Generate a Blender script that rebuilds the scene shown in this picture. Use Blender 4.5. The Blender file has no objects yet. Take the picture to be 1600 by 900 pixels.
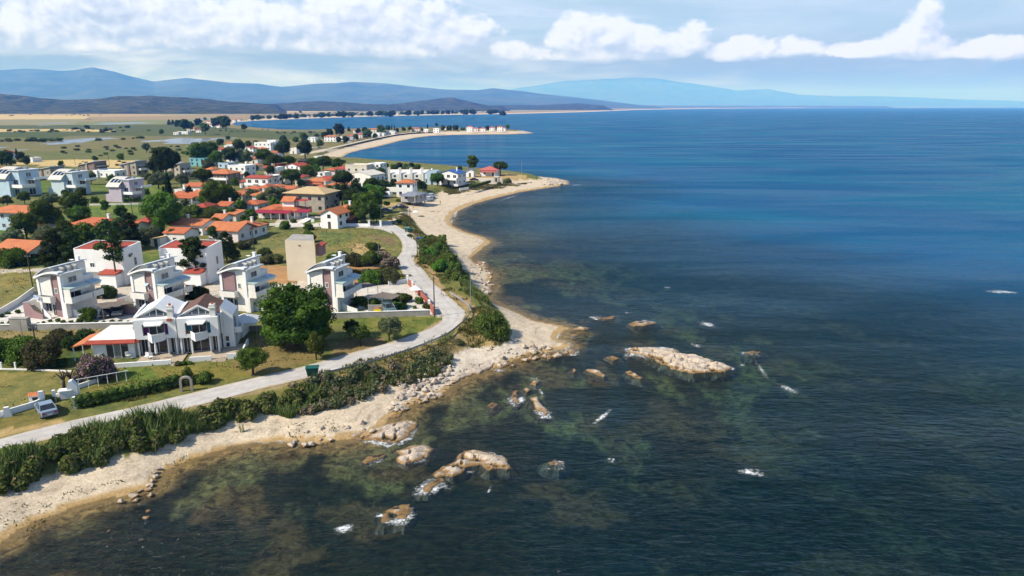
import bpy, bmesh, math, random
import numpy as np
from mathutils import Vector, Matrix
random.seed(7); rng = np.random.default_rng(11)
R = math.radians
S = bpy.context.scene
COL = S.collection
# ------------------------------------------------------------------ camera, sky, sun, exposure
CAMZ, FPX, V0 = 39.0, 1100.0, 166.0
PITCH = math.atan((450 - V0) / FPX)
cam = bpy.data.cameras.new('camera'); camo = bpy.data.objects.new('camera', cam); COL.objects.link(camo)
camo.location = (0, 0, CAMZ); camo.rotation_euler = (math.pi / 2 - PITCH, 0, 0)
cam.sensor_width = 36.0; cam.lens = 36.0 * FPX / 1600; cam.clip_start = 1.0; cam.clip_end = 120000
S.camera = camo
S.view_settings.view_transform = 'Standard'; S.view_settings.look = 'None'
S.view_settings.exposure = 0.4; S.view_settings.gamma = 1.0; S.view_settings.use_curve_mapping = False
S.cycles.use_denoising = True; S.cycles.max_bounces = 5; S.cycles.diffuse_bounces = 2; S.cycles.glossy_bounces = 2
S.cycles.transparent_max_bounces = 8; S.cycles.transmission_bounces = 2; S.cycles.volume_bounces = 1
S.cycles.caustics_reflective = False; S.cycles.caustics_refractive = False
SUN_H = Vector((-0.90, -0.43)).normalized(); SUN_EL = R(43)
SUNV = Vector((SUN_H.x * math.cos(SUN_EL), SUN_H.y * math.cos(SUN_EL), math.sin(SUN_EL)))
sl = bpy.data.lights.new('sun', 'SUN'); slo = bpy.data.objects.new('sun', sl); COL.objects.link(slo)
sl.energy = 5.0; sl.angle = R(0.5); sl.color = (1.0, 0.945, 0.86)
slo.rotation_euler = (-SUNV).to_track_quat('-Z', 'Y').to_euler()

def nd(nt, typ, **kw):
    n = nt.nodes.new(typ)
    for k, v in kw.items(): setattr(n, k, v)
    return n
def link(nt, a, b): nt.links.new(a, b)
def setin(nt, sock, v):
    if isinstance(v, bpy.types.NodeSocket): nt.links.new(v, sock)
    elif v is not None: sock.default_value = v
def M(nt, op, a, b=None, c=None, clamp=False):
    n = nt.nodes.new('ShaderNodeMath'); n.operation = op; n.use_clamp = clamp
    for i, v in enumerate((a, b, c)):
        if v is not None: setin(nt, n.inputs[i], v)
    return n.outputs[0]
def MIX(nt, fac, a, b, blend='MIX'):
    n = nt.nodes.new('ShaderNodeMix'); n.data_type = 'RGBA'; n.blend_type = blend; n.clamp_factor = True
    setin(nt, n.inputs['Factor'], fac)
    for nm, v in (('A', a), ('B', b)):
        s = [i for i in n.inputs if i.name == nm and i.type == 'RGBA'][0]
        if isinstance(v, tuple) and len(v) == 3: v = v + (1,)
        setin(nt, s, v)
    return [o for o in n.outputs if o.type == 'RGBA'][0]
def RAMP(nt, fac, lo, hi, smooth=True):
    n = nt.nodes.new('ShaderNodeMapRange'); n.clamp = True
    n.interpolation_type = 'SMOOTHSTEP' if smooth else 'LINEAR'
    setin(nt, n.inputs[0], fac); n.inputs[1].default_value = lo; n.inputs[2].default_value = hi
    return n.outputs[0]
def NOISE(nt, vec, scale, detail=4, rough=0.55, dist=0.0):
    n = nt.nodes.new('ShaderNodeTexNoise'); n.inputs['Scale'].default_value = scale
    n.inputs['Detail'].default_value = detail; n.inputs['Roughness'].default_value = rough; n.inputs['Distortion'].default_value = dist
    if vec is not None: nt.links.new(vec, n.inputs['Vector'])
    return n.outputs[0]
def VMUL(nt, vec, s, off=(0, 0, 0)):
    n = nt.nodes.new('ShaderNodeMapping'); nt.links.new(vec, n.inputs[0])
    n.inputs['Scale'].default_value = s; n.inputs['Location'].default_value = off
    return n.outputs[0]

def skyUV(u, v):                                   # a direction of the photograph as azimuth / elevation tangents
    x = (u - 800) / FPX; y = (450 - v) / FPX
    wy = math.cos(PITCH) + y * math.sin(PITCH); wz = y * math.cos(PITCH) - math.sin(PITCH)
    return x / wy, wz / math.hypot(x, wy)
W = bpy.data.worlds.new('World'); S.world = W; W.use_nodes = True
nt = W.node_tree; nt.nodes.clear()
out = nd(nt, 'ShaderNodeOutputWorld'); bg = nd(nt, 'ShaderNodeBackground'); link(nt, bg.outputs[0], out.inputs[0])
bg.inputs[1].default_value = 0.13
sky = nd(nt, 'ShaderNodeTexSky'); sky.sky_type = 'NISHITA'; sky.sun_disc = False
sky.sun_elevation = SUN_EL; sky.sun_rotation = math.atan2(SUN_H.x, SUN_H.y); sky.altitude = 40
sky.air_density = 1.0; sky.dust_density = 0.4; sky.ozone_density = 1.5
# cloud field as a node group: two numbers in (azimuth, elevation tangents), density out
def cloud_group():
    g = bpy.data.node_groups.new('cloud_field', 'ShaderNodeTree')
    g.interface.new_socket('U', in_out='INPUT', socket_type='NodeSocketFloat')
    g.interface.new_socket('V', in_out='INPUT', socket_type='NodeSocketFloat')
    g.interface.new_socket('F', in_out='OUTPUT', socket_type='NodeSocketFloat')
    gi = g.nodes.new('NodeGroupInput'); go = g.nodes.new('NodeGroupOutput')
    U, V = gi.outputs[0], gi.outputs[1]
    blobs = [  # centre px, half width px, half height up px, strength
        (30, 50, 150, 44, 1.0), (180, 26, 190, 50, 1.05), (330, 50, 150, 40, 1.0), (420, 42, 120, 38, 1.05), (560, 40, 170, 50, 1.0), (250, 66, 90, 20, .9),
        (690, 66, 75, 28, 1.0), (720, 50, 70, 24, .85), (610, 78, 120, 20, .95), (480, 70, 110, 20, .9), (90, 70, 130, 16, .85),
        (800, 82, 55, 20, .85), (905, 66, 50, 36, 1.05), (950, 60, 50, 36, 1.0), (1010, 72, 60, 30, 1.0), (1070, 70, 45, 30, .95), (930, 88, 140, 16, .9),
        (1160, 82, 70, 20, .95), (1235, 80, 50, 18, .95), (1350, 80, 60, 14, .9), (1440, 48, 40, 34, 1.05), (1425, 70, 60, 26, 1.0), (1500, 84, 120, 12, .75), (1565, 78, 70, 18, .95), (1640, 74, 60, 22, .9)]
    best = None
    for (u, v, hw, hh, st) in blobs:
        u0, v0 = skyUV(u, v); a = hw / FPX; b = hh / FPX
        dx = M(g, 'MULTIPLY', M(g, 'SUBTRACT', U, u0), 1 / a)
        dy0 = M(g, 'MULTIPLY', M(g, 'SUBTRACT', V, v0), 1 / b)
        dy = M(g, 'MAXIMUM', dy0, M(g, 'MULTIPLY', dy0, -1.7))   # flatter bases
        d2 = M(g, 'MULTIPLY_ADD', dx, dx, M(g, 'MULTIPLY', dy, dy))
        f = M(g, 'SUBTRACT', st, d2)
        best = f if best is None else M(g, 'SMOOTH_MAX', best, f, 0.35)
    cv = g.nodes.new('ShaderNodeCombineXYZ'); link(g, U, cv.inputs[0]); link(g, M(g, 'MULTIPLY', V, 1.35), cv.inputs[1])
    n1 = NOISE(g, cv.outputs[0], 19, 2, .5, .3); n2 = NOISE(g, cv.outputs[0], 55, 7, .62, .15)
    f = M(g, 'MAXIMUM', best, -1.6)
    f = M(g, 'MULTIPLY_ADD', M(g, 'SUBTRACT', n1, .5), 2.6, f)
    f = M(g, 'MULTIPLY_ADD', M(g, 'SUBTRACT', n2, .5), 1.75, f)
    link(g, f, go.inputs[0])
    return g
CG = cloud_group()
tc = nd(nt, 'ShaderNodeTexCoord'); sx = nd(nt, 'ShaderNodeSeparateXYZ'); link(nt, tc.outputs['Generated'], sx.inputs[0])
X, Y, Z = sx.outputs
hyp = M(nt, 'SQRT', M(nt, 'MULTIPLY_ADD', X, X, M(nt, 'MULTIPLY', Y, Y)))
Ysafe = M(nt, 'MAXIMUM', Y, 0.05)
U = M(nt, 'DIVIDE', X, Ysafe); V = M(nt, 'DIVIDE', Z, M(nt, 'MAXIMUM', hyp, .01))
def cf(du, dv):
    n = nt.nodes.new('ShaderNodeGroup'); n.node_tree = CG
    setin(nt, n.inputs[0], M(nt, 'ADD', U, du)); setin(nt, n.inputs[1], M(nt, 'ADD', V, dv)); return n.outputs[0]
F0 = cf(0, 0); F1 = cf(-.007, .009); F2 = cf(-.016, .026)
dens = RAMP(nt, F0, -.30, .42)
lit = M(nt, 'ADD', M(nt, 'MULTIPLY', M(nt, 'SUBTRACT', F0, F1), .55), M(nt, 'MULTIPLY', M(nt, 'SUBTRACT', F0, F2), .30))
lit = RAMP(nt, lit, -.42, .50, False)
ccol = MIX(nt, lit, (3.0, 3.5, 5.2), (5.6, 6.1, 8.6))
dens = M(nt, 'MULTIPLY', dens, .9)
# thin high veil and streaky layers under the cumulus
cvv = nd(nt, 'ShaderNodeCombineXYZ'); link(nt, U, cvv.inputs[0]); link(nt, M(nt, 'MULTIPLY', V, 6.0), cvv.inputs[1])
veil = RAMP(nt, NOISE(nt, cvv.outputs[0], 4.0, 6, .6, .4), .40, .70)
leftness = RAMP(nt, U, .55, -.35)
veil = M(nt, 'MULTIPLY', veil, M(nt, 'MULTIPLY_ADD', leftness, .72, .30))
lowband = M(nt, 'MULTIPLY', RAMP(nt, V, .0, .03), RAMP(nt, V, .30, .12))
veil = M(nt, 'MULTIPLY', veil, lowband)
base = MIX(nt, RAMP(nt, V, .19, .125), sky.outputs[0], (2.6, 3.6, 4.7))
# the far air near the horizon is milky
base = MIX(nt, RAMP(nt, V, .105, .03), base, (1.6, 1.65, .9))
c1 = MIX(nt, veil, base, (4.6, 5.2, 7.6))
c2 = MIX(nt, M(nt, 'MULTIPLY', dens, RAMP(nt, Y, .0, .2)), c1, ccol)
link(nt, c2, bg.inputs[0])

# ------------------------------------------------------------------ layout helpers
def P(u, v, z=3.0):
    x = (u - 800) / FPX; y = (450 - v) / FPX
    wy = math.cos(PITCH) + y * math.sin(PITCH); wz = y * math.cos(PITCH) - math.sin(PITCH)
    wz = min(wz, -1e-4); t = (z - CAMZ) / wz
    return Vector((x * t, wy * t, z))
def pxm(p):                                         # metres per photo pixel at a place
    d = p.y * math.cos(PITCH) - (p.z - CAMZ) * math.sin(PITCH)
    return d / FPX
def proj(p):
    d = p.y * math.cos(PITCH) - (p.z - CAMZ) * math.sin(PITCH)
    up = p.y * math.sin(PITCH) + (p.z - CAMZ) * math.cos(PITCH)
    return 800 + FPX * p.x / d, 450 - FPX * up / d
G0 = 3.0
class MB:
    def __init__(s): s.v = []; s.f = []
    def add(s, vs, fs):
        o = len(s.v); s.v += [tuple(a) for a in vs]; s.f += [tuple(i + o for i in f) for f in fs]; return s
    def box(s, x0, x1, y0, y1, z0, z1):
        return s.hexa([(x0, y0, z0), (x1, y0, z0), (x1, y1, z0), (x0, y1, z0), (x0, y0, z1), (x1, y0, z1), (x1, y1, z1), (x0, y1, z1)])
    def hexa(s, p): return s.add(p, [(0, 3, 2, 1), (4, 5, 6, 7), (0, 1, 5, 4), (1, 2, 6, 5), (2, 3, 7, 6), (3, 0, 4, 7)])
    def ext(s, poly, ax, a, b):                     # polygon in the two other axes, extruded along ax
        n = len(poly)
        def mk(p, t):
            return {'x': (t, p[0], p[1]), 'y': (p[0], t, p[1]), 'z': (p[0], p[1], t)}[ax]
        vs = [mk(p, a) for p in poly] + [mk(p, b) for p in poly]
        fs = [tuple(range(n))[::-1], tuple(range(n, 2 * n))] + [(i, (i + 1) % n, n + (i + 1) % n, n + i) for i in range(n)]
        return s.add(vs, fs)
    def tube(s, p0, p1, r0, r1=None, n=8, cap=True):
        r1 = r0 if r1 is None else r1
        p0 = Vector(p0); p1 = Vector(p1); d = (p1 - p0).normalized()
        a = d.orthogonal().normalized(); b = d.cross(a)
        vs = [p0 + (a * math.cos(t) + b * math.sin(t)) * r0 for t in [2 * math.pi * i / n for i in range(n)]]
        vs += [p1 + (a * math.cos(t) + b * math.sin(t)) * r1 for t in [2 * math.pi * i / n for i in range(n)]]
        fs = [(i, (i + 1) % n, n + (i + 1) % n, n + i) for i in range(n)]
        if cap: fs += [tuple(range(n))[::-1], tuple(range(n, 2 * n))]
        return s.add(vs, fs)
    def lathe(s, prof, c=(0, 0, 0), n=10):
        vs = []; fs = []
        for r, z in prof:
            for i in range(n):
                t = 2 * math.pi * i / n; vs.append((c[0] + r * math.cos(t), c[1] + r * math.sin(t), c[2] + z))
        for k in range(len(prof) - 1):
            for i in range(n):
                j = (i + 1) % n; fs.append((k * n + i, k * n + j, (k + 1) * n + j, (k + 1) * n + i))
        fs += [tuple(range(n))[::-1], tuple((len(prof) - 1) * n + i for i in range(n))]
        return s.add(vs, fs)
    def build(s, name, mat, parent=None, smooth=False, fixn=True):
        me = bpy.data.meshes.new(name); me.from_pydata(s.v, [], s.f)
        if fixn:
            bm = bmesh.new(); bm.from_mesh(me); bmesh.ops.recalc_face_normals(bm, faces=bm.faces); bm.to_mesh(me); bm.free()
        if smooth: me.polygons.foreach_set('use_smooth', [True] * len(me.polygons))
        if mat: me.materials.append(mat)
        o = bpy.data.objects.new(name, me); COL.objects.link(o)
        if parent: o.parent = parent
        return o
def npmesh(name, verts, faces, mat, smooth=False, parent=None):
    me = bpy.data.meshes.new(name); nv = len(verts); nf = len(faces); k = faces.shape[1]
    me.vertices.add(nv); me.vertices.foreach_set('co', np.asarray(verts, np.float32).ravel())
    me.loops.add(nf * k); me.loops.foreach_set('vertex_index', faces.astype(np.int32).ravel())
    me.polygons.add(nf); me.polygons.foreach_set('loop_start', np.arange(0, nf * k, k, dtype=np.int32))
    try: me.polygons.foreach_set('loop_total', np.full(nf, k, np.int32))
    except Exception: pass
    me.polygons.foreach_set('use_smooth', np.full(nf, smooth, bool))
    me.update(calc_edges=True); me.validate()
    if mat: me.materials.append(mat)
    o = bpy.data.objects.new(name, me); COL.objects.link(o)
    if parent: o.parent = parent
    return o
LABELS = {}
def tag(o, label, cat, group=None, kind=None):
    if label: o['label'] = label
    if cat: o['category'] = cat
    if group: o['group'] = group
    if kind: o['kind'] = kind
    return o
def thing(name, label, cat, loc=(0, 0, 0), rz=0.0, group=None, scale=None):
    o = bpy.data.objects.new(name, None); COL.objects.link(o); o.empty_display_size = .3
    o.location = loc; o.rotation_euler = (0, 0, rz)
    if scale is not None: o.scale = scale if hasattr(scale, '__len__') else (scale,) * 3
    return tag(o, label, cat, group)
def struct(o): o['kind'] = 'structure'; return o
def dup(root, loc, rz=0, label=None, group=None, scale=None):
    r = root.copy(); COL.objects.link(r); r.location = loc; r.rotation_euler = (0, 0, rz)
    if label: r['label'] = label
    if group: r['group'] = group
    if scale is not None: r.scale = scale if hasattr(scale, '__len__') else (scale,) * 3
    for ch in list(root.children):
        c = ch.copy(); COL.objects.link(c); c.parent = r
        for g in ch.children:
            d = g.copy(); COL.objects.link(d); d.parent = c
    return r

# ------------------------------------------------------------------ materials
MATS = {}
def newmat(name):
    m = bpy.data.materials.new(name); m.use_nodes = True
    b = m.node_tree.nodes['Principled BSDF']; return m, m.node_tree, b
def mat(name, c1, c2=None, scale=1.0, rough=.85, bump=0.0, bscale=None, metal=0.0, spec=.3, stretch=(1, 1, 1), streak=0.0):
    if name in MATS: return MATS[name]
    m, t, b = newmat(name); c2 = c2 or tuple(x * .82 for x in c1)
    g = nd(t, 'ShaderNodeTexCoord').outputs['Object']
    vec = VMUL(t, g, stretch)
    n = RAMP(t, NOISE(t, vec, scale, 6, .6), .32, .68)
    c = MIX(t, n, c1, c2)
    if streak > 0:                                  # rain streaks and grime with a shape of their own
        st = RAMP(t, NOISE(t, VMUL(t, g, (2.2, 2.2, .18)), 1.6, 5, .6), .5, .75)
        c = MIX(t, M(t, 'MULTIPLY', st, streak), c, tuple(x * .6 for x in c2))
    link(t, c, b.inputs['Base Color']); b.inputs['Roughness'].default_value = rough
    b.inputs['Metallic'].default_value = metal; b.inputs['Specular IOR Level'].default_value = spec
    if bump:
        bn = nd(t, 'ShaderNodeBump'); bn.inputs['Strength'].default_value = bump; bn.inputs['Distance'].default_value = .05
        link(t, NOISE(t, vec, bscale or scale * 4, 5, .6), bn.inputs['Height']); link(t, bn.outputs[0], b.inputs['Normal'])
    MATS[name] = m; return m
def tile_mat(name, c1, c2, c3):
    if name in MATS: return MATS[name]
    m, t, b = newmat(name); g = nd(t, 'ShaderNodeTexCoord').outputs['Object']
    c = MIX(t, RAMP(t, NOISE(t, g, .7, 6, .65), .3, .7), c1, c2)
    c = MIX(t, RAMP(t, NOISE(t, g, 5, 3, .6), .55, .75), c, c3)
    w = nd(t, 'ShaderNodeTexWave'); w.wave_type = 'BANDS'; w.bands_direction = 'X'; link(t, g, w.inputs[0]); w.inputs['Scale'].default_value = 1.3; w.inputs['Distortion'].default_value = .3
    w2 = nd(t, 'ShaderNodeTexWave'); w2.wave_type = 'BANDS'; w2.bands_direction = 'Y'; link(t, g, w2.inputs[0]); w2.inputs['Scale'].default_value = 1.0
    hsum = M(t, 'ADD', w.outputs['Fac'], M(t, 'MULTIPLY', w2.outputs['Fac'], .5))
    bn = nd(t, 'ShaderNodeBump'); bn.inputs['Strength'].default_value = .6; bn.inputs['Distance'].default_value = .06
    link(t, hsum, bn.inputs['Height']); link(t, bn.outputs[0], b.inputs['Normal'])
    link(t, c, b.inputs['Base Color']); b.inputs['Roughness'].default_value = .85
    MATS[name] = m; return m
def leaf_mat(name, dark, light, trans=.25, accent=None, acc=.0):
    m, t, b = newmat(name); t.nodes.remove(b); out = t.nodes['Material Output']
    geo = nd(t, 'ShaderNodeNewGeometry'); oi = nd(t, 'ShaderNodeObjectInfo')
    r = M(t, 'POWER', geo.outputs['Random Per Island'], 1.3)
    c = MIX(t, r, dark, light)
    if accent: c = MIX(t, M(t, 'GREATER_THAN', M(t, 'FRACT', M(t, 'MULTIPLY', geo.outputs['Random Per Island'], 7.31)), 1 - acc), c, accent)
    h = nd(t, 'ShaderNodeHueSaturation'); link(t, c, h.inputs['Color'])
    setin(t, h.inputs['Hue'], M(t, 'MULTIPLY_ADD', oi.outputs['Random'], .05, .475))
    setin(t, h.inputs['Value'], M(t, 'MULTIPLY_ADD', oi.outputs['Random'], .75, .70))
    d = nd(t, 'ShaderNodeBsdfDiffuse'); tr = nd(t, 'ShaderNodeBsdfTranslucent'); mx = nd(t, 'ShaderNodeMixShader'); mx.inputs[0].default_value = trans
    link(t, h.outputs[0], d.inputs[0]); link(t, h.outputs[0], tr.inputs[0]); link(t, d.outputs[0], mx.inputs[1]); link(t, tr.outputs[0], mx.inputs[2])
    link(t, mx.outputs[0], out.inputs[0]); MATS[name] = m; return m
WHITE = mat('white_render', (.80, .80, .80), (.73, .73, .73), .5, .8, .1, 9, streak=.12)
WHITE2 = mat('warm_white_render', (.77, .74, .70), (.68, .65, .61), .5, .8, .1, 9, streak=.25)
CREAM = mat('cream_render', (.62, .57, .48), (.54, .49, .41), .6, .85, .1, 9, streak=.2)
BEIGE = mat('beige_block_render', (.60, .52, .40), (.55, .47, .36), .35, .85, .1, 8, streak=.12)
MAUVE = mat('mauve_render', (.30, .19, .195), (.25, .16, .165), .6, .85, .1, 9, streak=.2)
LILAC = mat('lilac_render', (.45, .40, .47), (.38, .34, .40), .6, .85)
BLUEW = mat('pale_blue_render', (.45, .58, .68), (.38, .50, .60), .6, .85, streak=.2)
TURQ = mat('turquoise_render', (.18, .44, .48), (.15, .38, .42), .6, .85)
STONEW = mat('grey_beige_render', (.36, .32, .27), (.29, .26, .22), .6, .9, streak=.3)
BROWNW = mat('brown_render', (.20, .145, .115), (.16, .12, .10), .6, .9)
PINKW = mat('pink_white_render', (.72, .62, .62), (.62, .53, .53), .6, .85, streak=.2)
CONC = mat('grey_concrete', (.36, .34, .31), (.26, .25, .23), .6, .9, .15, 10, streak=.5)
METROOF = mat('pale_metal_roof', (.60, .63, .66), (.52, .55, .58), .7, .45, spec=.5)
TILE = tile_mat('terracotta_tiles', (.46, .125, .045), (.36, .09, .035), (.25, .07, .035))
TILE_R = tile_mat('red_tiles', (.36, .055, .03), (.28, .045, .025), (.20, .035, .02))
TILE_O = tile_mat('orange_tiles', (.50, .17, .06), (.40, .12, .045), (.30, .09, .04))
TILE_B = tile_mat('brown_tiles', (.13, .062, .040), (.10, .048, .032), (.07, .036, .026))
TILE_T = tile_mat('tan_tiles', (.50, .37, .20), (.44, .32, .17), (.36, .26, .14))
TILE_P = tile_mat('pink_red_tiles', (.46, .12, .10), (.40, .10, .085), (.3, .08, .07))
GLASS = mat('dark_window_glass', (.018, .022, .028), (.035, .042, .052), 2, .08, spec=.6)
GLASSB = mat('blue_window_glass', (.05, .08, .11), (.03, .05, .07), 2, .1, spec=.6)
DARK = mat('dark_metal', (.03, .03, .032), None, 3, .5)
WOOD = mat('weathered_wood', (.10, .075, .055), (.065, .05, .038), 2, .9, .2, 10, stretch=(4, 4, .5))
BARK = mat('bark', (.075, .058, .045), (.045, .035, .028), 4, .95, .4, 14)
METAL = mat('galvanised_steel', (.42, .43, .43), (.33, .34, .34), 1.5, .4, metal=.6, spec=.5)
PV = mat('solar_panel_glass', (.02, .035, .075), (.012, .02, .045), 3, .12, spec=.6)
BURG = mat('burgundy_awning', (.28, .02, .05), (.22, .015, .04), 1, .8)
REDAWN = mat('red_awning', (.45, .03, .03), (.36, .025, .025), 1, .8)
PALEGREEN = mat('pale_green_canopy', (.45, .55, .54), (.38, .48, .47), 1, .35, spec=.5)
AWN = mat('white_awning_cloth', (.72, .72, .71), (.62, .62, .61), 1, .8)
NET = mat('brown_shade_net', (.17, .14, .12), (.12, .10, .088), 3, .95)
TERR = mat('terrace_paving', (.42, .34, .26), (.34, .28, .21), 1.2, .9, .1, 10)
BRICK = mat('red_brick_panel', (.33, .10, .07), (.26, .075, .055), 2, .9)
YELLOW = mat('yellow_gravel', (.58, .42, .16), (.50, .36, .14), 3, .95)
TEAL = mat('teal_shutter_paint', (.02, .16, .22), (.018, .13, .18), 2, .6)
PURPLE = mat('purple_shutter_paint', (.13, .02, .13), (.10, .016, .10), 2, .6)
BLUEROOF = mat('blue_metal_roof', (.03, .10, .35), (.025, .08, .28), 1, .4)
GREYROOF = mat('grey_sheet_roof', (.20, .22, .26), (.15, .17, .20), 1, .6)
LEAF = dict(
    broad=leaf_mat('broadleaf_leaves', (.033, .064, .012), (.118, .168, .031)),
    pine=leaf_mat('pine_needles', (.025, .052, .010), (.085, .128, .020)),
    dark=leaf_mat('dark_needles', (.018, .034, .010), (.062, .090, .028), .15),
    olive=leaf_mat('olive_leaves', (.065, .085, .040), (.165, .190, .095)),
    cypress=leaf_mat('cypress_needles', (.010, .022, .008), (.030, .055, .018), .15),
    bush=leaf_mat('shrub_leaves', (.046, .078, .018), (.138, .180, .042)),
    bright=leaf_mat('fresh_green_leaves', (.045, .095, .015), (.120, .200, .035)),
    brown=leaf_mat('brownish_shrub_leaves', (.060, .050, .026), (.150, .120, .070), accent=(.07, .11, .03), acc=.4),
    pink=leaf_mat('oleander_leaves', (.050, .070, .028), (.110, .120, .060), accent=(.42, .24, .29), acc=.34),
    dry=leaf_mat('dry_twigs', (.125, .105, .070), (.25, .205, .13), .1),
    reed=leaf_mat('reed_blades', (.055, .088, .020), (.195, .225, .075), .35, accent=(.26, .21, .11), acc=.10),
    grass=leaf_mat('grass_blades', (.075, .085, .022), (.19, .18, .06), .3))
# ------------------------------------------------------------------ land, sea bed, water
def vn(x, y, s, seed=0):                            # value noise, numpy
    x = np.asarray(x) / s; y = np.asarray(y) / s
    xi = np.floor(x); yi = np.floor(y); fx = x - xi; fy = y - yi
    fx = fx * fx * (3 - 2 * fx); fy = fy * fy * (3 - 2 * fy)
    def h(a, b):
        n = np.sin(a * 127.1 + b * 311.7 + seed * 74.7) * 43758.5453
        return n - np.floor(n)
    return (h(xi, yi) * (1 - fx) + h(xi + 1, yi) * fx) * (1 - fy) + (h(xi, yi + 1) * (1 - fx) + h(xi + 1, yi + 1) * fx) * fy
def fbm(x, y, s, o=4, seed=0):
    t = 0; a = .5
    for i in range(o): t = t + a * vn(x, y, s / 2 ** i, seed + i * 13); a *= .5
    return t / (1 - .5 ** o)
def sstep(a, b, x):
    t = np.clip((x - a) / (b - a), 0, 1); return t * t * (3 - 2 * t)
COAST_PX = [(-330, 985), (-150, 900), (0, 848), (25, 828), (60, 810), (130, 787), (200, 771), (238, 757), (248, 738), (300, 715), (360, 697), (400, 690), (440, 688), (500, 690), (535, 687),
    (580, 680), (600, 668), (606, 655), (629, 642), (640, 632), (665, 621), (695, 612), (712, 596), (735, 587), (775, 573), (800, 563), (830, 552), (860, 548), (885, 544), (890, 538), (868, 530), (872, 520), (889, 513),
    (872, 508), (835, 502), (805, 488), (778, 478), (760, 468), (768, 456), (764, 440), (768, 428), (745, 415), (734, 404), (755, 386), (767, 378), (757, 371), (728, 363), (706, 353), (702, 342), (712, 331),
    (737, 319), (775, 309), (812, 300), (850, 294), (872, 291), (888, 286), (880, 281), (850, 277), (815, 273.5), (760, 268), (690, 262), (620, 256), (560, 251), (534, 246), (545, 239), (565, 234), (590, 229), (625, 220), (650, 215),
    (675, 212), (710, 210.8), (750, 210.2), (800, 209.8), (822, 208.6), (830, 206.8), (815, 204.6), (790, 202.8), (740, 201.6), (690, 200.8), (640, 201.2), (560, 203), (480, 205.4), (440, 204.6), (400, 201.5), (375, 197.5), (362, 194.2), (368, 191),
    (400, 188.5), (500, 184.5), (600, 181.4), (700, 179.4), (800, 178), (900, 175.4), (950, 173.6), (1000, 171.4), (1100, 169.8), (1200, 169.0), (1330, 168.6)]
BANK_PX = [(-330, 900), (-150, 830), (-40, 778), (0, 768), (60, 748), (130, 722), (200, 712), (250, 690), (330, 665), (400, 650), (450, 640), (500, 626), (560, 610), (620, 590), (655, 575), (690, 566), (712, 552),
    (735, 541), (772, 541), (796, 534), (800, 518), (795, 503), (785, 490), (773, 478), (757, 464), (744, 450), (735, 438), (722, 424), (712, 409), (704, 394), (690, 380), (675, 372), (662, 364), (652, 352),
    (640, 336), (634, 324), (650, 313), (672, 306), (692, 299), (730, 293), (762, 288), (800, 283), (830, 281), (848, 280), (838, 276), (815, 272), (760, 266), (690, 260), (620, 254), (560, 249), (512, 247), (500, 244), (518, 237), (540, 231),
    (570, 222), (600, 216), (630, 210.5), (660, 207.6), (700, 206.2), (750, 205.3), (800, 205.2), (815, 205), (805, 203.6), (760, 201.6), (690, 199.8), (640, 200.2), (560, 202), (480, 204.2), (440, 203.4), (400, 200.3), (370, 196.5), (352, 193), (362, 189.8),
    (400, 186.9), (500, 183), (600, 180.1), (700, 178.2), (800, 176.8), (900, 174.2), (950, 172.4), (1000, 170.4), (1100, 169.2), (1200, 168.6), (1330, 168.2)]
FAR = [(60000, 60000), (-90000, 60000), (-90000, 20), (-140, 20)]
COAST = np.array([tuple(P(u, v, 0.0).xy) for u, v in COAST_PX] + FAR)
BANK = np.array([tuple(P(u, v, 1.4).xy) for u, v in BANK_PX] + FAR)
def pip(x, y, poly):
    ins = np.zeros(x.shape, bool); n = len(poly)
    for i in range(n):
        x0, y0 = poly[i]; x1, y1 = poly[(i + 1) % n]
        if y0 == y1: continue
        c = ((y0 > y) != (y1 > y)); ins ^= c & (x < (x1 - x0) * (y - y0) / (y1 - y0) + x0)
    return ins
def pdist(x, y, poly, closed=True):
    d = np.full(x.shape, 1e18); n = len(poly)
    for i in range(n if closed else n - 1):
        a = poly[i]; b = poly[(i + 1) % n]; dx, dy = b[0] - a[0], b[1] - a[1]; L = dx * dx + dy * dy + 1e-12
        t = np.clip(((x - a[0]) * dx + (y - a[1]) * dy) / L, 0, 1)
        d = np.minimum(d, (x - a[0] - t * dx) ** 2 + (y - a[1] - t * dy) ** 2)
    return np.sqrt(d)
MARSH = [[(-120, 233), (-120, 227), (40, 228), (90, 221), (100, 214), (150, 213), (240, 215), (330, 215), (420, 214), (440, 217), (430, 222), (330, 222), (300, 225), (200, 224), (170, 231), (100, 229), (40, 235)],
         [(40, 193), (110, 191), (120, 198), (60, 197)], [(130, 192), (260, 190), (250, 194), (130, 195)], [(290, 187), (330, 184.5), (340, 187), (300, 189)]]
MARSHW = [np.array([tuple(P(u, v, 2.9).xy) for u, v in p]) for p in MARSH]
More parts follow.
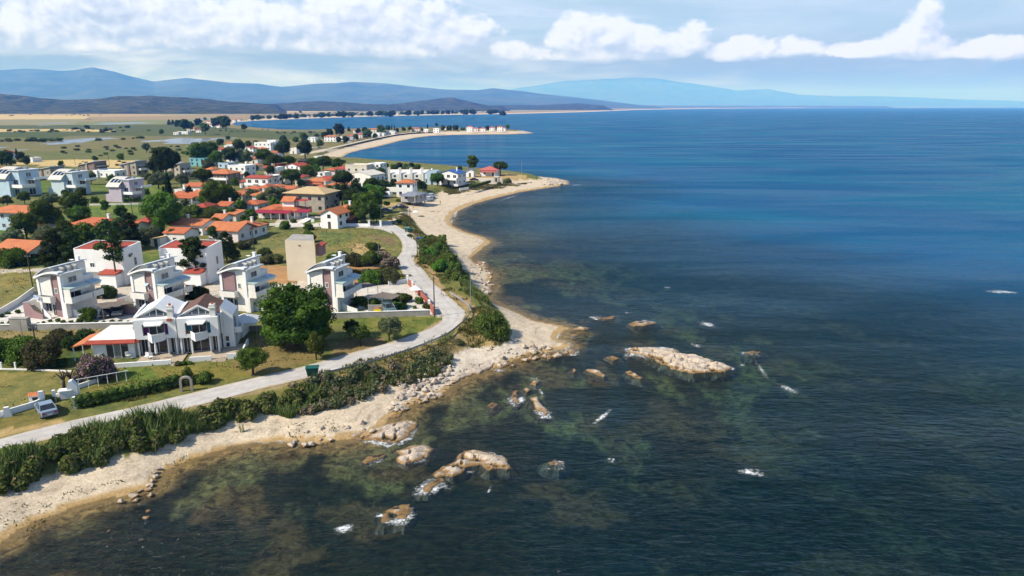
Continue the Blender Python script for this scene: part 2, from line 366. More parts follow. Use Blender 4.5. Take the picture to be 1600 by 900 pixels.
def height(x, y):
    x = np.asarray(x, float); y = np.asarray(y, float)
    inL = pip(x, y, COAST); inG = pip(x, y, BANK); dL = pdist(x, y, COAST); dG = pdist(x, y, BANK)
    t = dL / (dL + dG + 1e-6)
    hb = .03 + 1.37 * t + (fbm(x, y, 3, 3, 5) - .5) * .22 * np.minimum(1, dL / 4)
    hw = -np.minimum(dL * .045, 1.2 + dL * .015); hw = np.maximum(hw, -6.0)
    hw = hw + (fbm(x, y, 9, 4, 9) - .5) * np.minimum(dL * .09, 1.5) * (dL < 400)
    hw = np.where(dL < 400, np.minimum(hw, -.02 - np.minimum(dL * .02, .12)), hw)
    z = np.where(inG, 1.4 + (G0 - 1.4) * sstep(-.4, 3.4, dG), np.where(inL, np.minimum(hb, G0), hw))
    for m in MARSHW:
        if ((x > m[:, 0].min() - 50) & (x < m[:, 0].max() + 50) & (y > m[:, 1].min() - 80) & (y < m[:, 1].max() + 80)).any():
            i = pip(x + (fbm(x, y, 40, 2, 3) - .5) * 60, y + (fbm(x, y, 60, 2, 4) - .5) * 120, m)
            z = np.where(i & inG, 2.88 + (fbm(x, y * .45, 60, 5, 2) - .45) * 1.3, z)
    return z, inL, inG, dL, dG
def hz1(x, y): return float(height(np.array([x]), np.array([y]))[0][0])
def PG(u, v, z0=3.0):                               # pixel dropped on the ground
    z = z0
    for _ in range(4):
        p = P(u, v, z); z = hz1(p.x, p.y)
    return P(u, v, z)
def polar(rmin, rmax, nr, na, amax):
    a = np.linspace(-amax, amax, na); r = rmin * (rmax / rmin) ** np.linspace(0, 1, nr)
    rr, aa = np.meshgrid(r, a, indexing='ij')
    x = (rr * np.sin(aa)).ravel(); y = (rr * np.cos(aa)).ravel()
    i = np.arange(nr * na).reshape(nr, na)
    f = np.stack([i[:-1, :-1], i[:-1, 1:], i[1:, 1:], i[1:, :-1]], -1).reshape(-1, 4)
    return x, y, f
def attr_f(me, name, data): a = me.attributes.new(name, 'FLOAT', 'POINT'); a.data.foreach_set('value', np.asarray(data, np.float32))
def attr_c(me, name, rgb):
    a = me.attributes.new(name, 'FLOAT_COLOR', 'POINT'); d = np.ones((len(rgb), 4), np.float32); d[:, :3] = rgb; a.data.foreach_set('color', d.ravel())
# colour zones of the ground: what grows or lies there
GREEN = (.105, .130, .038); DRYG = (.165, .150, .058); TAN = (.36, .255, .115); WHEAT = (.46, .34, .155); SOIL = (.33, .19, .085); BROWNSOIL = (.20, .145, .085)
GRAVEL = (.56, .53, .49); PAVE = (.46, .40, .33); SANDC = (.51, .42, .31); DARKG = (.065, .085, .028); LAWN = (.092, .132, .034)
ZONES = [
    (TAN, [(-300, 168), (700, 167.5), (700, 172), (450, 176), (200, 182), (-300, 190)]),
    (WHEAT, [(-60, 172), (60, 171), (140, 173), (110, 176), (-60, 177)]), ((.20, .20, .085), [(0, 173.5), (50, 173), (40, 177.5), (0, 178)]),
    ((.33, .31, .09), [(55, 171), (150, 170.5), (145, 173.5), (60, 174)]), (WHEAT, [(-80, 180), (140, 179), (135, 186), (-80, 187)]), (TAN, [(50, 174), (145, 174), (130, 180), (40, 180)]),
    (WHEAT, [(180, 164.5), (275, 163), (285, 167), (190, 170)]), ((.21, .22, .08), [(245, 175), (340, 175), (330, 179), (250, 179)]), (BROWNSOIL, [(150, 175), (245, 174), (245, 178), (150, 178)]),
    (TAN, [(280, 168), (420, 170), (400, 173), (300, 172)]), ((.22, .20, .10), [(-100, 187), (130, 186), (120, 196), (-100, 198)]), ((.17, .18, .075), [(120, 190), (330, 186), (330, 192), (120, 198)]),
    (WHEAT, [(400, 172), (560, 169.5), (640, 170), (600, 173), (430, 176)]), ((.23, .21, .10), [(560, 174), (760, 170), (900, 170), (900, 172), (740, 175), (560, 178)]), (TAN, [(660, 167), (720, 166.6), (740, 169), (670, 169)]),
    ((.075, .090, .034), [(-200, 197), (340, 194), (360, 200), (440, 206), (520, 206), (500, 218), (430, 218), (340, 213), (150, 212), (-200, 214)]),
    (WHEAT, [(-120, 202), (100, 201.5), (180, 203), (170, 206), (80, 205), (-120, 208)]), (DARKG, [(-100, 208), (90, 206), (110, 212), (90, 216), (-100, 213)]),
    ((.118, .126, .050), [(-100, 236), (80, 236), (170, 232), (300, 226), (310, 236), (290, 246), (200, 252), (-100, 248)]),
    (WHEAT, [(20, 252), (120, 249), (230, 251), (240, 258), (180, 263), (130, 260), (60, 260), (-60, 262), (-60, 255)]), (DRYG, [(-60, 258), (60, 257), (60, 270), (-60, 272)]),
    ((.145, .15, .05), [(290, 226), (360, 224), (350, 240), (300, 246)]),
    (LAWN, [(40, 284), (90, 282), (92, 300), (50, 302)]), (LAWN, [(138, 288), (178, 288), (176, 302), (145, 302)]), ((.12, .155, .045), [(138, 320), (232, 319), (228, 338), (150, 344), (134, 334)]), ((.12, .155, .045), [(222, 290), (262, 290), (262, 306), (226, 306)]),
    (LAWN, [(-40, 355), (70, 352), (80, 366), (-40, 372)]), (GREEN, [(220, 395), (256, 390), (256, 408), (222, 410)]),
    (DRYG, [(-60, 426), (49, 425), (48, 452), (0, 484), (-60, 500)]), (PAVE, [(-60, 421), (62, 418), (62, 425), (-60, 427)]),
    (BROWNSOIL, [(0, 484), (48, 452), (54, 456), (0, 494)]),
    ((.085, .105, .035), [(-60, 372), (250, 366), (250, 385), (120, 420), (-60, 420)]),
    (GRAVEL, [(-60, 508), (0, 487), (52, 458), (62, 476), (215, 476), (215, 506), (-60, 510)]),
    (PAVE, [(130, 446), (420, 430), (640, 446), (640, 466), (560, 476), (420, 474), (130, 482)]), (SOIL, [(150, 436), (250, 438), (335, 440), (330, 446), (150, 446)]),
    (SOIL, [(404, 416), (462, 414), (462, 442), (408, 446)]), (SOIL, [(538, 416), (606, 410), (620, 430), (622, 446), (536, 448)]), ((.17, .17, .05), [(596, 424), (618, 414), (635, 440), (600, 442)]),
    ((.50, .46, .41), [(560, 444), (640, 444), (690, 494), (560, 494)]), (LAWN, [(560, 470), (630, 468), (640, 484), (580, 486)]), (GREEN, [(505, 480), (570, 484), (570, 494), (505, 494)]),
    ((.21, .165, .075), [(-60, 518), (215, 511), (215, 528), (150, 540), (-60, 536)]), (DARKG, [(-60, 536), (120, 530), (130, 580), (-60, 584)]), (LAWN, [(95, 558), (130, 548), (135, 565), (100, 572)]),
    (DRYG, [(-80, 582), (112, 579), (130, 596), (70, 630), (-80, 660)]), ((.125, .115, .042), [(-80, 655), (120, 630), (130, 650), (-80, 690)]), (TAN, [(-80, 686), (40, 666), (90, 656), (100, 661), (-80, 700)]),
    ((.125, .125, .040), [(180, 576), (370, 566), (430, 556), (480, 568), (300, 606), (130, 640), (118, 628), (150, 600)]), (LAWN, [(200, 572), (240, 574), (250, 590), (200, 600), (180, 590)]),
    ((.165, .130, .055), [(372, 530), (420, 524), (500, 530), (490, 566), (400, 588), (360, 575)]), ((.115, .130, .038), [(500, 500), (690, 494), (692, 502), (670, 518), (590, 536), (560, 520)]), ((.19, .135, .06), [(520, 535), (600, 526), (600, 540), (520, 562)]),
    (DRYG, [(392, 372), (440, 362), (500, 357), (588, 359), (622, 376), (624, 391), (608, 404), (500, 400), (410, 392)]), (TAN, [(540, 385), (590, 378), (600, 392), (560, 398)]), ((.17, .12, .06), [(570, 366), (612, 372), (622, 384), (600, 380)]), ((.11, .135, .05), [(500, 362), (560, 366), (540, 382), (490, 384)]),
    (PAVE, [(430, 340), (500, 338), (500, 350), (430, 352)]), (LAWN, [(470, 344), (502, 342), (504, 348), (470, 350)]),
    (SANDC, [(586, 350), (606, 345), (630, 330), (650, 318), (676, 306), (700, 300), (716, 297), (660, 312), (640, 330), (640, 345), (612, 352)]), (TAN, [(600, 318), (640, 314), (640, 320), (600, 330)]),
    ((.44, .37, .25), [(700, 300), (760, 287), (766, 290), (712, 299)]), (LAWN, [(696, 291), (712, 285), (760, 284), (768, 287), (735, 294), (714, 296)]), (TAN, [(716, 273), (790, 271), (820, 273), (826, 279), (720, 279)]), (PAVE, [(722, 278), (786, 278), (780, 283), (724, 283)]),
    (TAN, [(800, 274), (850, 278), (836, 281), (800, 282)]), (GREEN, [(740, 293), (780, 284), (800, 284), (800, 288), (770, 292)]),
    ((.47, .40, .30), [(470, 243), (520, 234), (590, 222), (640, 211), (690, 206.6), (690, 205.6), (620, 211), (540, 229), (470, 240)]), (DRYG, [(490, 244), (530, 233), (560, 226), (560, 230), (520, 240)]),
    ((.27, .20, .09), [(500, 594), (560, 577), (610, 562), (660, 545), (705, 524), (730, 500), (722, 482), (700, 460), (704, 456), (745, 484), (770, 500), (778, 530), (740, 540), (700, 556), (600, 590), (500, 612)]),
    ((.30, .20, .10), [(648, 408), (656, 400), (700, 455), (735, 470), (740, 480), (718, 478)]), ((.30, .21, .10), [(640, 360), (652, 362), (668, 378), (662, 392), (656, 385)]),
    ((.30, .22, .12), [(480, 572), (560, 549), (650, 521), (690, 500), (690, 504), (650, 524), (560, 552), (480, 575)]), ((.26, .20, .10), [(-60, 703), (200, 659), (480, 591), (480, 596), (200, 664), (-60, 712)]),
]
def build_ground():
    x, y, f = polar(38, 43000, 820, 800, R(52))
    z, inL, inG, dL, dG = height(x, y)
    n = len(x); col = np.empty((n, 3)); col[:] = (.125, .130, .048); col[np.hypot(x, y) > 520] = (.150, .135, .058)
    dist = np.hypot(x, y); far = sstep(500, 2600, dist)[:, None]
    patch = fbm(x * .6, y * .45, 300, 4, 21)[:, None]
    col = col * (1 - far) + far * np.where(patch > .52, np.array((.27, .20, .10)), np.array((.085, .095, .042)))
    jx = x + (fbm(x, y, 6, 3, 31) - .5) * np.minimum(3.0, dist * .012); jy = y + (fbm(x, y, 6, 3, 32) - .5) * np.minimum(6.0, dist * .02)
    for c, poly in ZONES:
        w = np.array([tuple(P(u, v, G0).xy) for u, v in poly]); m = (jx > w[:, 0].min()) & (jx < w[:, 0].max()) & (jy > w[:, 1].min()) & (jy < w[:, 1].max())
        idx = np.nonzero(m)[0]
        if len(idx): idx = idx[pip(jx[idx], jy[idx], w)]; col[idx] = c
    sand = (inL & ~inG)
    col[sand] = SANDC
    rock = sand & pip(x, y, np.array([tuple(P(u, v, .8).xy) for u, v in [(600, 640), (640, 600), (690, 575), (712, 552), (760, 545), (800, 530), (830, 545), (890, 545), (880, 560), (800, 575), (740, 592), (700, 615), (640, 640)]]))
    col[rock] = (.55, .47, .38)
    for d0, wd, k in ((2.0, .35, .55), (3.6, .3, .45), (5.6, .3, .3)):
        wl = np.clip(1 - np.abs(dL - d0 - 2.2 * (fbm(x, y, 7, 3, 81) - .5)) / wd, 0, 1) * k * sstep(.42, .58, fbm(x, y, 3.5, 3, 82 + int(d0))) * (sand & (dist < 420)); col = col * (1 - wl[:, None]) + np.array((.13, .095, .065)) * wl[:, None]
    wet = sand & (z < .20); col[wet] = np.array((.38, .26, .125))
    damp = np.where(sand, sstep(.30, .55, z), 1)[:, None]
    # sea bed: sand, weed beds and stones
    weed = np.zeros(n); near = dL < 500
    w0 = .62 * fbm(x, y, 15, 6, 41) + .38 * fbm(x, y * .7, 3.2, 5, 49); bay = sstep(.0, 25, pdist(x, y, np.array([tuple(P(u, v, 0).xy) for u, v in [(730, 400), (700, 345), (740, 312), (880, 290), (960, 300), (1010, 340), (900, 385)]])) * np.where(pip(x, y, np.array([tuple(P(u, v, 0).xy) for u, v in [(730, 400), (700, 345), (740, 312), (880, 290), (960, 300), (1010, 340), (900, 385)]])), 1, 0)); weed = (1 - .7 * bay) * sstep(.43, .53, w0 + .05 * sstep(4, 20, dL) - .16 * (1 - sstep(.5, 4, dL)))
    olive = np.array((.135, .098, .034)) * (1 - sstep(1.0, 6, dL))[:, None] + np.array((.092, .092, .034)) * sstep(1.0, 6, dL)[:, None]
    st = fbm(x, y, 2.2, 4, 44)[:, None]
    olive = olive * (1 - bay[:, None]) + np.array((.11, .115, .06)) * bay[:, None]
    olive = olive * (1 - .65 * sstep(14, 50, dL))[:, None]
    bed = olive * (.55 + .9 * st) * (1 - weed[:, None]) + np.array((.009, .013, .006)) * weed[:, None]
    ochre = sstep(.60, .70, fbm(x, y, 7, 4, 47))[:, None] * np.clip(1 - dL / 160, 0, 1)[:, None]
    bed = bed * (1 - .8 * ochre) + np.array((.085, .055, .022)) * .8 * ochre
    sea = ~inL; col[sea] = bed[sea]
    edge = sea & (dL < 3.5); k = (1 - dL[edge] / 3.5)[:, None] * .8; col[edge] = col[edge] * (1 - k) + np.array((.34, .22, .085)) * k
    m, t, b = newmat('ground')
    ac = nd(t, 'ShaderNodeAttribute'); ac.attribute_name = 'Col'; av = nd(t, 'ShaderNodeAttribute'); av.attribute_name = 'veg'
    pos = nd(t, 'ShaderNodeNewGeometry').outputs['Position']
    n1 = NOISE(t, pos, .07, 4, .6); n2 = NOISE(t, pos, .55, 6, .65); n3 = NOISE(t, pos, 3.5, 5, .7)
    v = M(t, 'MULTIPLY_ADD', M(t, 'SUBTRACT', n2, .5), .9, M(t, 'MULTIPLY_ADD', M(t, 'SUBTRACT', n3, .5), 1.5, 1.0))
    c = MIX(t, 1.0, ac.outputs['Color'], v, 'MULTIPLY')
    vm = [i for i in t.nodes if i.type == 'MIX'][-1]
    cc = nd(t, 'ShaderNodeCombineXYZ'); [link(t, v, cc.inputs[i]) for i in range(3)]
    s_ = [i for i in vm.inputs if i.name == 'B' and i.type == 'RGBA'][0]; link(t, cc.outputs[0], s_)
    dry = MIX(t, 1.0, c, (1.45, 1.20, .78), 'MULTIPLY'); lush = MIX(t, 1.0, c, (.52, .78, .42), 'MULTIPLY')
    sel = RAMP(t, M(t, 'ADD', M(t, 'MULTIPLY', n1, .6), M(t, 'MULTIPLY', n2, .5)), .42, .66)
    vg = MIX(t, sel, lush, dry)
    c2 = MIX(t, M(t, 'MULTIPLY', av.outputs['Fac'], .8), c, vg)
    # seaweed wrack and footprints on the sand
    asd = nd(t, 'ShaderNodeAttribute'); asd.attribute_name = 'sand'
    abd = nd(t, 'ShaderNodeAttribute'); abd.attribute_name = 'bed'; bf = M(t, 'MULTIPLY_ADD', RAMP(t, NOISE(t, pos, .85, 9, .78, .6), .36, .66), 1.75, .22); bcb = nd(t, 'ShaderNodeCombineXYZ'); [link(t, bf, bcb.inputs[i]) for i in range(3)]; c2 = MIX(t, abd.outputs['Fac'], c2, MIX(t, 1.0, c2, bcb.outputs[0], 'MULTIPLY'))
    wr = RAMP(t, NOISE(t, VMUL(t, pos, (.35, .8, 1)), .9, 7, .72, 1.2), .60, .70)
    c3 = MIX(t, M(t, 'MULTIPLY', M(t, 'MULTIPLY', wr, asd.outputs['Fac']), .75), c2, (.17, .12, .085))
    link(t, c3, b.inputs['Base Color']); b.inputs['Roughness'].default_value = .95; b.inputs['Specular IOR Level'].default_value = .15
    bn = nd(t, 'ShaderNodeBump'); bn.inputs['Strength'].default_value = .5; bn.inputs['Distance'].default_value = .25
    link(t, M(t, 'ADD', n2, M(t, 'MULTIPLY', n3, .5)), bn.inputs['Height']); link(t, bn.outputs[0], b.inputs['Normal'])
    # rolling plain far out
    z = z + np.where(inG, sstep(1800, 7000, dist) * (fbm(x, y, 2500, 3, 61) - .35) * 10 * sstep(200, 1500, dL), 0)
    o = npmesh('ground', np.stack([x, y, z], 1), f, m, True); struct(o)
    attr_c(o.data, 'Col', col)
    lum = (col[:, 1] - col[:, 2]) / col[:, 1]; lum = np.clip((lum - .50) * 6, 0, 1) * np.clip((col[:, 1] / col[:, 0] - .66) * 8, 0, 1)
    attr_f(o.data, 'bed', np.where(sea & (dL > 1.2), 1.0, 0.0)); attr_f(o.data, 'veg', np.where(inG, lum * (1 - .65 * sstep(400, 1500, dist)), 0)); attr_f(o.data, 'sand', np.where(sand & (z > .2), 1.0, 0.0))
    return o
FOAM = [  # centre px, along px, half length m-ish px, half width px
    (940, 652, 24, 5, -38, 1), (1172, 738, 34, 7, 8, .95), (536, 826, 18, 8, -8, 1.2), (596, 806, 20, 5, 5, .9), (640, 800, 12, 9, -60, .8), (684, 755, 26, 8, 15, .95), (735, 736, 10, 5, 0, .8), (765, 765, 7, 4, -70, .9),
    (1106, 507, 20, 6, 15, .85), (1088, 540, 12, 4, 12, .9), (1190, 578, 26, 5, 55, .7), (1232, 608, 24, 6, 25, .85), (1140, 575, 14, 4, 15, .9), (955, 719, 9, 5, 10, 1), (872, 722, 12, 4, 0, 1), (845, 612, 18, 5, 60, .65),
    (858, 652, 8, 3, 10, .8), (1565, 456, 32, 3, 3, 1), (1012, 502, 18, 3, 5, 1), (712, 333, 3, 14, 12, .9), (733, 321, 14, 2.5, -25, .8), (706, 346, 3, 7, 0, .9), (795, 309, 26, 1.5, -18, .7), (800, 492, 10, 3, 22, .7), (15, 842, 14, 3, -25, 1), (1044, 450, 10, 2, 5, .8),
    (865, 396, 5, 1.5, 0, .8), (980, 489, 12, 2, 5, .6), (1160, 570, 12, 3, 30, .8), (900, 289, 14, 1.2, 0, .9), (905, 268, 20, .8, 0, .6), (1330, 545, 12, 1.5, 5, .35), (1420, 660, 16, 2, 6, .3), (1050, 700, 14, 2, 10, .3), (1240, 420, 10, 1.2, 0, .35), (820, 420, 8, 1.2, 10, .5)]
def build_water():
    x, y, f = polar(38, 43000, 700, 700, R(52))
    inL = pip(x, y, COAST); dL = pdist(x, y, COAST); sd = np.where(inL, -dL, dL)
    vs = sd > -25
    keep = vs[f].any(1); f = f[keep]; used = np.unique(f); rm = np.full(len(x), -1); rm[used] = np.arange(len(used)); f = rm[f]; x = x[used]; y = y[used]; sd = sd[used]
    bedz, *_ = height(x, y); depth = np.where(sd > 0, np.maximum(-bedz, 0), 0)
    foam = np.zeros(len(x)); d = y * math.cos(PITCH) + CAMZ * math.sin(PITCH)
    for (u, v, a, b_, ang, s) in FOAM:
        p = P(u, v, 0); k = pxm(p); r = R(ang)
        # the ellipse is turned into metres on the water at its own place
        a *= 1.25; ax = P(u + a * math.cos(r), v + a * math.sin(r), 0) - p; bx = P(u - b_ * math.sin(r), v + b_ * math.cos(r), 0) - p
        det = ax.x * bx.y - ax.y * bx.x
        X_ = x - p.x; Y_ = y - p.y; ca = (X_ * bx.y - Y_ * bx.x) / det; cb = (ax.x * Y_ - ax.y * X_) / det
        foam = np.maximum(foam, s * np.clip(1.05 - np.hypot(ca, cb), 0, 1))
    shore = np.clip(1 - sd / 1.2, 0, 1) * (sd > -.5) * sstep(.5, .72, fbm(x, y, 14, 2, 71)) * .75
    foam = np.maximum(foam, shore)
    m, t, b = newmat('sea_water'); t.nodes.remove(b); out = t.nodes['Material Output']
    ad = nd(t, 'ShaderNodeAttribute'); ad.attribute_name = 'depth'; af = nd(t, 'ShaderNodeAttribute'); af.attribute_name = 'foam'; aw = nd(t, 'ShaderNodeAttribute'); aw.attribute_name = 'shoredist'
    pos = nd(t, 'ShaderNodeNewGeometry').outputs['Position']
    # ripples: wind waves run toward the shore, long crests across
    rot = nd(t, 'ShaderNodeMapping'); link(t, pos, rot.inputs[0]); rot.inputs['Rotation'].default_value = (0, 0, R(14)); rot.inputs['Scale'].default_value = (.42, 1.0, 1)
    w1 = NOISE(t, rot.outputs[0], .10, 3, .5, .6); w2 = NOISE(t, rot.outputs[0], .42, 4, .6, .5); w3 = NOISE(t, rot.outputs[0], 1.5, 4, .65, .3)
    hgt = M(t, 'MULTIPLY_ADD', w1, 1.6, M(t, 'MULTIPLY_ADD', w2, .95, M(t, 'MULTIPLY', w3, .62)))
    bn = nd(t, 'ShaderNodeBump'); bn.inputs['Strength'].default_value = 1.0; bn.inputs['Distance'].default_value = .85; link(t, hgt, bn.inputs['Height'])
    # water column: absorbs red first, scatters blue-green
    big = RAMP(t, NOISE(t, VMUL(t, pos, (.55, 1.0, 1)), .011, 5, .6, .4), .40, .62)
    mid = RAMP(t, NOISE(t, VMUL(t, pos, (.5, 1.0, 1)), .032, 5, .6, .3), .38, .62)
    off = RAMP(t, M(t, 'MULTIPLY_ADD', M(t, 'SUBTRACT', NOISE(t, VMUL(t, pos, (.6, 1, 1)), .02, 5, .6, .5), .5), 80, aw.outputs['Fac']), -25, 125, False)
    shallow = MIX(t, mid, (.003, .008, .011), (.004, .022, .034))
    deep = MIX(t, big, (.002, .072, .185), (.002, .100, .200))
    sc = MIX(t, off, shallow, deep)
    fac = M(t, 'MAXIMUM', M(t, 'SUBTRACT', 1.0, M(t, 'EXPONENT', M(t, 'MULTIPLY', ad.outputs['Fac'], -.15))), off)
    ab = nd(t, 'ShaderNodeCombineXYZ')
    for i, k in enumerate((-.34, -.13, -.15)): link(t, M(t, 'EXPONENT', M(t, 'MULTIPLY', ad.outputs['Fac'], k)), ab.inputs[i])
    tr = nd(t, 'ShaderNodeBsdfTransparent'); link(t, ab.outputs[0], tr.inputs[0])
    df = nd(t, 'ShaderNodeBsdfDiffuse'); link(t, sc, df.inputs[0]); link(t, bn.outputs[0], df.inputs['Normal'])
    mx = nd(t, 'ShaderNodeMixShader'); link(t, fac, mx.inputs[0]); link(t, tr.outputs[0], mx.inputs[1]); link(t, df.outputs[0], mx.inputs[2])
    gl = nd(t, 'ShaderNodeBsdfGlossy'); gl.inputs['Roughness'].default_value = .12; link(t, bn.outputs[0], gl.inputs['Normal'])
    fr = nd(t, 'ShaderNodeFresnel'); fr.inputs['IOR'].default_value = 1.33; b2 = nd(t, 'ShaderNodeBump'); b2.inputs['Strength'].default_value = 1.0; b2.inputs['Distance'].default_value = .42; link(t, hgt, b2.inputs['Height']); link(t, b2.outputs[0], fr.inputs['Normal'])
    ff = M(t, 'MINIMUM', M(t, 'MULTIPLY', M(t, 'POWER', fr.outputs[0], 1.3), .78), .20)
    wind = M(t, 'MULTIPLY_ADD', RAMP(t, NOISE(t, VMUL(t, pos, (.22, 1.0, 1)), .035, 6, .62, .5), .35, .65), .9, .6); ff = M(t, 'MULTIPLY', ff, wind)
    m2 = nd(t, 'ShaderNodeMixShader'); link(t, ff, m2.inputs[0]); link(t, mx.outputs[0], m2.inputs[1]); link(t, gl.outputs[0], m2.inputs[2])
    fn = NOISE(t, pos, 1.3, 9, .8, 1.6); lace = RAMP(t, M(t, 'ABSOLUTE', M(t, 'SUBTRACT', NOISE(t, pos, 1.1, 5, .65, 1.2), .5)), .11, .02)
    fm = RAMP(t, M(t, 'ADD', M(t, 'MULTIPLY', af.outputs['Fac'], 1.0), M(t, 'MULTIPLY', M(t, 'SUBTRACT', fn, .5), 2.6)), .34, .92)
    fm = M(t, 'MULTIPLY', M(t, 'MULTIPLY', fm, M(t, 'MULTIPLY_ADD', lace, .85, .16)), M(t, 'GREATER_THAN', af.outputs['Fac'], .02), clamp=True)
    fd = nd(t, 'ShaderNodeBsdfDiffuse'); fd.inputs[0].default_value = (.75, .77, .78, 1)
    m3 = nd(t, 'ShaderNodeMixShader'); link(t, M(t, 'MULTIPLY', fm, .92), m3.inputs[0]); link(t, m2.outputs[0], m3.inputs[1]); link(t, fd.outputs[0], m3.inputs[2])
    link(t, m3.outputs[0], out.inputs[0])
    o = npmesh('sea', np.stack([x, y, np.zeros(len(x))], 1), f, m, True); struct(o)
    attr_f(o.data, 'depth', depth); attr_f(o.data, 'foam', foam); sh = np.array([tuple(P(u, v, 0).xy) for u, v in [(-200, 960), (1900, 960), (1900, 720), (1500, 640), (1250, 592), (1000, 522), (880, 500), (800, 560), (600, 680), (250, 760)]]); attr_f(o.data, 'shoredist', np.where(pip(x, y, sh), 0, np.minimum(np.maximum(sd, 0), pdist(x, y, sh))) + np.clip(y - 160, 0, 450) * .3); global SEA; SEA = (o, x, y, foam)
    return o
ground = build_ground(); sea = build_water()
def build_marsh():
    m, t, b = newmat('marsh_water'); pos = nd(t, 'ShaderNodeNewGeometry').outputs['Position']
    link(t, MIX(t, RAMP(t, NOISE(t, VMUL(t, pos, (.3, 1, 1)), .03, 5, .6), .4, .6), (.13, .145, .175), (.07, .08, .09)), b.inputs['Base Color']); b.inputs['Roughness'].default_value = .18
    mb = MB()
    for w in MARSHW: mb.add([(p[0], p[1], 2.9) for p in w], [tuple(range(len(w)))])
    struct(mb.build('marsh_water', m))
build_marsh()
# ------------------------------------------------------------------ hills and mountains
def ridge(name, m, pts, yd, depth, base=G0, seed=0, rough=.10, nd_=40):
    us = np.array([p[0] for p in pts], float); vs = np.array([p[1] for p in pts], float)
    uu = np.linspace(us[0], us[-1], int(max(60, (us[-1] - us[0]) / 3))); vv = np.interp(uu, us, vs)
    V_ = []; nu = len(uu)
    for k in range(nd_ + 1):
        s = k / nd_                                     # 0 near foot .. .6 crest .. 1 far foot
        prof = (s / .6) ** .85 if s < .6 else (1 - (s - .6) / .4)
        yy = yd + (s - .6) * depth
        for i in range(nu):
            c = P(0, 1000, 0); x0 = (uu[i] - 800) / FPX; y0 = (450 - vv[i]) / FPX
            wy = math.cos(PITCH) + y0 * math.sin(PITCH); wz = y0 * math.cos(PITCH) - math.sin(PITCH); t_ = yd / wy
            top = CAMZ + wz * t_; X_ = x0 * t_ * (yy / yd)
            e = min(1, i / 6, (nu - 1 - i) / 6)
            V_.append((X_, yy, base - 3 + (max(top, base) - base + 3) * prof * e))
    V_ = np.array(V_); am = V_[:, 2] - base
    spur = np.abs(fbm(V_[:, 0], V_[:, 1] * .6, depth * .33, 4, seed) - .5) * 2
    s_all = np.repeat(np.arange(nd_ + 1) / nd_, nu); w = np.clip(1 - np.abs(s_all - .6) / .08, 0, 1)
    V_[:, 2] = base + am * (1 - (1 - w) * spur * .55 * (am > 0)) + am * rough * (fbm(V_[:, 0], V_[:, 1], depth * .12, 4, seed + 7) - .5)
    i = np.arange((nd_ + 1) * nu).reshape(nd_ + 1, nu)
    f = np.stack([i[:-1, :-1], i[:-1, 1:], i[1:, 1:], i[1:, :-1]], -1).reshape(-1, 4)
    return struct(npmesh(name, V_, f, m, True))
def hillmat(name, a, b_, c, sc):
    m, t, b = newmat(name); pos = nd(t, 'ShaderNodeNewGeometry').outputs['Position']
    n = NOISE(t, pos, sc, 8, .68, .3); c1 = MIX(t, RAMP(t, n, .38, .60), a, b_); c2 = MIX(t, RAMP(t, NOISE(t, pos, sc * 2.7, 6, .65), .58, .72), c1, c)
    link(t, c2, b.inputs['Base Color']); b.inputs['Roughness'].default_value = 1; b.inputs['Specular IOR Level'].default_value = 0; return m
HM = hillmat('scrub_hill', (.016, .022, .010), (.070, .066, .032), (.26, .19, .10), .014)
MM = hillmat('forested_mountain', (.045, .060, .040), (.085, .095, .06), (.15, .14, .10), .0012)
ridge('mountain', MM, [(-420, 128), (-300, 116), (-120, 104), (0, 110), (40, 107.5), (90, 110), (115, 108.5), (145, 104), (180, 112), (220, 123), (240, 127), (290, 122), (320, 125), (360, 130), (400, 131), (440, 136), (490, 131), (550, 128), (600, 131), (650, 136), (700, 140), (745, 141), (770, 138), (800, 141), (850, 147), (880, 150), (950, 158), (1000, 164), (1040, 166)], 16000, 8000, seed=3)
ridge('mountain', MM, [(690, 160), (760, 147), (820, 136), (880, 127), (960, 123), (1020, 121), (1080, 130), (1110, 134), (1150, 141), (1200, 139), (1250, 148), (1300, 150), (1400, 151), (1500, 155), (1600, 158), (1750, 162), (1850, 165.5)], 43000, 11000, seed=8)
ridge('hill', HM, [(-300, 152), (-150, 146), (0, 146), (40, 150), (60, 153), (100, 156), (150, 154), (185, 149), (235, 148), (270, 151), (320, 154), (370, 159), (420, 163), (450, 165)], 4600, 1900, seed=14, rough=.2)
ridge('hill', HM, [(380, 165), (420, 162), (460, 160), (500, 157.5), (530, 158.5), (570, 162), (600, 163), (640, 165)], 6200, 1800, seed=17, rough=.2)
ridge('hill', HM, [(590, 165.5), (630, 161), (665, 156), (700, 152.5), (712, 153.5), (740, 160), (760, 164), (800, 165)], 6600, 1800, seed=19, rough=.2)
ridge('hill', HM, [(740, 165.5), (790, 164.5), (850, 164), (870, 162.3), (900, 161.8), (930, 164), (960, 165.5)], 8200, 2200, seed=23, rough=.2)
ridge('hill', hillmat('low_far_coast', (.06, .06, .045), (.11, .095, .065), (.2, .16, .11), .002), [(900, 166), (1000, 165.0), (1100, 164.9), (1180, 165.4), (1260, 165.3), (1340, 165.6), (1400, 165.9)], 19500, 2500, base=1, seed=29, rough=.3)
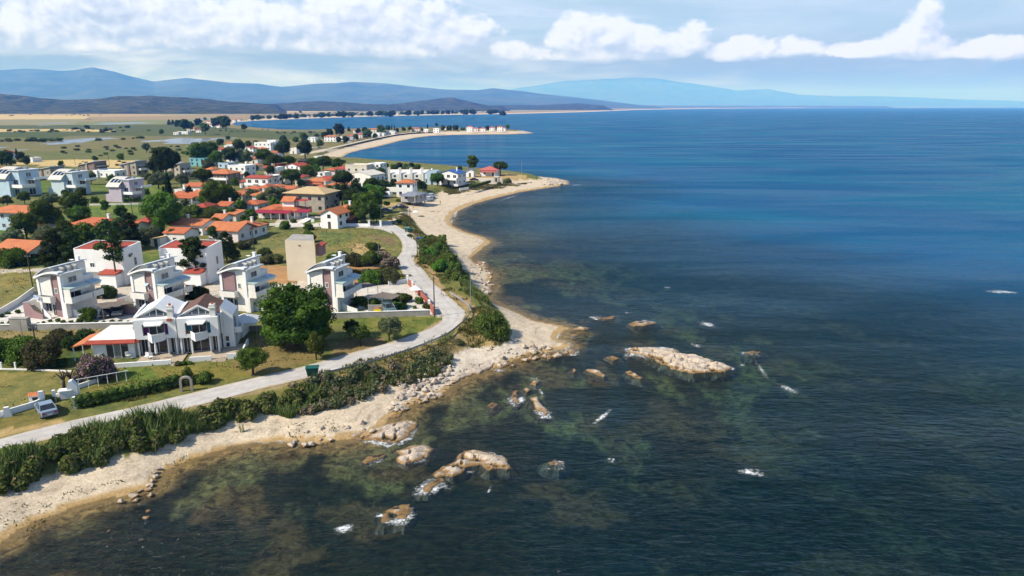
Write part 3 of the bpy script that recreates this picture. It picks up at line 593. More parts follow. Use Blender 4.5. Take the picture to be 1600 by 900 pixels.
# ------------------------------------------------------------------ the air
def build_haze():
    m = bpy.data.materials.new('haze'); m.use_nodes = True; t = m.node_tree; t.nodes.clear()
    o_ = nd(t, 'ShaderNodeOutputMaterial'); v = nd(t, 'ShaderNodeVolumePrincipled'); link(t, v.outputs[0], o_.inputs['Volume'])
    v.inputs['Color'].default_value = (.075, .26, .80, 1); v.inputs['Absorption Color'].default_value = (1, 1, 1, 1); v.inputs['Density'].default_value = 1e-4; v.inputs['Anisotropy'].default_value = 0.0
    o = MB().box(-62000, 62000, -2500, 62000, -8.0, 1320).build('haze', m); o['kind'] = 'stuff'
build_haze()
# ------------------------------------------------------------------ road
def strip(name, pairs, m, lift=.05, z=G0, sub=6):
    L = [P(u, v, z) for (u, v), _ in pairs]; Rr = [P(u, v, z) for _, (u, v) in pairs]
    def cr(a, t):
        n = len(a); i = min(int(t), n - 2); f = t - i; p0, p1, p2, p3 = a[max(i - 1, 0)], a[i], a[i + 1], a[min(i + 2, n - 1)]
        return .5 * ((2 * p1) + (p2 - p0) * f + (2 * p0 - 5 * p1 + 4 * p2 - p3) * f * f + (3 * p1 - p0 - 3 * p2 + p3) * f ** 3)
    mb = MB(); K = (len(L) - 1) * sub; NW = 12; vs = []; fs = []; ac = []
    for k in range(K + 1):
        a = cr(L, k / sub); b = cr(Rr, k / sub)
        for j in range(NW + 1):
            p = a.lerp(b, j / NW); camber = .03 * (1 - abs(2 * j / NW - 1)); e = random.uniform(-.12, .12) if j in (0, NW) else 0
            ac.append(j / NW); vs.append((p.x + e, p.y + e, z + lift + camber - (.02 if j in (0, NW) else 0)))
    for k in range(K):
        for j in range(NW): i = k * (NW + 1) + j; fs.append((i, i + 1, i + NW + 2, i + NW + 1))
    mb.add(vs, fs); o = struct(mb.build(name, m, smooth=True)); attr_f(o.data, 'across', ac); return o
def road_mat():
    m, t, b = newmat('pale_concrete_road'); pos = nd(t, 'ShaderNodeNewGeometry').outputs['Position']
    c = MIX(t, RAMP(t, NOISE(t, pos, .35, 7, .65), .35, .65), (.50, .47, .445), (.40, .375, .35))
    c = MIX(t, M(t, 'MULTIPLY', RAMP(t, NOISE(t, pos, .5, 9, .78, 1.0), .53, .72), .75), c, (.30, .245, .18)); c = MIX(t, M(t, 'MULTIPLY', RAMP(t, NOISE(t, pos, .12, 3, .5), .5, .6), .35), c, (.36, .335, .31))
    c = MIX(t, M(t, 'MULTIPLY', RAMP(t, NOISE(t, pos, 9, 3, .6), .5, .75), .25), c, (.60, .57, .54))
    aa = nd(t, 'ShaderNodeAttribute'); aa.attribute_name = 'across'; off = M(t, 'ABSOLUTE', M(t, 'SUBTRACT', aa.outputs['Fac'], .5)); nn = NOISE(t, pos, .45, 7, .7, .6)
    c = MIX(t, M(t, 'MULTIPLY', RAMP(t, M(t, 'ABSOLUTE', M(t, 'SUBTRACT', off, .2)), .09, .02), M(t, 'MULTIPLY', nn, .55)), c, (.30, .28, .26))
    c = MIX(t, M(t, 'MULTIPLY', RAMP(t, M(t, 'ADD', off, M(t, 'MULTIPLY', M(t, 'SUBTRACT', nn, .5), .45)), .38, .52), .85), c, (.37, .285, .17))
    ck = RAMP(t, M(t, 'ABSOLUTE', M(t, 'SUBTRACT', NOISE(t, pos, .22, 7, .6, 1.5), .5)), .006, .001); c = MIX(t, M(t, 'MULTIPLY', ck, .6), c, (.16, .145, .13))
    link(t, c, b.inputs['Base Color']); b.inputs['Roughness'].default_value = .92; b.inputs['Specular IOR Level'].default_value = .2; return m
ROADM = road_mat()
ROAD = [((-200, 742), (-200, 768)), ((-60, 702), (-60, 722)), ((0, 686), (0, 703)), ((100, 660), (100, 682)), ((200, 638), (200, 659)), ((300, 614), (300, 636)), ((400, 590), (400, 610)), ((480, 571), (480, 591)), ((550, 551), (550, 574)), ((600, 538), (610, 557)),
    ((648, 522), (660, 541)), ((678, 510), (702, 521)), ((691, 499), (723, 501)), ((686, 490), (727, 488)), ((672, 475), (716, 477)), ((655, 458), (699, 460)), ((637, 440), (677, 441)), ((626, 422), (660, 420)), ((618, 407), (647, 407)), ((627, 394), (656, 391)), ((627, 377), (655, 377)), ((614, 363), (643, 365)), ((598, 355), (626, 356)), ((584, 350), (607, 345))]
strip('road', ROAD, ROADM)
strip('road', [((614, 366), (604, 351)), ((595, 359), (590, 350)), ((570, 356.6), (570, 352)), ((540, 355.5), (540, 352)), ((500, 354.8), (500, 352.4)), ((430, 355), (430, 353))], ROADM, .038)
strip('path', [((470, 240.5), (471, 242.6)), ((497, 234.6), (498, 236.4)), ((535, 226.6), (537, 228)), ((574, 217.8), (576, 219)), ((612, 210.4), (614, 211.2)), ((642, 206.9), (644, 207.5)), ((684, 204.9), (686, 205.4))], mat('sandy_path', (.50, .43, .34), (.42, .36, .28), .4, .95))
# ------------------------------------------------------------------ vegetation
def ico(sub, seed, amp):
    bm = bmesh.new(); bmesh.ops.create_icosphere(bm, subdivisions=sub, radius=1.0)
    v = np.array([p.co for p in bm.verts]); f = np.array([[a.index for a in q.verts] for q in bm.faces]); bm.free()
    r = np.random.default_rng(seed); k = r.normal(0, 1, (5, 3)) * 1.9; ph = r.uniform(0, 6.28, 5)
    d = sum(np.sin(v @ k[i] + ph[i]) for i in range(5)) / 5
    return v * (1 + amp * d)[:, None], f
ICO1, ICOF1 = ico(1, 0, 0)
def crown_arrays(clumps, n, size, seed, core=.66, flat=0.0, leafy=1.0):
    r = np.random.default_rng(seed)
    C = np.array([c[:3] for c in clumps], float); RR = np.array([c[3] for c in clumps], float); SZ = np.array([c[4] if len(c) > 4 else 1.0 for c in clumps])
    w = RR ** 2; w /= w.sum(); k = r.choice(len(C), int(n * 1.5), p=w)
    d = r.normal(0, 1, (len(k), 3)); d /= np.linalg.norm(d, axis=1)[:, None]
    rad = RR[k] * (.66 + .42 * r.random(len(k)) ** .7); off = d * rad[:, None]; off[:, 2] *= SZ[k]; p = C[k] + off
    dd = np.linalg.norm((p[:, None, :] - C[None]) / np.stack([np.ones_like(SZ), np.ones_like(SZ), SZ], 1)[None], axis=2) / RR[None]
    keep = (dd > .62).all(1); p = p[keep][:n]; d = d[keep][:n]; m = len(p)
    nrm = d * .8 + r.normal(0, .6, (m, 3)) + np.array([0, 0, .35]); nrm /= np.linalg.norm(nrm, axis=1)[:, None]
    a = np.cross(nrm, r.normal(0, 1, (m, 3))); a /= np.linalg.norm(a, axis=1)[:, None]; b = np.cross(nrm, a)
    s = size * (.6 + .8 * r.random(m))[:, None]; e = s * (.55 + .4 * r.random(m))[:, None]
    q = np.stack([p - a * s, p - b * e + nrm * s * .15, p + a * s, p + b * e + nrm * s * .15], 1).reshape(-1, 3)
    f4 = np.arange(m * 4).reshape(m, 4)
    # solid lumpy hearts so that a crown is not see-through all over
    cv = []; cf = []; o = len(q)
    for i in range(len(C)):
        j = 1 + .18 * r.normal(0, 1, (len(ICO1), 1)); vv = ICO1 * j * RR[i] * core; vv[:, 2] *= SZ[i]
        cv.append(vv + C[i]); cf.append(ICOF1 + o + i * len(ICO1))
    v = np.concatenate([q] + cv); cf = np.concatenate(cf); cf4 = np.concatenate([cf, cf[:, 2:3]], 1)
    return v, f4, cf
def crown_mesh(name, v, f4, cf, m):
    me = bpy.data.meshes.new(name); nv = len(v); n4 = len(f4); n3 = len(cf)
    me.vertices.add(nv); me.vertices.foreach_set('co', v.astype(np.float32).ravel())
    me.loops.add(n4 * 4 + n3 * 3); me.loops.foreach_set('vertex_index', np.concatenate([f4.ravel(), cf.ravel()]).astype(np.int32))
    me.polygons.add(n4 + n3); me.polygons.foreach_set('loop_start', np.concatenate([np.arange(n4) * 4, n4 * 4 + np.arange(n3) * 3]).astype(np.int32))
    try: me.polygons.foreach_set('loop_total', np.concatenate([np.full(n4, 4), np.full(n3, 3)]).astype(np.int32))
    except Exception: pass
    me.update(calc_edges=True); me.materials.append(m); return me
def clumps_for(kind, seed):
    r = random.Random(seed); L = []
    def shell(n, rx, rz, cz, cr, lo=-.4, cz_sz=.85, jit=.12):
        for i in range(n):
            z = lo + (1 - lo) * (i + .5) / n; t = i * 2.39996 + r.uniform(-.5, .5); q = math.sqrt(max(0, 1 - z * z)); k = r.uniform(.55, 1.0)
            L.append((rx * q * math.cos(t) * k + r.uniform(-jit, jit), rx * q * math.sin(t) * k + r.uniform(-jit, jit), cz + rz * z * k + r.uniform(-jit, jit), cr * r.uniform(.7, 1.25), cz_sz))
    if kind == 'hero': shell(80, .80, .66, .96, .24, -.95); shell(16, .45, .42, .9, .38); L += [(.66 * math.cos(i * .33), .66 * math.sin(i * .33), r.uniform(.36, .56), .26, .85) for i in range(19)]
    elif kind == 'pine': shell(30, .72, .42, 1.22, .29, -.35, .7); shell(5, .3, .2, 1.2, .4)
    elif kind == 'broad': shell(30, .68, .80, 1.28, .30, -.8, .9, .18); shell(8, .35, .5, 1.3, .40)
    elif kind == 'tall': shell(30, .62, 1.05, 1.75, .30, -.85, .95, .2); shell(8, .3, .7, 1.7, .38)
    elif kind == 'dark':
        for i in range(30):
            z = i / 29; q = (1 - z) ** .7 * .85 + .1; t = i * 2.4; L.append((q * math.cos(t) * r.uniform(.5, 1), q * math.sin(t) * r.uniform(.5, 1), .35 + 1.9 * z, .27 * (1.15 - .5 * z), .7))
        L.append((0, 0, .9, .5, 1.3))
    elif kind == 'olive': shell(22, .68, .52, .98, .29, -.6, .9, .2); shell(4, .3, .3, .95, .36)
    elif kind == 'cypress':
        for i in range(16): z = i / 15; q = .5 * math.sin(math.pi * min(1, .15 + z * .9)) ** .6; t = i * 2.4; L.append((q * .45 * math.cos(t), q * .45 * math.sin(t), .6 + 6.6 * z, .42 + .35 * q - .25 * z * z, 1.7))
    else: shell(20, .72, .55, .42, .30, -.25, .85, .15); shell(4, .35, .25, .4, .40, -.2)
    return L
TRUNK = {'hero': (.22, .07), 'pine': (.95, .055), 'broad': (.75, .06), 'tall': (.9, .05), 'dark': (.5, .05), 'olive': (.6, .06), 'cypress': (.6, .12)}
ZC = {'hero': .94, 'pine': 1.25, 'broad': 1.25, 'tall': 1.7, 'dark': 1.2, 'olive': .95, 'cypress': 4.0}
CM = {}
def crown(kind, leaf, level, var):
    k = (kind, leaf, level, var)
    if k not in CM:
        n, sz = {'near': (7000, .040), 'big': (3600, .058), 'mid': (1300, .095), 'far': (340, .17)}[level]
        if kind == 'hero': n, sz = 15000, .034
        if kind == 'cypress': sz *= 2.2
        CM[k] = crown_mesh('crown', *crown_arrays(clumps_for(kind, var * 17 + 3), n, sz, var + 5), LEAF[leaf])
    return CM[k]
TM = {}
def trunk(kind, var):
    k = (kind, var)
    if k not in TM:
        h, r = TRUNK[kind]; rr = random.Random(var); mb = MB(); mb.tube((0, 0, -.15), (.03, .02, h), r * 1.25, r * .85, 8)
        for i in range(5 if kind != 'cypress' else 1):
            a = i * 1.26 + rr.uniform(-.3, .3); q = .55 if kind != 'cypress' else .05
            e = (q * math.cos(a), q * math.sin(a), h + rr.uniform(.25, .6)); mb.tube((.03, .02, h * .9), e, r * .6, r * .25, 6)
        o = mb.build('trunk', BARK, None, True); TM[k] = o.data; bpy.data.objects.remove(o)
    return TM[k]
PLANTS = []
NOUN = {'hero': 'stone pine', 'pine': 'umbrella pine', 'broad': 'broadleaf tree', 'tall': 'tall tree', 'dark': 'dark conifer', 'olive': 'olive tree', 'cypress': 'cypress', 'bush': 'shrub'}
ADJ = {'broad': 'green', 'pine': 'green', 'dark': 'dark', 'olive': 'grey-green', 'cypress': 'dark', 'bush': 'green', 'bright': 'bright green', 'brown': 'brownish', 'pink': 'pink-flowered', 'dry': 'dry twiggy'}
def tree(kind, u, v, wpx, leaf=None, label=None, level=None, zs=1.0, group=None, ground=None):
    wpx = wpx * (1.0 if kind in ('hero', 'cypress') else 1.2 if label else 1.02)
    leaf = leaf or {'hero': 'pine', 'tall': 'broad'}.get(kind, kind)
    var = random.randrange(3) if kind != 'hero' else 0
    zc = ZC.get(kind, .45); r = 2.0; g = ground if ground is not None else G0
    for _ in range(12):
        p = P(u, v, g + zc * r * zs); r = .5 * wpx * pxm(p)
    if ground is None:
        g = hz1(p.x, p.y); p = P(u, v, g + zc * r * zs)
    rnd = wpx * .64
    level = level or ('near' if rnd > 26 else 'big' if rnd > 14 else 'mid' if rnd > 6.5 else 'far')
    base = Vector((p.x, p.y, g - .03)); rz = random.uniform(0, 6.28); sc = (r, r * random.uniform(.92, 1.08), r * zs * random.uniform(.95, 1.06))
    nm = {'pine': 'pine_tree', 'hero': 'pine_tree', 'olive': 'olive_tree', 'cypress': 'cypress_tree', 'bush': 'shrub', 'dark': 'conifer_tree'}.get(kind, 'broadleaf_tree')
    if kind == 'bush' or rnd < 9:
        o = bpy.data.objects.new(nm, crown(kind, leaf, level, var)); COL.objects.link(o); o.location = base; o.rotation_euler = (0, 0, rz); o.scale = sc
    else:
        o = thing(nm, None, None, base, rz, None, sc)
        c = bpy.data.objects.new('crown', crown(kind, leaf, level, var)); COL.objects.link(c); c.parent = o
        t = bpy.data.objects.new('trunk', trunk(kind, var)); COL.objects.link(t); t.parent = o
    tag(o, label, 'shrub' if kind == 'bush' else 'tree', group)
    if not label: PLANTS.append([o, kind, leaf, u, v, wpx])
    return o
# trees named one by one round the near houses
tree('hero', 461, 491, 110, label='big round dark stone pine standing beside the rightmost curved-roof villa')
tree('olive', 493, 541, 37, 'bush', 'small round tree in front of the big stone pine, by the road', zs=1.05)
tree('olive', 563, 521, 33, 'bush', 'small leafy tree between two others on the lawn by the road bend', zs=1.05)
tree('tall', 549, 511, 24, 'dark', 'narrow dark tree just behind the middle small lawn tree', zs=.8)
tree('olive', 607, 511, 39, 'olive', 'grey-green tree nearest the road bend on the lawn')
tree('broad', 393, 561, 46, 'bright', 'bright green bushy tree between the brown-roofed house and the road', zs=.75)
tree('bush', 762, 518, 60, 'bush', 'dense dark green shrub on the cliff edge below the road bend', zs=1.3)
tree('bush', 776, 506, 24, 'bush', 'small green shrub behind the cliff-edge shrub')
tree('bush', 139, 491, 24, 'bright', 'round weeping green shrub in front of the leftmost villa', zs=1.4)
tree('bush', 30, 545, 66, 'bright', 'broad vine-leaved green bush at the left edge beside a wooden pole', zs=.9)
tree('bush', -20, 548, 60, 'bright', 'broad green bush cut off by the left picture edge')
tree('bush', 66, 556, 62, 'brown', 'wide brownish oleander bush left of the low flat-roofed house', zs=1.0)
tree('bush', 91, 529, 38, 'brown', 'smaller brownish bush behind the wide brownish oleander')
tree('bush', 132, 529, 40, 'dark', 'dark green clipped bush behind the orange lean-to roof', zs=.9)
tree('bush', 110, 537, 34, 'dark', 'dark bush between the brownish oleander and the lean-to')
tree('bush', 146, 577, 52, 'pink', 'oleander covered in pale pink flowers in front of the low house', zs=1.25)
tree('bush', 292, 591, 22, 'bush', 'clipped dark bush over the white garden arch', zs=1.6)
tree('bush', 319, 590, 26, 'bush', 'dark green bush right of the white garden arch', zs=1.1)
tree('bush', 76, 624, 26, 'bush', 'low dark shrub behind the white wall by the silver car', zs=.6)
for (u, v, w, lf, lb) in [(278, 568, 11, 'brown', 'dark round shrub beside the terrace steps of the white-gabled house'), (287, 567, 10, 'bright', 'yellow-green shrub beside the terrace steps'), (297, 567, 8, 'bright', 'small yellow-green shrub in front of the terrace wall'),
    (620, 464, 20, 'bush', 'round green shrub in the gravel yard right of the shade net'), (633, 466, 22, 'bush', 'larger green shrub beside the white awning in the gravel yard'), (655, 470, 16, 'bush', 'green shrub against the red brick fence'), (668, 478, 14, 'bush', 'small shrub at the red fence corner'), (628, 478, 14, 'bright', 'low yellow-green shrub in the gravel yard'), (562, 470, 22, 'bush', 'dark leafy bush between the rightmost villa and the shade nets'), (582, 474, 24, 'bush', 'green bush below the shade net by the sign wall'),
    (580, 434, 34, 'bright', 'spreading fig bush behind the rightmost villa'), (606, 432, 36, 'brown', 'brownish bush beside the spreading fig'), (612, 412, 30, 'pink', 'pink oleander at the edge of the road'), (596, 402, 26, 'pink', 'pink oleander behind the one at the road edge'), (578, 405, 34, 'bush', 'green bush in the oleander row'), (552, 407, 30, 'brown', 'dusky oleander in the middle of the row behind the rightmost villa'), (536, 403, 26, 'brown', 'dusky oleander nearest the rightmost villa'), (520, 402, 20, 'bush', 'green bush at the left end of the oleander row'),
    (430, 404, 24, 'brown', 'dusky oleander left of the beige block'), (416, 406, 22, 'brown', 'oleander bush left of the other by the beige block'), (414, 394, 20, 'bush', 'round dark bush by the wooden pole left of the beige block'), (584, 386, 22, 'bush', 'round dark bush alone in the dry field'), (380, 384, 22, 'brown', 'brown bush behind the third villa'), (395, 378, 14, 'brown', 'small brown bush at the foot of the field pole'), (481, 372, 24, 'bright', 'low green bush behind the beige block'),
    (200, 480, 16, 'bush', 'low bush between the first and second villa'), (310, 462, 40, 'dark', 'dark hedge bush between the second and third villa'), (330, 470, 22, 'dark', 'dark bush in front of the third villa steps'), (165, 457, 30, 'dark', 'dark bush behind the shade net of the first villa'), (575, 425, 16, 'brown', 'dark red bush on the bare soil yard')]:
    tree('bush', u, v, w, lf, lb)
GARDEN = [(28, 487, 9), (12, 489, 7), (3, 493, 9), (17, 504, 11), (2, 506, 8), (60, 505, 5), (68, 503, 5), (78, 501, 6), (90, 500, 8), (99, 502, 7), (110, 503, 7), (124, 502, 10), (136, 503, 8), (149, 503, 8), (162, 503, 6), (175, 502, 7), (187, 502, 6), (200, 502, 5), (612, 490, 5), (623, 487, 7), (640, 486, 5), (648, 480, 7)]
for u, v, w in GARDEN: tree('bush', u, v, w, 'bush', 'small garden plant set in pale gravel along the concrete wall', group='garden plants in pale gravel')
# the four loose dark pines with bare stems between the white blocks
def sparse_pine(ub, vb, vt, wpx, label, seed):
    p = P(ub, vb, G0); k = pxm(p); h = (vb - vt) * k * 1.02; w = wpx * k; r = random.Random(seed)
    t = thing('pine_tree', label, 'tree', p)
    mb = MB(); tip = (r.uniform(-.4, .4), r.uniform(-.3, .3), h * .86); mb.tube((0, 0, -.1), (tip[0] * .4, tip[1] * .4, h * .45), .19, .15, 8); mb.tube((tip[0] * .4, tip[1] * .4, h * .45), tip, .15, .07, 8)
    cl = []
    for i in range(38):
        z = r.uniform(.40, 1.0) * h; a = i * 2.4 + r.uniform(-.4, .4); q = w * .5 * r.uniform(.25, 1.0) * (1.15 - .55 * (z / h))
        e = (q * math.cos(a), q * math.sin(a), z + r.uniform(-.1, .5)); b0 = z * .9
        mb.tube((tip[0] * b0 / h, tip[1] * b0 / h, b0), e, .07, .03, 5)
        cl.append((e[0], e[1], e[2], w * r.uniform(.09, .16), .5))
        if r.random() < .6: cl.append((e[0] + r.uniform(-.5, .5), e[1] + r.uniform(-.5, .5), e[2] + r.uniform(.1, .5), w * r.uniform(.08, .13), .5))
    mb.build('trunk', BARK, t, True)
    o = bpy.data.objects.new('crown', crown_mesh('crown', *crown_arrays(cl, 3600, .17, seed, .6), LEAF['dark'])); COL.objects.link(o); o.parent = t
sparse_pine(184, 447, 347, 58, 'tall loose dark pine in front of the left white block', 1)
sparse_pine(300, 442, 376, 34, 'loose dark pine with bare stem, leftmost of three by the right white block', 2)
sparse_pine(309, 443, 374, 36, 'loose dark pine in the middle of three by the right white block', 3)
sparse_pine(322, 441, 392, 14, 'thin bare dark pine, rightmost of three by the right white block', 4)
# village and marsh trees: kind, crown centre px, crown width px
TREES = [('dark', 85, 392, 52, None), ('dark', 112, 389, 54, None), ('dark', 128, 408, 34, None), ('bush', 20, 402, 56, 'bright'), ('bush', 48, 405, 30, 'bush'), ('olive', 20, 370, 40, None), ('olive', 75, 369, 50, None), ('olive', 100, 378, 30, None), ('broad', 132, 365, 38, None), ('dark', 168, 366, 38, None), ('dark', 201, 361, 48, None), ('olive', 236, 363, 34, None), ('dark', 352, 384, 42, None), ('broad', 305, 366, 18, None),
    ('broad', 38, 348, 40, None), ('broad', 67, 333, 48, None), ('broad', 100, 358, 34, None), ('broad', 116, 318, 46, None), ('broad', 124, 335, 36, None), ('olive', 80, 311, 30, None), ('broad', 37, 307, 20, None), ('olive', 10, 312, 20, None), ('olive', 141, 277, 24, None), ('broad', 8, 247, 26, 'dark'), ('cypress', 26, 240, 5, None), ('broad', 32, 244, 14, 'dark'), ('broad', 41, 251, 13, 'dark'), ('broad', 20, 253, 10, 'bush'),
    ('broad', 250, 327, 62, 'bright'), ('cypress', 264, 303, 17, 'cypress'), ('cypress', 257, 311, 10, 'cypress'), ('broad', 338, 303, 46, None), ('broad', 356, 306, 36, None), ('broad', 376, 322, 24, None), ('pine', 316, 273, 36, None), ('broad', 257, 253, 44, 'dark'), ('broad', 243, 258, 28, 'dark'), ('broad', 272, 249, 24, 'dark'), ('broad', 306, 236, 34, 'broad'), ('broad', 325, 234, 34, None), ('broad', 338, 246, 24, None), ('broad', 359, 243, 26, 'dark'), ('olive', 380, 244, 30, None), ('broad', 374, 229, 22, 'dark'), ('olive', 230, 278, 22, None), ('olive', 246, 280, 30, None), ('olive', 262, 277, 22, None), ('olive', 282, 281, 24, None), ('cypress', 292, 279, 6, 'cypress'), ('dark', 296, 303, 20, None), ('olive', 393, 304, 24, None), ('olive', 324, 257, 22, None), ('broad', 366, 285, 16, None),
    ('broad', 268, 345, 26, None), ('bush', 300, 334, 44, 'bush'), ('bush', 330, 335, 40, 'bush'), ('bush', 352, 336, 30, 'bush'), ('broad', 362, 333, 16, None),
    ('pine', 455, 273, 36, None), ('broad', 443, 231, 28, 'dark'), ('broad', 476, 231, 27, 'dark'), ('pine', 412, 241, 34, None), ('pine', 430, 248, 30, None), ('olive', 419, 255, 18, None), ('broad', 422, 265, 16, None), ('pine', 450, 249, 26, None), ('pine', 504, 252, 34, None), ('pine', 488, 253, 24, None), ('pine', 528, 253, 22, None), ('broad', 521, 257, 12, 'bright'), ('broad', 480, 268, 24, None), ('olive', 490, 272, 18, None), ('broad', 512, 272, 14, 'bright'), ('pine', 536, 277, 40, 'dark'), ('dark', 556, 295, 30, None), ('pine', 580, 286, 28, None), ('pine', 597, 287, 22, None), ('broad', 595, 269, 18, None), ('broad', 534, 301, 36, 'dark'), ('broad', 550, 308, 32, 'dark'), ('bush', 578, 300, 44, 'bright'), ('broad', 569, 323, 46, None), ('broad', 583, 312, 34, None), ('broad', 554, 331, 28, None), ('broad', 588, 333, 24, None), ('olive', 425, 306, 36, None), ('olive', 440, 303, 26, None), ('olive', 409, 310, 22, None), ('bush', 497, 326, 18, 'brown'), ('bush', 482, 318, 20, 'olive'), ('olive', 500, 316, 16, None), ('broad', 436, 280, 14, None), ('broad', 519, 316, 18, 'dark'),
    ('bush', 445, 353, 22, 'bush'), ('bush', 482, 355, 20, 'bright'), ('bush', 413, 351, 18, 'bush'), ('bush', 458, 345, 12, 'bush'),
    ('broad', 604, 259, 9, 'dark'), ('broad', 615, 262, 12, None), ('broad', 624, 260, 13, 'dark'), ('broad', 634, 262, 12, None), ('broad', 643, 260, 13, 'dark'), ('broad', 652, 261, 13, None), ('olive', 640, 265, 14, None), ('pine', 683, 279, 29, None), ('tall', 738, 255, 20, None), ('pine', 782, 258, 25, None), ('broad', 718, 263, 10, None), ('broad', 615, 286, 15, 'dark'), ('broad', 606, 292, 14, None), ('broad', 630, 296, 14, None), ('broad', 654, 288, 20, 'dark'), ('broad', 660, 291, 18, None), ('bush', 622, 313, 8, 'bush'), ('bush', 793, 285, 18, 'olive'), ('bush', 780, 288, 12, 'olive'), ('bush', 640, 368, 10, 'bush'), ('bush', 625, 346, 12, 'bright'), ('bush', 632, 350, 12, 'olive'),
    ('dark', 264, 191, 7, None), ('dark', 270, 191, 7, None), ('broad', 278, 193, 12, 'dark'), ('broad', 288, 194, 18, 'dark'), ('broad', 297, 196, 14, None), ('broad', 309, 190, 13, 'dark'), ('broad', 320, 200, 16, None), ('broad', 336, 191, 16, 'dark'), ('broad', 344, 190, 16, None), ('broad', 352, 192, 20, 'dark'), ('broad', 320, 185.5, 6, None), ('broad', 381, 198, 11, 'dark'), ('broad', 371, 225, 18, None), ('broad', 344, 222, 12, 'dark'), ('broad', 252, 206, 9, None), ('broad', 228, 230, 14, 'olive'), ('broad', 388, 226, 12, None),
    ('broad', 530, 202, 19, 'dark'), ('broad', 474, 214, 15, None), ('broad', 462, 218, 12, None), ('broad', 442, 217, 14, 'dark'), ('broad', 500, 224, 13, None), ('broad', 529, 218, 9, 'dark'), ('broad', 540, 219, 12, 'dark'), ('broad', 574, 208, 17, None), ('broad', 570, 204, 12, 'dark'), ('broad', 595, 201, 14, None), ('broad', 606, 200, 10, 'dark'), ('broad', 508, 211, 14, 'dark'), ('dark', 545, 202, 6, None), ('broad', 495, 212, 8, None), ('broad', 556, 213, 10, None), ('broad', 515, 206, 12, 'dark'), ('broad', 560, 205, 10, 'dark'), ('broad', 586, 212, 10, 'dark'), ('broad', 600, 209, 9, None), ('broad', 620, 204, 9, 'dark'), ('broad', 630, 202, 8, None), ('cypress', 612, 199, 2.4, 'cypress'), ('cypress', 616, 199, 2.4, 'cypress'), ('broad', 640, 201, 8, None),
    ('broad', 692, 200, 10, None), ('broad', 702, 200.5, 11, 'dark'), ('broad', 712, 199.5, 12, 'dark'), ('broad', 723, 202, 9, None), ('broad', 682, 195, 6, 'brown'), ('cypress', 668, 197.5, 2.6, 'cypress'), ('broad', 658, 202, 7, None), ('broad', 750, 201, 6, None), ('broad', 762, 200, 9, 'dark'), ('broad', 777, 199.5, 7, None), ('broad', 793, 198, 8, None), ('bush', 792, 205.3, 10, 'olive'), ('bush', 779, 206.3, 7, 'olive'), ('bush', 767, 206.6, 7, 'olive'), ('bush', 655, 207.8, 8, 'olive')]
for k, u, v, w, lf in TREES: tree(k, u, v, w, lf)
FILL = [(5, 336), (18, 362), (52, 360), (92, 340), (128, 352), (150, 366), (178, 356), (190, 330), (205, 342), (222, 352), (228, 372), (250, 362), (270, 366), (318, 352), (330, 362), (336, 346), (405, 352), (392, 336), (378, 340), (345, 322), (318, 312), (286, 318), (272, 332), (230, 300), (60, 318), (100, 300), (128, 300), (150, 312), (166, 322), (172, 278), (118, 280), (330, 286), (352, 290), (388, 272), (430, 282), (445, 290), (470, 285), (515, 296), (462, 312), (410, 318), (428, 318), (398, 262), (345, 254), (436, 256), (496, 262), (548, 266), (505, 308), (545, 318), (564, 338), (598, 300), (606, 318), (592, 318), (148, 246), (95, 256), (190, 244), (355, 216), (398, 222), (440, 226), (415, 230), (484, 222), (612, 274)]
fr_ = random.Random(21)
for u, v in FILL: tree(fr_.choice(['broad', 'broad', 'olive', 'broad', 'tall']), u + fr_.uniform(-3, 3), v + fr_.uniform(-1, 2), fr_.uniform(.07, .115) * (v - 120) * .9, fr_.choice(['broad', 'broad', 'olive', 'bright', 'pine']), zs=fr_.uniform(.8, 1.1))
# far shore trees, marsh bushes and field hedges, a few pixels each
rr = random.Random(5)
for i in range(56):
    u = 395 + i * 7.4 + rr.uniform(-3, 3)
    if u > 700 and rr.random() < .5: continue
    y0 = np.interp(u, [395, 500, 600, 700, 830], [186.5, 182.4, 179.6, 177.8, 175.6])
    tree('broad', u, y0 - rr.uniform(1.6, 2.8), rr.uniform(5, 11), rr.choice(['dark', 'broad', 'dark']), 'small dark tree in the row along the far sandy shore', 'far', .8, 'trees along the far shore', ground=G0)
for (u0, u1, v0, v1, n, w0, w1) in [(0, 90, 203, 206, 14, 3, 7), (0, 95, 217, 220, 16, 6, 12), (55, 160, 202, 205, 8, 2, 5), (10, 180, 179, 181, 12, 2, 4), (150, 185, 170, 174, 10, 3, 7), (200, 265, 168, 170, 14, 2.5, 4.5), (150, 240, 214, 219, 6, 5, 10), (90, 330, 228, 244, 40, 4, 9), (10, 240, 249, 262, 18, 3, 7), (430, 520, 206, 210, 10, 3, 7), (280, 450, 201, 212, 14, 2, 5), (110, 240, 198, 206, 20, 4, 9), (0, 55, 235, 256, 12, 3, 7), (640, 800, 171, 175.5, 26, 3, 6), (430, 560, 174, 178, 14, 3, 6), (0, 380, 157, 163, 40, 2, 4), (230, 300, 262, 275, 8, 5, 9)]:
    for i in range(n):
        u = rr.uniform(u0, u1); v = rr.uniform(v0, v1)
        if v < 166.5: continue
        lf = rr.choice(['bush', 'olive', 'olive', 'dark'] if v > 195 else ['dark', 'dark', 'bush'])
        nm = 'small rounded bush in the marsh meadow behind the village' if v > 195 else 'tiny dark bush on the far tan fields'
        tree('bush', u, v, rr.uniform(w0, w1), lf, nm, 'far', .62, 'bushes in the marsh meadow' if v > 195 else 'bushes on the far fields', ground=G0)
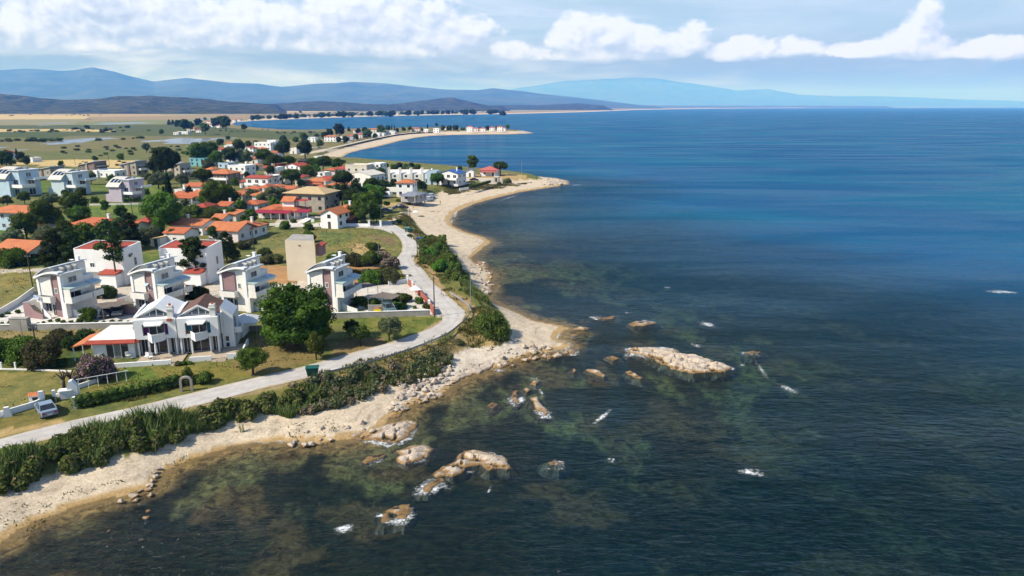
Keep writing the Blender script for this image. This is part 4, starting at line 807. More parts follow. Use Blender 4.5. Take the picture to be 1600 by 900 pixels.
# ------------------------------------------------------------------ reeds, scrub and dry grass (masses nobody could count)
def blades(name, spots, mats_leaf, kind='stuff'):
    """spots: x, y, z, height, spread"""
    V_ = []; r = np.random.default_rng(sum(map(ord, name)) % 999)
    s = np.array(spots); n = len(s); a = r.uniform(0, 6.28, n); lean = s[:, 3] * r.uniform(.05, .38, n); w = s[:, 4]
    dx, dy = np.cos(a), np.sin(a); b = r.uniform(0, 6.28, n); ex, ey = np.cos(b) * w, np.sin(b) * w
    x, y, z, h = s[:, 0], s[:, 1], s[:, 2], s[:, 3]
    v = np.stack([np.stack([x - ex, y - ey, z - .1], 1), np.stack([x + ex, y + ey, z - .1], 1), np.stack([x + dx * lean * .45 + ex * .9, y + dy * lean * .45 + ey * .9, z + h * .62], 1), np.stack([x + dx * lean * 1.25, y + dy * lean * 1.25, z + h], 1), np.stack([x + dx * lean * .45 - ex * .9, y + dy * lean * .45 - ey * .9, z + h * .62], 1)], 1).reshape(-1, 3)
    f = np.arange(n * 5).reshape(n, 5); f4 = np.concatenate([f[:, [0, 1, 2, 4]], f[:, [4, 2, 3, 3]]]); 
    me = bpy.data.meshes.new(name); me.from_pydata(v.tolist(), [], [tuple(q) for q in f[:, [0, 1, 2, 4]].tolist()] + [tuple(q) for q in f[:, [4, 2, 3]].tolist()])
    me.materials.append(mats_leaf); o = bpy.data.objects.new(name, me); COL.objects.link(o); o['kind'] = kind; return o
def sample(polypx, n, z=G0, seed=1):
    w = np.array([tuple(P(u, v, z).xy) for u, v in polypx]); r = np.random.default_rng(seed)
    x = r.uniform(w[:, 0].min(), w[:, 0].max(), n * 6); y = r.uniform(w[:, 1].min(), w[:, 1].max(), n * 6); k = pip(x, y, w); return x[k][:n], y[k][:n]
def mass(name, polys, dens, h0, h1, wd, lf, seed, clump=6.0):
    sp = []
    for q, poly in enumerate(polys):
        w = [P(u, v, 2.2).xy for u, v in poly]; area = abs(sum(w[i].x * w[(i + 1) % len(w)].y - w[(i + 1) % len(w)].x * w[i].y for i in range(len(w)))) / 2
        x, y = sample(poly, int(area * dens), 2.2, seed + q); x = x + (fbm(x, y, 4, 3, 90) - .5) * 5; y = y + (fbm(x, y, 4, 3, 91) - .5) * 5; c = fbm(x, y, clump, 3, seed); k = c > .36; x, y, c = x[k], y[k], c[k]
        z = height(x, y)[0]; r = np.random.default_rng(seed)
        h = (h0 + (h1 - h0) * np.clip((c - .3) * 2.2, 0, 1)) * r.uniform(.65, 1.15, len(x))
        sp.append(np.stack([x, y, z, h, np.full(len(x), wd) * r.uniform(.6, 1.4, len(x))], 1))
    return blades(name, np.concatenate(sp), LEAF[lf])
REEDP = [[(-120, 775), (-60, 758), (0, 738), (60, 721), (150, 690), (250, 666), (350, 643), (430, 625), (480, 612), (500, 617), (440, 636), (340, 660), (250, 684), (200, 700), (130, 714), (60, 736), (0, 754), (-120, 795)]]
mass('reed_bed', REEDP, 100, .9, 2.5, .05, 'reed', 3)
mass('green_scrub', [[(480, 612), (560, 592), (640, 569), (690, 551), (706, 558), (650, 579), (600, 598), (540, 620), (490, 630)]], 70, .3, 1.1, .06, 'reed', 5, 3)
mass('reeds_by_bend', [[(656, 393), (668, 380), (690, 384), (706, 405), (720, 425), (730, 437), (716, 444), (690, 430), (664, 412)]], 60, 1.2, 2.4, .06, 'reed', 7)
mass('reeds_by_bend', [[(712, 447), (736, 446), (758, 466), (770, 478), (740, 474), (720, 460)]], 45, .7, 1.5, .06, 'reed', 8)
mass('dry_grass', [[(700, 466), (745, 478), (785, 492), (796, 520), (770, 540), (730, 540), (712, 530), (735, 500), (728, 480)], [(500, 594), (560, 579), (640, 556), (700, 530), (712, 540), (640, 566), (560, 590), (500, 606)], [(648, 412), (656, 404), (704, 455), (720, 462), (700, 462)], [(640, 362), (655, 362), (668, 378), (656, 388)], [(120, 640), (290, 606), (300, 612), (150, 650)], [(536, 432), (600, 424), (634, 440), (600, 444)], [(690, 292), (740, 286), (800, 284), (830, 281), (800, 288), (740, 294), (700, 301)], [(602, 346), (620, 336), (640, 338), (648, 356), (636, 362)]], 26, .25, .7, .05, 'grass', 11, 4)
def thicket(name, poly, n, r0, r1, hz_, lf, seed, cards=14000, sz=.20):
    x, y = sample(poly, n, 2.2, seed); x = x + (fbm(x, y, 4, 3, 90) - .5) * 4; z = height(x, y)[0]; r = np.random.default_rng(seed); k = fbm(x, y, 7, 3, seed) > .34; x, y, z = x[k], y[k], z[k]
    rad = r.uniform(r0, r1, len(x)); cl = [(a - x[0], b - y[0], c + h - 2, q, r.uniform(.8, 1.3)) for a, b, c, q, h in zip(x, y, z, rad, r.uniform(.2, hz_, len(x)))]
    o = bpy.data.objects.new(name, crown_mesh(name, *crown_arrays(cl, cards, sz, seed, .62), LEAF[lf])); COL.objects.link(o); o.location = (x[0], y[0], 2); o['kind'] = 'stuff'
thicket('green_thicket', REEDP[0], 230, .45, .95, .8, 'reed', 31, 30000, .17)
thicket('green_thicket', [(480, 608), (560, 590), (640, 568), (690, 550), (708, 556), (650, 580), (600, 600), (540, 622), (490, 634)], 110, .35, .75, .6, 'olive', 32, 9000, .15)
thicket('dry_thicket', [(440, 618), (560, 590), (690, 552), (708, 556), (600, 602), (540, 622), (450, 640)], 50, .3, .7, .5, 'dry', 33, 5000, .14)
thicket('dune_thicket', [(656, 396), (668, 378), (690, 382), (708, 405), (722, 425), (738, 445), (716, 450), (690, 430), (664, 412)], 120, .6, 1.1, 1.0, 'bush', 34, 12000, .2)
mass('beach_grass', [[(0, 776), (60, 760), (130, 735), (200, 722), (210, 728), (140, 750), (60, 790), (0, 800)], [(230, 705), (290, 690), (290, 712), (240, 725)], [(420, 655), (470, 640), (480, 648), (440, 662)], [(500, 640), (530, 634), (535, 646), (510, 654)]], 6, .08, .28, .05, 'grass', 13, 2.2)
mass('lawn_weeds', [[(0, 584), (110, 580), (130, 600), (60, 632), (0, 650)], [(180, 578), (370, 566), (480, 570), (300, 604), (130, 640)], [(372, 532), (500, 532), (680, 498), (660, 518), (490, 566), (380, 586)], [(400, 374), (500, 358), (588, 360), (622, 380), (608, 402), (500, 398)], [(0, 428), (48, 426), (46, 454), (0, 480)], [(0, 520), (215, 512), (215, 526), (0, 534)]], 3.0, .08, .26, .06, 'grass', 17, 5)
for i, (u, v, w, lf, zs, lb) in enumerate([(20, 715, 46, 'bush', 1.5, 'dark green bush at the left end of the reed bed'), (95, 700, 46, 'bush', 1.4, 'dark green bush in the left part of the reed bed'), (140, 690, 44, 'bush', 1.5, 'dark bush left of the middle of the reed bed'), (190, 682, 46, 'bush', 1.3, 'dark bush in the reeds above the grassy beach clump'), (250, 668, 40, 'bush', 1.3, 'dark bush in the middle of the reed bed'), (320, 652, 36, 'bush', 1.2, 'dark bush right of the middle of the reed bed'), (395, 636, 34, 'bush', 1.2, 'dark bush near the right end of the reed bed'), (199, 719, 26, 'bush', 1.0, 'lone round green bush on the sand below the reeds'),
    (455, 622, 30, 'bush', 1.2, 'dark green bush where the reeds end, below the green bin'), (500, 616, 30, 'dry', 1.0, 'grey dry twiggy bush below the green bin'), (535, 612, 34, 'dry', 1.0, 'grey dry twiggy bush where the white boulders begin'), (580, 596, 34, 'bush', 1.0, 'green bush under the guard rail above the white boulders'), (602, 604, 24, 'bright', .9, 'bright green shrub just above the white boulders'), (615, 585, 34, 'dry', .9, 'bare brown twig bush under the guard rail'), (640, 573, 28, 'bush', 1.0, 'dark bush on the bank above the boulder beach'), (668, 558, 32, 'bush', 1.0, 'green bush below the guard rail near the cliff'), (690, 560, 30, 'brown', .9, 'reddish brown bush at the top of the cliff'), (712, 537, 30, 'brown', .8, 'dry brown bush between the guard rail and the cliff shrub'), (530, 594, 26, 'bush', .9, 'green bush beside the guard rail, first past the green bin'), (660, 573, 24, 'dry', .8, 'dry bush at the foot of the bank'),
    (684, 390, 26, 'bush', 1.3, 'dark bush on the dune, nearest the blue bin'), (700, 408, 28, 'bush', 1.3, 'dark bush in the middle of the dune hedge'), (712, 422, 26, 'bush', 1.2, 'dark bush on the dune towards the lamp post'), (690, 375, 18, 'bush', 1.0, 'small dark bush on the beach side of the dune'), (674, 372, 14, 'bush', 1.0, 'small bush on the dune beside the blue bin'), (672, 398, 24, 'bright', 1.2, 'light green bush on the road side of the dune'), (688, 416, 26, 'bright', 1.1, 'light green reedy bush above the road')]):
    tree('bush', u, v, w, lf, lb, zs=zs)
# clipped hedges
def hedge(pts, hgt, wid, label, lf='bush', nm='hedge'):
    w = [P(u, v, G0) for u, v in pts]; cl = []
    for a, b in zip(w[:-1], w[1:]):
        n = max(2, int((b - a).length / (wid * .55)))
        for i in range(n):
            p = a.lerp(b, i / n)
            for z in (hgt * .3, hgt * .72): cl.append((p.x - w[0].x, p.y - w[0].y, z, wid * .55 * random.uniform(.9, 1.1), hgt / wid * .5))
    o = bpy.data.objects.new(nm, crown_mesh(nm, *crown_arrays(cl, int(60 * len(cl)), .13, 7, .86), LEAF[lf])); COL.objects.link(o); o.location = w[0]; tag(o, label, 'hedge')
hedge([(124, 637), (180, 625), (240, 612), (286, 601)], 1.7, 1.5, 'long clipped dark green hedge between the lawn and the road')
hedge([(300, 600), (318, 597), (330, 594)], 1.2, 1.1, 'short dark hedge right of the white garden arch')
hedge([(60, 576), (85, 574), (112, 571)], 1.3, 1.4, 'dark shaded hedge behind the white-posted lawn kerb', 'dark')
hedge([(-20, 416), (40, 415), (95, 412)], 1.6, 1.6, 'dark hedge behind the pale lane on the left', 'dark')
hedge([(195, 316.5), (222, 315)], 1.8, 1.6, 'green hedge along the front of the lilac villa')
hedge([(48, 283), (95, 279)], 1.6, 1.6, 'clipped hedge behind the light blue villas')
hedge([(735, 293.5), (752, 289.5), (766, 285.5)], 1.3, 1.6, 'low clipped hedge along the lawn above the beach')
# ------------------------------------------------------------------ houses
SMALLH = []; LAND = []                                            # short name, px, py: for telling plants apart
def window(par, m4, w, h, glass=None, frame=None, framed=True):
    """m4: matrix whose x/z plane is the wall, -y outward"""
    mb = MB().box(-w / 2, w / 2, -.03, .05, 0, h); o = mb.build('window', glass or GLASS, par); o.matrix_local = m4
    if framed:
        t = .08; fb = MB().box(-w / 2 - t, -w / 2, -.07, .04, -t, h + t).box(w / 2, w / 2 + t, -.07, .04, -t, h + t).box(-w / 2, w / 2, -.07, .04, h, h + t).box(-w / 2, w / 2, -.09, .04, -t, 0).box(-.03, .03, -.06, -.035, 0, h)
        fb.build('window_frame', frame or WHITE, o)
    return o
def face(x, y, z, ang): return Matrix.Translation((x, y, z)) @ Matrix.Rotation(ang, 4, 'Z')
def roof_mesh(kind, w, d, h, rh, ov, th=.22):
    a, b = w / 2 + ov, d / 2 + ov; mb = MB()
    if kind == 'hip':
        L = max(0, a - b) if a > b else 0; K = max(0, b - a) if b > a else 0
        v = [(-a, -b, h), (a, -b, h), (a, b, h), (-a, b, h), (-L, -K, h + rh), (L, K, h + rh)]
        lo = [(x, y, z - th) for x, y, z in v[:4]]
        if a >= b: f = [(0, 1, 5, 4), (1, 2, 5), (2, 3, 4, 5), (3, 0, 4)]
        else: f = [(0, 1, 4), (1, 2, 5, 4), (2, 3, 5), (3, 0, 4, 5)]
        f += [(6, 7, 1, 0), (7, 8, 2, 1), (8, 9, 3, 2), (9, 6, 0, 3), (9, 8, 7, 6)]
        mb.add(v + lo, f)
    elif kind == 'gable':   mb.ext([(-b, h), (0, h + rh), (b, h), (b, h - th), (0, h + rh - th * 1.2), (-b, h - th)], 'x', -a, a)
    elif kind == 'gabley':  mb.ext([(-a, h), (0, h + rh), (a, h), (a, h - th), (0, h + rh - th * 1.2), (-a, h - th)], 'y', -b, b)
    elif kind == 'shed':    mb.ext([(-a, h), (a, h + rh), (a, h + rh - th), (-a, h - th)], 'y', -b, b)
    elif kind == 'shedf':   mb.ext([(-b, h), (b, h + rh), (b, h + rh - th), (-b, h - th)], 'x', -a, a)
    return mb
def house(u, v, wpx, h, d, yaw, roof, wallm, roofm, label, short, rh=1.4, ov=.5, chim=0, name='house', wins=True, framed=None, balcony=False, door=True, tank=0, porch=None, group=None):
    """u, v: middle of the eaves as seen in the photograph; wpx: width there"""
    p = P(u, v, G0 + h); w = wpx * pxm(p); base = Vector((p.x, p.y, G0)); yaw = R(yaw)
    c = Matrix.Rotation(yaw, 3, 'Z') @ Vector((0, d * .5 * .35, 0)); base += c
    t = thing(name, label, 'house', base, yaw, group); a, b = w / 2, d / 2
    mb = MB()
    if roof in ('gable',): mb.ext([(-b, -.3), (b, -.3), (b, h - .1), (0, h + rh - .3), (-b, h - .1)], 'x', -a, a)
    elif roof == 'gabley': mb.ext([(-a, -.3), (a, -.3), (a, h - .1), (0, h + rh - .3), (-a, h - .1)], 'y', -b, b)
    elif roof == 'shed': mb.ext([(-a, -.3), (a, -.3), (a, h + rh - .1), (-a, h - .1)], 'y', -b, b)
    elif roof == 'shedf': mb.ext([(-b, -.3), (b, -.3), (b, h + rh - .1), (-b, h - .1)], 'x', -a, a)
    elif roof == 'flat': mb.box(-a, a, -b, b, -.3, h)
    else: mb.box(-a, a, -b, b, -.3, h - .12)
    mb.build('wall', wallm, t)
    if roof == 'flat':
        q = .22; mb = MB().box(-a - .06, a + .06, -b - .06, -b + q, h, h + .45).box(-a - .06, a + .06, b - q, b + .06, h, h + .45).box(-a - .06, -a + q, -b + q, b - q, h, h + .45).box(a - q, a + .06, -b + q, b - q, h, h + .45); mb.build('parapet', wallm, t)
        if roofm: MB().box(-a + q, a - q, -b + q, b - q, h, h + .05).build('roof', roofm, t)
    else:
        ro = roof_mesh(roof, w, d, h, rh, ov).build('roof', roofm, t)
        if chim:
            cx = a * .45 * chim; MB().box(cx - .3, cx + .3, -.1, .5, h, h + rh + .9).box(cx - .4, cx + .4, -.2, .6, h + rh + .9, h + rh + 1.05).build('chimney', wallm, ro)
    if chim and roof == 'flat': MB().box(a * .5 * chim - .35, a * .5 * chim + .35, -.3, .4, h, h + 2.1).build('chimney', wallm, t)
    framed = (wpx > 30) if framed is None else framed
    ns = max(1, round(h / 2.9)); sh = h / ns
    if wins:
        sides = [(w, 0.0, lambda s: (s, -b)), (d, math.pi / 2, lambda s: (a, s))]
        if wpx <= 16: sides = sides[:1]
        for si, (W_, ang, fn) in enumerate(sides):
            n = max(1, int(W_ / 3.2)); n = min(n, 5)
            if wpx <= 16: n = min(n, 2)
            for k in range(ns):
                for i in range(n):
                    s = (i + .5) / n * W_ - W_ / 2; x, y = fn(s)
                    if door and si == 0 and k == 0 and i == n // 2:
                        o = MB().box(-.5, .5, -.04, .05, 0, 2.1).build('door', WOOD if wallm not in (BROWNW,) else WHITE, t); o.matrix_local = face(x, y, 0, ang); continue
                    if balcony and si == 0 and k == ns - 1: window(t, face(x, y, k * sh + .15, ang), 1.5, 2.0, framed=framed)
                    else: window(t, face(x, y, k * sh + .95, ang), 1.15, 1.15, framed=framed)
    if balcony:
        z = (ns - 1) * sh; MB().box(-a, a, -b - 1.5, -b - .01, z - .18, z).box(-a, a, -b - 1.5, -b - 1.38, z, z + .9).box(-a, -a + .12, -b - 1.38, -b - .01, z, z + .9).box(a - .12, a, -b - 1.38, -b - .01, z, z + .9).build('balcony', WHITE, t)
        MB().tube((-a + .2, -b - 1.3, 0), (-a + .2, -b - 1.3, z - .18), .13).build('column', WHITE, t); MB().tube((a - .2, -b - 1.3, 0), (a - .2, -b - 1.3, z - .18), .13).build('column', WHITE, t)
    if porch:
        MB().hexa([(-a * .8, -b - 2.4, 2.2), (a * .8, -b - 2.4, 2.2), (a * .8, -b - .02, 2.75), (-a * .8, -b - .02, 2.75), (-a * .8, -b - 2.4, 2.35), (a * .8, -b - 2.4, 2.35), (a * .8, -b - .02, 2.9), (-a * .8, -b - .02, 2.9)]).build('porch_roof', porch, t)
        for sx in (-.75, .75): MB().box(a * sx - .08, a * sx + .08, -b - 2.3, -b - 2.14, 0, 2.22).build('porch_post', WHITE, t)
    if tank:
        o = MB().box(-.9, .9, -.7, .0, h + rh * .55, h + rh * .55 + .9).tube((-.9, .1, h + rh * .55 + 1.1), (.9, .1, h + rh * .55 + 1.1), .28).build('solar_heater', METAL, t)
    if short: LAND.append((short, u, v + wpx * .1))
    return t
def curved_villa(ub, vb, yaw, label, swap=False, blue=None, tanks=3, towel=False):
    p = P(ub, vb, G0); t = thing('villa', label, 'villa', p, R(yaw), 'curved roof villas in a row', (.93, .74, .94)); b = lambda mb, nm, m, par=t: mb.build(nm, m, par)
    arc = lambda x: 7.35 + 2.15 * math.sin(min(1, max(0, (x + 6.3) / 4.6)) * math.pi / 2) ** .9
    xs = [-5.7 + i * .475 for i in range(9)]
    w = MB().box(-5.7, -.3, .5, 9.3, -.3, 7.0).ext([(-5.7, 7.0), (-1.9, 7.0)] + [(x, arc(x) - .12) for x in xs[::-1]], 'y', .5, 9.3).box(-1.9, -.02, .5, 6.0, 7.0, 8.2).box(-.3, -.02, .6, 6.0, -.3, 7.0); b(w, 'wall', WHITE2)
    xr = [-6.3 + i * .46 for i in range(11)]
    ro = b(MB().ext([(x, arc(x)) for x in xr] + [(x, arc(x) + .16) for x in xr[::-1]], 'y', -.45, 9.9), 'roof', METROOF)
    b(MB().box(-1.7, .55, -.5, 6.4, 8.25, 8.48), 'lower_roof', METROOF)
    xa = [-5.9 + i * .6 for i in range(11)]; fa = lambda x: 7.30 + 1.25 * math.sin((x + 5.9) / 6.0 * math.pi * .62)
    b(MB().ext([(x, fa(x)) for x in xa] + [(x, fa(x) + .34) for x in xa[::-1]], 'y', -.75, -.46), 'fascia', WHITE)
    b(MB().ext([(x, fa(x) + .1) for x in xa] + [(x, fa(x) + .3) for x in xa[::-1]], 'y', -.455, .9), 'porch_roof', METROOF)
    b(MB().box(-6.0, -5.45, -.05, .9, -.3, 7.5), 'pilaster', WHITE); b(MB().box(-.62, .02, -.25, .62, -.3, 8.22), 'pilaster', WHITE)
    A, B_ = (MAUVE, WHITE2) if swap else (WHITE2, MAUVE)
    b(MB().box(-5.42, -2.7, .12, .49, 4.05, 7.6), 'upper_panel', A); b(MB().box(-2.66, -.64, .36, .49, -.2, 8.1), 'stair_panel', B_)
    b(MB().box(-5.6, -2.3, -1.15, .11, 2.95, 3.15).box(-5.6, -2.3, -1.15, -1.03, 3.15, 4.05).box(-5.6, -5.48, -1.03, .11, 3.15, 4.05).box(-2.42, -2.3, -1.03, .35, 3.15, 4.05), 'balcony', WHITE2)
    window(t, face(-4.4, .5, .9, 0), 1.3, 1.5); window(t, face(-3.0, .5, .2, 0), .8, 2.1); window(t, face(-1.9, .36, 4.6, 0), .5, .9)
    sm = MAUVE
    b(MB().ext([(-8.0, -.2), (-3.6, -.2), (-3.6, .9), (-5.4, 1.4), (-6.6, 2.9), (-8.0, 2.9)], 'y', -2.35, -2.2), 'stair_wall', sm)
    b(MB().box(-8.0, -7.85, -2.19, 2.0, -.2, 2.9), 'stair_wall', WHITE2)
    st = MB()
    for i in range(9): st.box(-6.7 + i * .33, -6.37 + i * .33, -2.18, -1.0, -.2, 2.4 - i * .27)
    b(st, 'stairs', TERR); b(MB().ext([(-3.9, -.2), (-2.4, -.2), (-2.4, .5), (-3.9, 1.9)], 'y', -1.6, -1.48), 'stair_wall', WHITE)
    # the right-hand side: balconies under canopies
    for (y0, y1, x1) in ((-.1, 5.8, 1.9), (6.4, 9.4, 1.6)):
        b(MB().box(.0, x1, y0, y1, 2.9, 3.1).box(x1 - .12, x1, y0, y1, 3.1, 4.05).box(.0, x1 - .12, y0, y0 + .12, 3.1, 4.05).box(.0, x1 - .12, y1 - .12, y1, 3.1, 4.05), 'balcony', WHITE2)
        b(MB().hexa([(.03, y0, 5.75), (x1 - .1, y0, 5.45), (x1 - .1, y1, 5.45), (.03, y1, 5.75), (.03, y0, 6.0), (x1 - .1, y0, 5.75), (x1 - .1, y1, 5.75), (.03, y1, 6.0)]), 'canopy', PALEGREEN if y0 < 1 else BLUEW)
        b(MB().box(x1 - .2, x1 - .14, y0 + .3, y1 - .3, 5.1, 5.44), 'awning_fringe', AWN)
    o = MB().box(0, .03, 1.0, 4.8, 3.1, 5.3).build('balcony_door', GLASS, t); MB().box(0, .06, 2.85, 2.95, 3.1, 5.3).box(0, .06, 1.0, 1.08, 3.1, 5.3).box(0, .06, 4.72, 4.8, 3.1, 5.3).build('door_frame', WHITE, o)
    MB().box(0, .03, 1.0, 4.8, .1, 2.2).build('garage_door', AWN, t); window(t, face(0, 3.0, 6.5, math.pi / 2), 2.2, 1.0, GLASSB); b(MB().box(0.0, 1.7, -.05, .1, 3.1, 5.5), 'balcony_screen', WHITE2)
    b(MB().ext([(.1, -.2), (4.0, -.2), (4.0, .6), (2.2, 1.0), (.1, 1.9)], 'y', 1.2, 1.32), 'ramp_wall', WHITE)
    b(MB().box(.05, .5, -.3, 1.0, -.2, 2.9), 'corner_column', WHITE2)
    for i in range(3):
        for j in range(2):
            x0 = -5.0 + j * 1.25; y0 = 3.6 + i * 1.0
            MB().hexa([(x0, y0, arc(x0) + .22), (x0 + 1.1, y0, arc(x0 + 1.1) + .24), (x0 + 1.1, y0 + .85, arc(x0 + 1.1) + .24), (x0, y0 + .85, arc(x0) + .22), (x0, y0, arc(x0) + .27), (x0 + 1.1, y0, arc(x0 + 1.1) + .29), (x0 + 1.1, y0 + .85, arc(x0 + 1.1) + .29), (x0, y0 + .85, arc(x0) + .27)]).build('solar_panel', PV, ro)
    for i in range(tanks): y = 1.2 + i * 1.8; MB().box(-1.2, -.5, y, y + .7, 8.48, 9.1).tube((-1.4, y + .35, 9.25), (-.3, y + .35, 9.25), .24).build('water_heater', METAL, t)
    MB().box(-2.6, -2.1, 7.8, 8.3, 9.2, 10.3).box(-2.7, -2.0, 7.7, 8.4, 10.3, 10.42).build('chimney', WHITE, ro)
    MB().lathe([(.05, 0), (.45, .1), (.5, .16), (.05, .06)], (-3.4, 7.4, 9.6), 12).build('satellite_dish', WHITE, ro)
    if blue: MB().hexa([(-2.7, -.5, 5.5), (-1.9, -.5, 5.5), (-1.9, .3, 5.8), (-2.7, .3, 5.8), (-2.7, -.5, 5.56), (-1.9, -.5, 5.56), (-1.9, .3, 5.86), (-2.7, .3, 5.86)]).build('small_awning', BLUEW, t)
    if towel: tag(MB().box(-5.3, -4.7, -1.2, -1.155, 3.5, 4.1).box(-4.55, -4.2, -1.2, -1.155, 3.3, 4.1).build('towel', mat('blue_white_towel', (.05, .22, .55), (.75, .78, .8), 1.5, .9, stretch=(1, 1, 3))), 'blue and white towels hanging over a balcony of the leftmost villa', 'towel'); bpy.data.objects['towel'].parent = None; bpy.data.objects['towel'].matrix_world = Matrix.Translation(p) @ Matrix.Rotation(R(yaw), 4, 'Z')
    return t
curved_villa(105, 497, -16, 'leftmost curved-roof white villa, with a mauve stair strip and blue towels', towel=True)
curved_villa(250, 491, -17, 'second curved-roof white villa from the left, with a pale blue side awning', blue=True)
curved_villa(390, 488, -15, 'third curved-roof white villa, whose mauve panel sits at its left', swap=True)
curved_villa(526, 487, -17, 'rightmost curved-roof white villa beside the big stone pine and shade nets')
LAND += [('leftmost curved-roof villa', 100, 450), ('second curved-roof villa', 244, 445), ('third curved-roof villa', 378, 445), ('rightmost curved-roof villa', 510, 440)]
def white_block(u0, u1, vb, h, d, yaw, label, short):
    a = P(u0, vb, G0); b_ = P(u1, vb + 1, G0); w = (b_ - a).length * .93; d = 6.4; h = 7.2; t = thing('apartment_block', label, 'building', a, R(yaw))
    MB().ext([(-.0, -.3), (d, -.3), (d, h + .5), (0, h)], 'x', 0, w).build('wall', WHITE, t)
    q = .28
    MB().hexa([(q, q, h + .06), (w - q, q, h + .06), (w - q, d - q, h + .52), (q, d - q, h + .52), (q, q, h + .2), (w - q, q, h + .2), (w - q, d - q, h + .66), (q, d - q, h + .66)]).build('roof', TILE_R, t)
    MB().hexa([(0, 0, h), (q, 0, h), (q, d, h + .5), (0, d, h + .5), (0, 0, h + .3), (q, 0, h + .3), (q, d, h + .85), (0, d, h + .85)]).hexa([(w - q, 0, h), (w, 0, h), (w, d, h + .5), (w - q, d, h + .5), (w - q, 0, h + .3), (w, 0, h + .3), (w, d, h + .85), (w - q, d, h + .85)]).box(q, w - q, d - q, d, h + .9, h + .85).box(q, w - q, 0, q, h, h + .14).build('parapet', WHITE, t)
    for (x, z) in ((w * .35, 3.4), (w * .78, .9)): window(t, face(x, 0, z, 0), .9, 1.1)
    window(t, face(w, d * .6, 3.5, math.pi / 2), .7, 1.6); window(t, face(w, d * .6, .8, math.pi / 2), .7, 1.6)
    MB().ext([(w * .62, 0), (w * .95, 0), (w * .95, 2.6), (w * .62, 2.6)], 'y', -2.2, -.01).build('annex', WHITE, t)
    MB().hexa([(w * .6, -2.4, 2.62), (w * .97, -2.4, 2.62), (w * .97, -.01, 3.1), (w * .6, -.01, 3.1), (w * .6, -2.4, 2.8), (w * .97, -2.4, 2.8), (w * .97, -.01, 3.3), (w * .6, -.01, 3.3)]).build('annex_roof', TILE_R, t)
    MB().box(w * .2, w * .55, -1.1, -.01, 2.9, 3.05).box(w * .2, w * .55, -1.1, -1.0, 3.05, 3.9).build('balcony', WHITE, t)
    LAND.append((short, (u0 + u1) / 2, vb - 30))
white_block(123, 207, 443, 8.3, 8.0, -7, 'left of two tall white blocks with sloping red roofs', 'left white block')
white_block(254, 336, 441, 8.3, 8.0, -7, 'right of two tall white blocks with sloping red roofs', 'right white block')
def beige_block():
    a = P(450, 438.5, G0); t = thing('apartment_block', 'plain windowless beige block behind the rightmost curved-roof villa', 'building', a, R(-3)); w = 47 * pxm(a)
    MB().ext([(0, 0), (w, -.3), (w - 2.6, 7), (-.9, 7.6)], 'z', -.3, 8.7).build('wall', BEIGE, t); MB().ext([(.1, .1), (w - .1, -.1), (w - 2.6, 6.8), (-.7, 7.3)], 'z', 8.7, 8.76).build('roof', CONC, t)
    MB().box(w - .35, w + .9, 1.2, 4.0, 5.2, 7.6).build('side_balcony', MAUVE, t); MB().hexa([(w + .01, .5, 7.6), (w + 1.3, .5, 7.35), (w + 1.3, 4.2, 7.35), (w + .01, 4.2, 7.6), (w + .01, .5, 7.8), (w + 1.3, .5, 7.55), (w + 1.3, 4.2, 7.55), (w + .01, 4.2, 7.8)]).build('side_roof', TILE_R, t)
    MB().box(w * .45, w * .52, -.25, -.01, 7.6, 7.75).build('outlet', DARK, t)
    LAND.append(('beige block', 472, 405))
beige_block()
